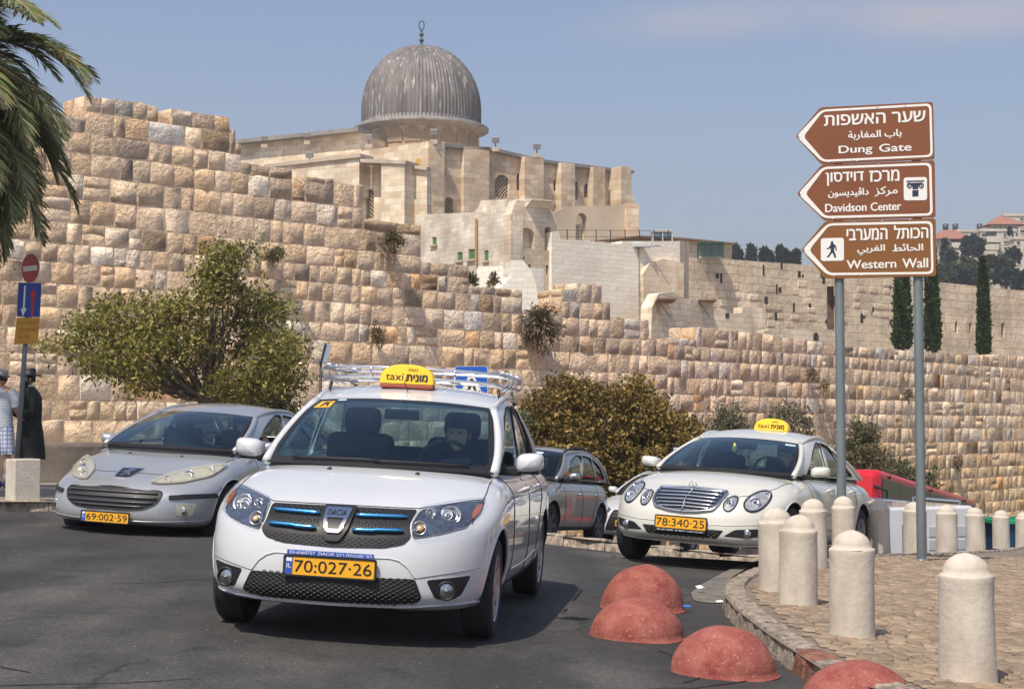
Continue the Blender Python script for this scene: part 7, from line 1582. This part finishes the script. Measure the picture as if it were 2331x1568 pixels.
circ = lambda r_: [(r_ * math.cos(2 * math.pi * k / 32), r_ * math.sin(2 * math.pi * k / 32)) for k in range(32)]
plate_obj('disc', circ(rd_), M, -.006, 0, m_sw, e); m_sred = mat('sign_red_paint', (.50, .02, .03), .4); plate_obj('red_field', circ(rd_ * .95), M, .0005, .0025, m_sred, e); plate_obj('white_bar', [(-rd_ * .76, -rd_ * .17), (rd_ * .76, -rd_ * .17), (rd_ * .76, rd_ * .17), (-rd_ * .76, rd_ * .17)], M, .0025, .0045, m_sw, e)
rt2 = .35
e, P, M, c, A, nn = spanel('two_way_sign', 'blue panel with one white arrow down and one red arrow up', 'sign', [(38, 721), (91, 722), (94.5, 645), (42, 643)], None, rt2)
plate_obj('panel', P, M, -.006, 0, mat('sign_blue', (.012, .05, .28), .4), e)
def on(pts): return [((on_plane(x, y, c, nn) - c).dot(A), (on_plane(x, y, c, nn) - c).z) for x, y in pts]
plate_obj('white_arrow', on([(55, 650), (59, 650), (56, 702), (61, 702), (52, 720), (47, 702), (52, 702)]), M, .0005, .003, m_sw, e); plate_obj('red_arrow', on([(70, 719), (76, 719), (78, 676), (84, 676), (77, 655), (66, 676), (72, 676)]), M, .0005, .003, m_sred, e)
e, P, M, c, A, nn = spanel('yellow_notice', 'bent yellow notice plate with faded lettering under the blue arrows', 'sign', [(32, 784), (86, 781), (91, 723), (38, 723)], None, rt2)
plate_obj('plate', P, M, -.005, 0, mat('notice_yellow', (.62, .33, .03), .5, c2=(.55, .25, .02), scale=8), e)
w_ = max(p[0] for p in P) * .7
for i, t in enumerate(('פרט לתחבורה ציבורית'[::-1], 'ומוניות בלבד'[::-1], '6-18')): lettering(t, (-w_, .085 - i * .09, w_ * (1 if i < 2 else .2), .125 - i * .09), M, .002, mat('faded_red_ink', (.35, .10, .02), .7), e, 0)
# stone block and the low grey ledge at the wall foot
P = plan(54, 19.35); blk = MB().box(-.155, -.17, -.05, .155, .17, .485, bev=.012).build('stone_block', mat('limestone_block', (.62, .57, .49), .9, c2=(.52, .47, .4), scale=9, bump=.5, bscale=30, bdist=.01)); blk.location = (P.x, P.y, lz(P.x, P.y)); blk.rotation_euler = (0, 0, .62); tag(blk, 'pale squared stone block at the kerb under the leaning sign post', 'block')
P = plan(95, 25.8); led = MB(); rr = random.Random(2)
led.prism([(-2.6, 1.5), (-2.5, -.1), (-.3, -.25), (.35, -.2), (.95, .1), (1.15, .9), (.9, 1.5)], .66); o = led.build('rock_ledge', mat('ledge_grey', (.11, .095, .08), .9, c2=(.19, .16, .13), scale=2, bump=.6, bscale=8)); o.location = (P.x, P.y, lz(P.x, P.y) - .05); tag(o, 'low grey stone ledge at the foot of the wall behind the black coated man', 'ledge')
bm = bmesh.new(); bm.from_mesh(o.data); bmesh.ops.recalc_face_normals(bm, faces=bm.faces[:]); bmesh.ops.bevel(bm, geom=bm.edges[:], offset=.06, segments=2, affect='EDGES', profile=.5); bm.to_mesh(o.data); bm.free()

# crossing sign behind the rack, dark leaning sign on the left and notice by the cream taxi
Yc = 27; p = at(1073, 870, Yc); rw_ = 40 * Yc / FPX; e = empty('crossing_sign', p); tag(e, 'blue pedestrian crossing sign seen behind the chrome roof rack', 'sign'); M = frame((0, 0, 0), (1, -.12, 0), (0, 0, 1))
zt_ = 36 * Yc / FPX
plate_obj('panel', rrect(-rw_ * .92, -zt_, rw_ * .92, zt_, .04), M, -.01, 0, mat('crossing_blue', (.01, .10, .50), .4), e); plate_obj('edge', rrect(-rw_ * .94, -zt_ * 1.02, rw_ * .94, zt_ * 1.02, .045), M, -.012, -.001, m_sw, e)
s_ = rw_ * .92; plate_obj('triangle', [(-s_ * .72, -zt_ * .75), (s_ * .72, -zt_ * .75), (0, zt_ * .78)], M, .001, .003, m_sw, e); plate_obj('walking_figure', [(-.02, .06), (.03, .06), (.05, -.02), (.09, -.15), (.05, -.15), (.015, -.05), (-.04, -.15), (-.08, -.15), (-.03, -.02)], M, .003, .005, m_ink, e)
for k in range(5): plate_obj('stripe', [(-.16 + k * .07, -zt_ * .72), (-.13 + k * .07, -zt_ * .72), (-.125 + k * .07, -zt_ * .5), (-.148 + k * .07, -zt_ * .5)], M, .003, .005, m_ink, e)
MB().tube([(-.12, .06, -3), (-.12, .06, zt_)], .03, 10).build('post', m_galv, e, True)
Yc = 24; p = at(741, 806, Yc); e = empty('small_side_sign', p); tag(e, 'small dark edged sign turned sideways left of the roof rack', 'sign'); plate_obj('panel', [(-.07, -.14), (.03, -.12), (.09, .13), (.0, .15)], frame((0, 0, 0), (1, .2, 0), (0, 0, 1)), -.01, 0, mat('side_sign_grey', (.35, .42, .5), .4), e); plate_obj('edge', [(-.085, -.155), (-.065, -.155), (.012, .15), (-.008, .165)], frame((0, -.01, 0), (1, .2, 0), (0, 0, 1)), -.01, .004, m_blk, e); MB().tube([(-.07, 0, -2.4), (-.07, 0, -.1)], .02, 8).build('post', m_blk, e, True)
Yc = 27; p = at(1543, 1035, Yc); e = empty('parking_notice', p); tag(e, 'white and orange notice board between the broad bush and the cream taxi', 'sign'); M = frame((0, 0, 0), (1, 0, 0), (0, 0, 1))
plate_obj('frame', [(-.09, -.32), (.09, -.32), (.09, .15), (-.09, .15)], M, -.03, -.004, m_blk, e); plate_obj('white_panel', [(-.07, .0), (.07, .0), (.07, .12), (-.07, .12)], M, -.003, 0, m_sw, e); plate_obj('orange_panel', [(-.07, -.30), (.07, -.30), (.07, -.02), (-.07, -.02)], M, -.003, 0, mat('notice_orange', (.75, .30, .02), .5), e); plate_obj('blue_mark', [(-.06, .03), (-.02, .03), (-.02, .10), (-.06, .10)], M, 0, .002, m_iblue, e); MB().tube([(0, .03, -2.2), (0, .03, -.3)], .03, 8).build('post', m_galv, e, True)

# ------------------------------------------------------------------ people
m_skin = mat('skin', (.50, .28, .19), .55); m_hair = mat('hair_dark', (.02, .015, .012), .7); m_suit = mat('black_coat', (.012, .012, .014), .75, bump=.2, bscale=8); m_shirtw = mat('white_shirt', (.72, .72, .74), .8)
def skinned(name, V, E, Rd, m, parent, lev=2):
    me = bpy.data.meshes.new(name); me.from_pydata([Vector(v) for v in V], E, []); o = bpy.data.objects.new(name, me); COL.objects.link(o)
    md = o.modifiers.new('s', 'SKIN'); md.use_smooth_shade = True; sk = me.skin_vertices[0].data
    for i, r in enumerate(Rd): sk[i].radius = (r, r) if not isinstance(r, tuple) else r; sk[i].use_root = (i == 0)
    sb = o.modifiers.new('u', 'SUBSURF'); sb.levels = lev; sb.render_levels = lev
    dg = bpy.context.evaluated_depsgraph_get(); nm = bpy.data.meshes.new_from_object(o.evaluated_get(dg)); o.modifiers.clear(); o.data = nm; bpy.data.meshes.remove(me); nm.materials.clear(); nm.materials.append(m); nm.polygons.foreach_set('use_smooth', [True] * len(nm.polygons)); nm.name = name; o.parent = parent; return o
def head(c, s, parent, hair=m_hair, beard=False, hairlen=1.0, skin=m_skin, fwd=(0, -1)):
    """shaped head with face; c centre, looks along local -y turned to fwd"""
    yaw = math.atan2(fwd[0], -fwd[1]); M = Matrix.Translation(c) @ Matrix.Rotation(yaw, 4, 'Z') @ Matrix.Scale(s, 4)
    V, F = [], []; nu, nv = 24, 18
    for j in range(nv + 1):
        b = -math.pi / 2 + math.pi * j / nv
        for i in range(nu):
            a = 2 * math.pi * i / nu; x, y, z = math.cos(b) * math.sin(a), -math.cos(b) * math.cos(a), math.sin(b); X, Y_, Z = x * .078, y * .098, z * .118
            if z < 0: X *= 1 + .28 * z; Y_ *= 1 + (.12 * z if y < 0 else .35 * z)
            f = max(0, -y) ** 3
            if f: 
                Y_ -= .026 * f * math.exp(-(x / .16) ** 2 - ((z + .12) / .20) ** 2); Y_ += .010 * f * math.exp(-((abs(x) - .42) / .2) ** 2 - ((z - .10) / .14) ** 2); Y_ -= .009 * f * math.exp(-(x / .3) ** 2 - ((z + .50) / .10) ** 2); Y_ -= .010 * f * math.exp(-(x / .35) ** 2 - ((z + .85) / .18) ** 2)
            V.append(M @ Vector((X, Y_, Z)))
    for j in range(nv):
        for i in range(nu): F.append([j * nu + i, j * nu + (i + 1) % nu, (j + 1) * nu + (i + 1) % nu, (j + 1) * nu + i])
    h = mobj('head', V, F, skin, parent, True); fixn(h)
    mb = MB()
    for sg in (-1, 1): mb.lathe([(0, .006), (.008, .004), (.010, 0)], 8, M @ Matrix.Translation((sg * .030, -.087, .012)) @ Matrix.Rotation(rad(90), 4, 'X'))
    mb.build('eyes', m_hair, h, True); MB().box(-.024, -.098, -.060, .024, -.088, -.054, M).build('mouth', mat('lips', (.32, .12, .10), .6), h)
    for sg in (-1, 1): MB().lathe([(0, .012), (.018, .010), (.024, 0), (.014, -.01)], 10, M @ Matrix.Translation((sg * .078, .005, -.01)) @ Matrix.Rotation(sg * rad(90), 4, 'Y') @ Matrix.Diagonal((1.3, .8, 1, 1))).build('ear', skin, h, True)
    V, F = [], []
    for j in range(10):
        b = math.pi / 2 * (1 - j / 9 * 1.25)
        for i in range(nu):
            a = 2 * math.pi * i / nu; cut = 0 if -math.cos(a) > -.35 else .5; bb = max(b, .35 if cut else -.45 * hairlen); V.append(M @ Vector((math.cos(bb) * math.sin(a) * .084, -math.cos(bb) * math.cos(a) * .104 + .004, math.sin(bb) * .125)))
    for j in range(9):
        for i in range(nu): F.append([j * nu + i, j * nu + (i + 1) % nu, (j + 1) * nu + (i + 1) % nu, (j + 1) * nu + i])
    fixn(mobj('hair', V, F, hair, h, True))
    if beard: MB().lathe([(0, -.20), (.03, -.18), (.055, -.12), (.066, -.06), (.06, -.03)], 16, M @ Matrix.Translation((0, -.035, 0)) @ Matrix.Diagonal((1, 1.0, 1, 1))).build('beard', hair, h, True)
    return h
def hand(c, d, parent, s=1.0, skin=m_skin, curl=.6, side=1):
    """palm with five fingers, pointing along d"""
    d = Vector(d).normalized(); x = Vector((0, 0, 1)).cross(d); x = x.normalized() if x.length > .1 else Vector((1, 0, 0)); n_ = d.cross(x); M = frame(c, x, d, n_)
    V = [(0, -.02, 0), (0, .03, 0), (0, .06, 0)]; E = [(0, 1), (1, 2)]; Rd = [(.028, .017), (.036, .014), (.036, .013)]
    V = [M @ (Vector(v) * s) for v in V]; Rd = [(a * s, b * s) for a, b in Rd]; o = skinned('hand', V, E, Rd, skin, parent, 1)
    for k, (xx, L) in enumerate(((-.028, .062), (-.010, .075), (.010, .070), (.028, .055))):
        pts = [Vector((xx, .06, 0)), Vector((xx, .06 + L * .45, -.01 * curl)), Vector((xx, .06 + L * .8, -.035 * curl)), Vector((xx, .06 + L * .9, -.06 * curl))]; MB().tube([M @ (p * s) for p in pts], [.0085 * s, .0085 * s, .0075 * s, .006 * s], 7).build('finger', skin, o, True)
    pts = [Vector((-side * .025, .0, 0)), Vector((-side * .055, .03, -.012)), Vector((-side * .060, .06, -.03))]; MB().tube([M @ (p * s) for p in pts], [.011 * s, .0095 * s, .007 * s], 7).build('thumb', skin, o, True); return o
def standing(name, label, P, z, H_, face, mshirt, mleg, seed, legs_skin=False):
    """standing person facing local -y; scaled to height H_"""
    k = H_ / 1.75; e = empty(name, (P.x, P.y, z), face); e.scale = (k, k, k); tag(e, label, 'person'); return e
# man in the striped shirt and checked shorts, seen from behind
def stripes(name, c1, c2, sc, grid=False):
    m = mat(name, c1, .8); N = m.node_tree.nodes; L = m.node_tree.links; p = N['Principled BSDF']; tc = N.new('ShaderNodeTexCoord'); prev = None
    def wv(ax, c):
        w_ = N.new('ShaderNodeTexWave'); w_.bands_direction = ax; w_.inputs['Scale'].default_value = sc; w_.inputs['Distortion'].default_value = .6; L.new(tc.outputs['Object'], w_.inputs[0]); r = N.new('ShaderNodeMapRange'); r.inputs[1].default_value = .55 if not grid else .8; r.inputs[2].default_value = .65 if not grid else .88; L.new(w_.outputs[1], r.inputs[0]); x = N.new('ShaderNodeMixRGB'); L.new(r.outputs[0], x.inputs[0]); x.inputs[2].default_value = (*c, 1); return x
    a = wv('Z', c2); a.inputs[1].default_value = (*c1, 1); out = a.outputs[0]
    if grid: b = wv('X', c2); L.new(out, b.inputs[1]); out = b.outputs[0]
    L.new(out, p.inputs['Base Color']); return m
P = plan(3, 23.2); e = standing('person', 'man in a grey cap, striped tee shirt and checked blue shorts seen from behind', P, lz(P.x, P.y), 1.66, math.pi - .25, None, None, 0)
V = [(0, 0, .95), (0, 0, 1.12), (0, .01, 1.32), (0, 0, 1.46), (0, -.02, 1.54), (.19, 0, 1.42), (.25, .0, 1.18), (.24, -.12, .98), (-.19, 0, 1.42), (-.24, .0, 1.18), (-.2, -.2, 1.05), (.10, 0, .90), (.11, 0, .50), (.11, .02, .10), (.11, -.10, .04), (-.10, 0, .90), (-.11, 0, .50), (-.11, .02, .10), (-.11, -.10, .04)]
E_ = [(0, 1), (1, 2), (2, 3), (3, 4), (3, 5), (5, 6), (6, 7), (3, 8), (8, 9), (9, 10), (0, 11), (11, 12), (12, 13), (13, 14), (0, 15), (15, 16), (16, 17), (17, 18)]
Rd = [(.15, .11), (.14, .10), (.17, .11), (.09, .075), (.055, .055), (.06, .06), (.043, .043), (.034, .034), (.06, .06), (.043, .043), (.034, .034), (.085, .085), (.058, .058), (.038, .038), (.035, .03), (.085, .085), (.058, .058), (.038, .038), (.035, .03)]
body = skinned('body', V, E_, Rd, m_skin, e)
def tubecloth(name, rings, m, parent, n=28, open_=True):
    """stacked ellipses (cx, cy, z, rx, ry)"""
    V = [(cx + rx * math.cos(2 * math.pi * k / n), cy + ry * math.sin(2 * math.pi * k / n), z + .0) for cx, cy, z, rx, ry in rings for k in range(n)]; F = [[i * n + k, i * n + (k + 1) % n, (i + 1) * n + (k + 1) % n, (i + 1) * n + k] for i in range(len(rings) - 1) for k in range(n)]
    o = mobj(name, V, F, m, parent, True); fixn(o); return o
tubecloth('tee_shirt', [(0, 0, .90, .185, .135), (0, 0, 1.0, .18, .13), (0, 0, 1.12, .175, .125), (0, 0, 1.3, .205, .135), (0, 0, 1.40, .20, .12), (0, 0, 1.47, .12, .09), (0, 0, 1.50, .075, .07)], stripes('striped_cloth', (.56, .60, .66), (.28, .33, .42), 14), e)
for sg in (1, -1):
    MB().tube([(sg * .15, 0, 1.43), (sg * .22, 0, 1.34), (sg * .25, 0, 1.20)], [.08, .075, .066], 14, cap=False).build('sleeve', MATS['striped_cloth'], e, True)
    tubecloth('shorts_leg', [(sg * .085, 0, .92, .105, .12), (sg * .10, 0, .75, .10, .11), (sg * .118, 0, .50, .098, .105)], MATS.get('checked_cloth') or stripes('checked_cloth', (.62, .65, .72), (.20, .27, .50), 5, True), e)
    MB().tube([(sg * .11, .01, .10), (sg * .11, .01, .20)], .048, 12).build('sock', m_shirtw, e, True)
    MB().box(sg * .11 - .045, -.19, 0, sg * .11 + .045, .07, .09, bev=.03).build('shoe', mat('shoe_navy', (.04, .06, .2), .6), e)
MB().tube([(.17, .12, .90), (.19, .14, .7), (.17, .14, .52)], [.02, .03, .012], 8).build('blue_scarf', mat('blue_cloth', (.03, .30, .65), .8), e, True)
hd = head((0, -.01, 1.65), 1.0, e); cp = MB(); cp.lathe([(.088, 1.665), (.094, 1.70), (.082, 1.755), (.05, 1.785), (0, 1.79)], 22); cp.build('cap', mat('cap_grey', (.36, .32, .30), .9), e, True); MB().add([(-.07, -.08, 1.67), (.07, -.08, 1.67), (.05, -.19, 1.655), (-.05, -.19, 1.655)], [[0, 1, 2, 3]]).add([(-.07, -.08, 1.675), (.07, -.08, 1.675), (.05, -.19, 1.66), (-.05, -.19, 1.66)], [[3, 2, 1, 0]]).build('cap_peak', MATS['cap_grey'], e)
hand((.24, -.13, .97), (0, -.5, -.8), e); hand((-.2, -.21, 1.04), (.2, -.6, -.5), e)
# man in black hat and long coat, turned to the left
P = plan(71, 23.5); e = standing('person', 'bearded man in a black brimmed hat and long black coat beside the leaning post', P, lz(P.x, P.y), 1.66, -1.05, None, None, 0)
V = [(0, 0, .95), (0, 0, 1.12), (0, .0, 1.32), (0, -.02, 1.46), (0, -.04, 1.54), (.19, -.02, 1.40), (.24, -.03, 1.16), (.14, -.26, 1.12), (-.19, -.02, 1.40), (-.24, -.03, 1.16), (-.12, -.26, 1.14), (.10, 0, .90), (.10, 0, .50), (.10, .02, .08), (.10, -.12, .04), (-.10, 0, .90), (-.10, 0, .50), (-.10, .02, .08), (-.10, -.12, .04)]
skinned('body', V, E_, [(r[0] * 1.02, r[1] * 1.02) for r in Rd], m_suit, e)
tubecloth('coat', [(0, .02, .42, .215, .20), (0, .02, .60, .205, .185), (0, .01, .85, .195, .165), (0, .0, 1.0, .185, .15), (0, 0, 1.2, .205, .155), (0, 0, 1.34, .215, .15), (0, -.01, 1.42, .19, .13), (0, -.02, 1.49, .10, .09), (0, -.02, 1.52, .065, .065)], m_suit, e)
for sg in (1, -1):
    MB().tube([(sg * .17, -.01, 1.42), (sg * .235, -.02, 1.28), (sg * .255, -.04, 1.13), (sg * .19, -.16, 1.11), (sg * .13, -.24, 1.13)], [.085, .08, .07, .06, .055], 14).build('sleeve', m_suit, e, True)
    MB().box(sg * .10 - .05, -.20, 0, sg * .10 + .05, .08, .09, bev=.03).build('shoe', m_blk, e)
    hand((sg * .12, -.27, 1.14), (-sg * .3, -.8, .2), e)
MB().lathe([(.066, 1.50), (.072, 1.535), (.066, 1.55)], 18, Matrix.Translation((0, -.02, 0))).build('collar', m_shirtw, e, True)
MB().box(-.03, -.155, 1.36, .03, -.13, 1.48).build('shirt_front', m_shirtw, e)
head((0, -.05, 1.64), 1.0, e, beard=True)
MB().lathe([(0, 1.675), (.10, 1.675), (.185, 1.69), (.19, 1.70), (.10, 1.695), (.098, 1.78), (.088, 1.80), (0, 1.795)], 28, Matrix.Translation((0, -.04, 0))).build('hat', m_blk, e, True)
# drivers, seated behind the wheels
def driver(car, label, x, z, shirt, raise_arm=False, xs=None):
    e = empty('person'); e.matrix_world = car.e.matrix_world @ Matrix.Translation((x, .36, z)) @ Matrix.Rotation(rad(90), 4, 'Z'); tag(e, label, 'person')
    V = [(0, 0, -.42), (0, 0, -.25), (0, 0, -.10), (0, -.01, .0), (0, -.02, .08), (.17, 0, -.06), (.23, -.12, -.27), (.12, -.36, -.18), (-.17, 0, -.06), (-.25, -.10, -.25), (-.12, -.36, -.18)]
    if raise_arm: V[6] = (.36, -.16, -.20); V[7] = (.31, -.12, .04); 
    E2 = [(0, 1), (1, 2), (2, 3), (3, 4), (3, 5), (5, 6), (6, 7), (3, 8), (8, 9), (9, 10)]
    skinned('body', V, E2, [(.15, .12), (.16, .12), (.17, .11), (.08, .07), (.05, .05), (.065, .065), (.05, .05), (.038, .038), (.065, .065), (.05, .05), (.038, .038)], shirt, e)
    head((0, -.03, .19), 1.0, e)
    if raise_arm:
        MB().tube([V[6], Vector(V[6]).lerp(Vector(V[7]), .5), V[7]], [.055, .046, .034], 12).build('forearm', m_skin, e, True); hand(V[7], (-.2, .1, 1), e)
    else: hand(V[7], (-.1, -.6, .4), e)
    hand(V[10], (.1, -.6, .4), e); return e
driver(dacia, 'driver with short dark hair at the wheel of the front white taxi', -1.34, 1.02, mat('shirt_dark_blue', (.02, .03, .06), .9))
driver(peug, 'driver with raised bare arm at the open window of the silver saloon', -1.45, 1.02, mat('shirt_grey', (.08, .08, .09), .9), True)
driver(merc, 'driver in dark clothes at the wheel of the cream taxi', -1.45, .98, MATS['shirt_dark_blue'])

# ------------------------------------------------------------------ thin warm haze in the air
hm = bpy.data.materials.new('haze_air'); hm.use_nodes = True; hn = hm.node_tree; hn.nodes.clear(); pv = hn.nodes.new('ShaderNodeVolumePrincipled'); pv.inputs['Color'].default_value = (.86, .88, .92, 1); pv.inputs['Density'].default_value = .0007; pv.inputs['Anisotropy'].default_value = .3
ho = hn.nodes.new('ShaderNodeOutputMaterial'); hn.links.new(pv.outputs[0], ho.inputs['Volume'])
hz_o = MB().box(-1700, -700, -60, 1700, 3700, 120).build('haze', hm); tag(hz_o, kind='stuff')
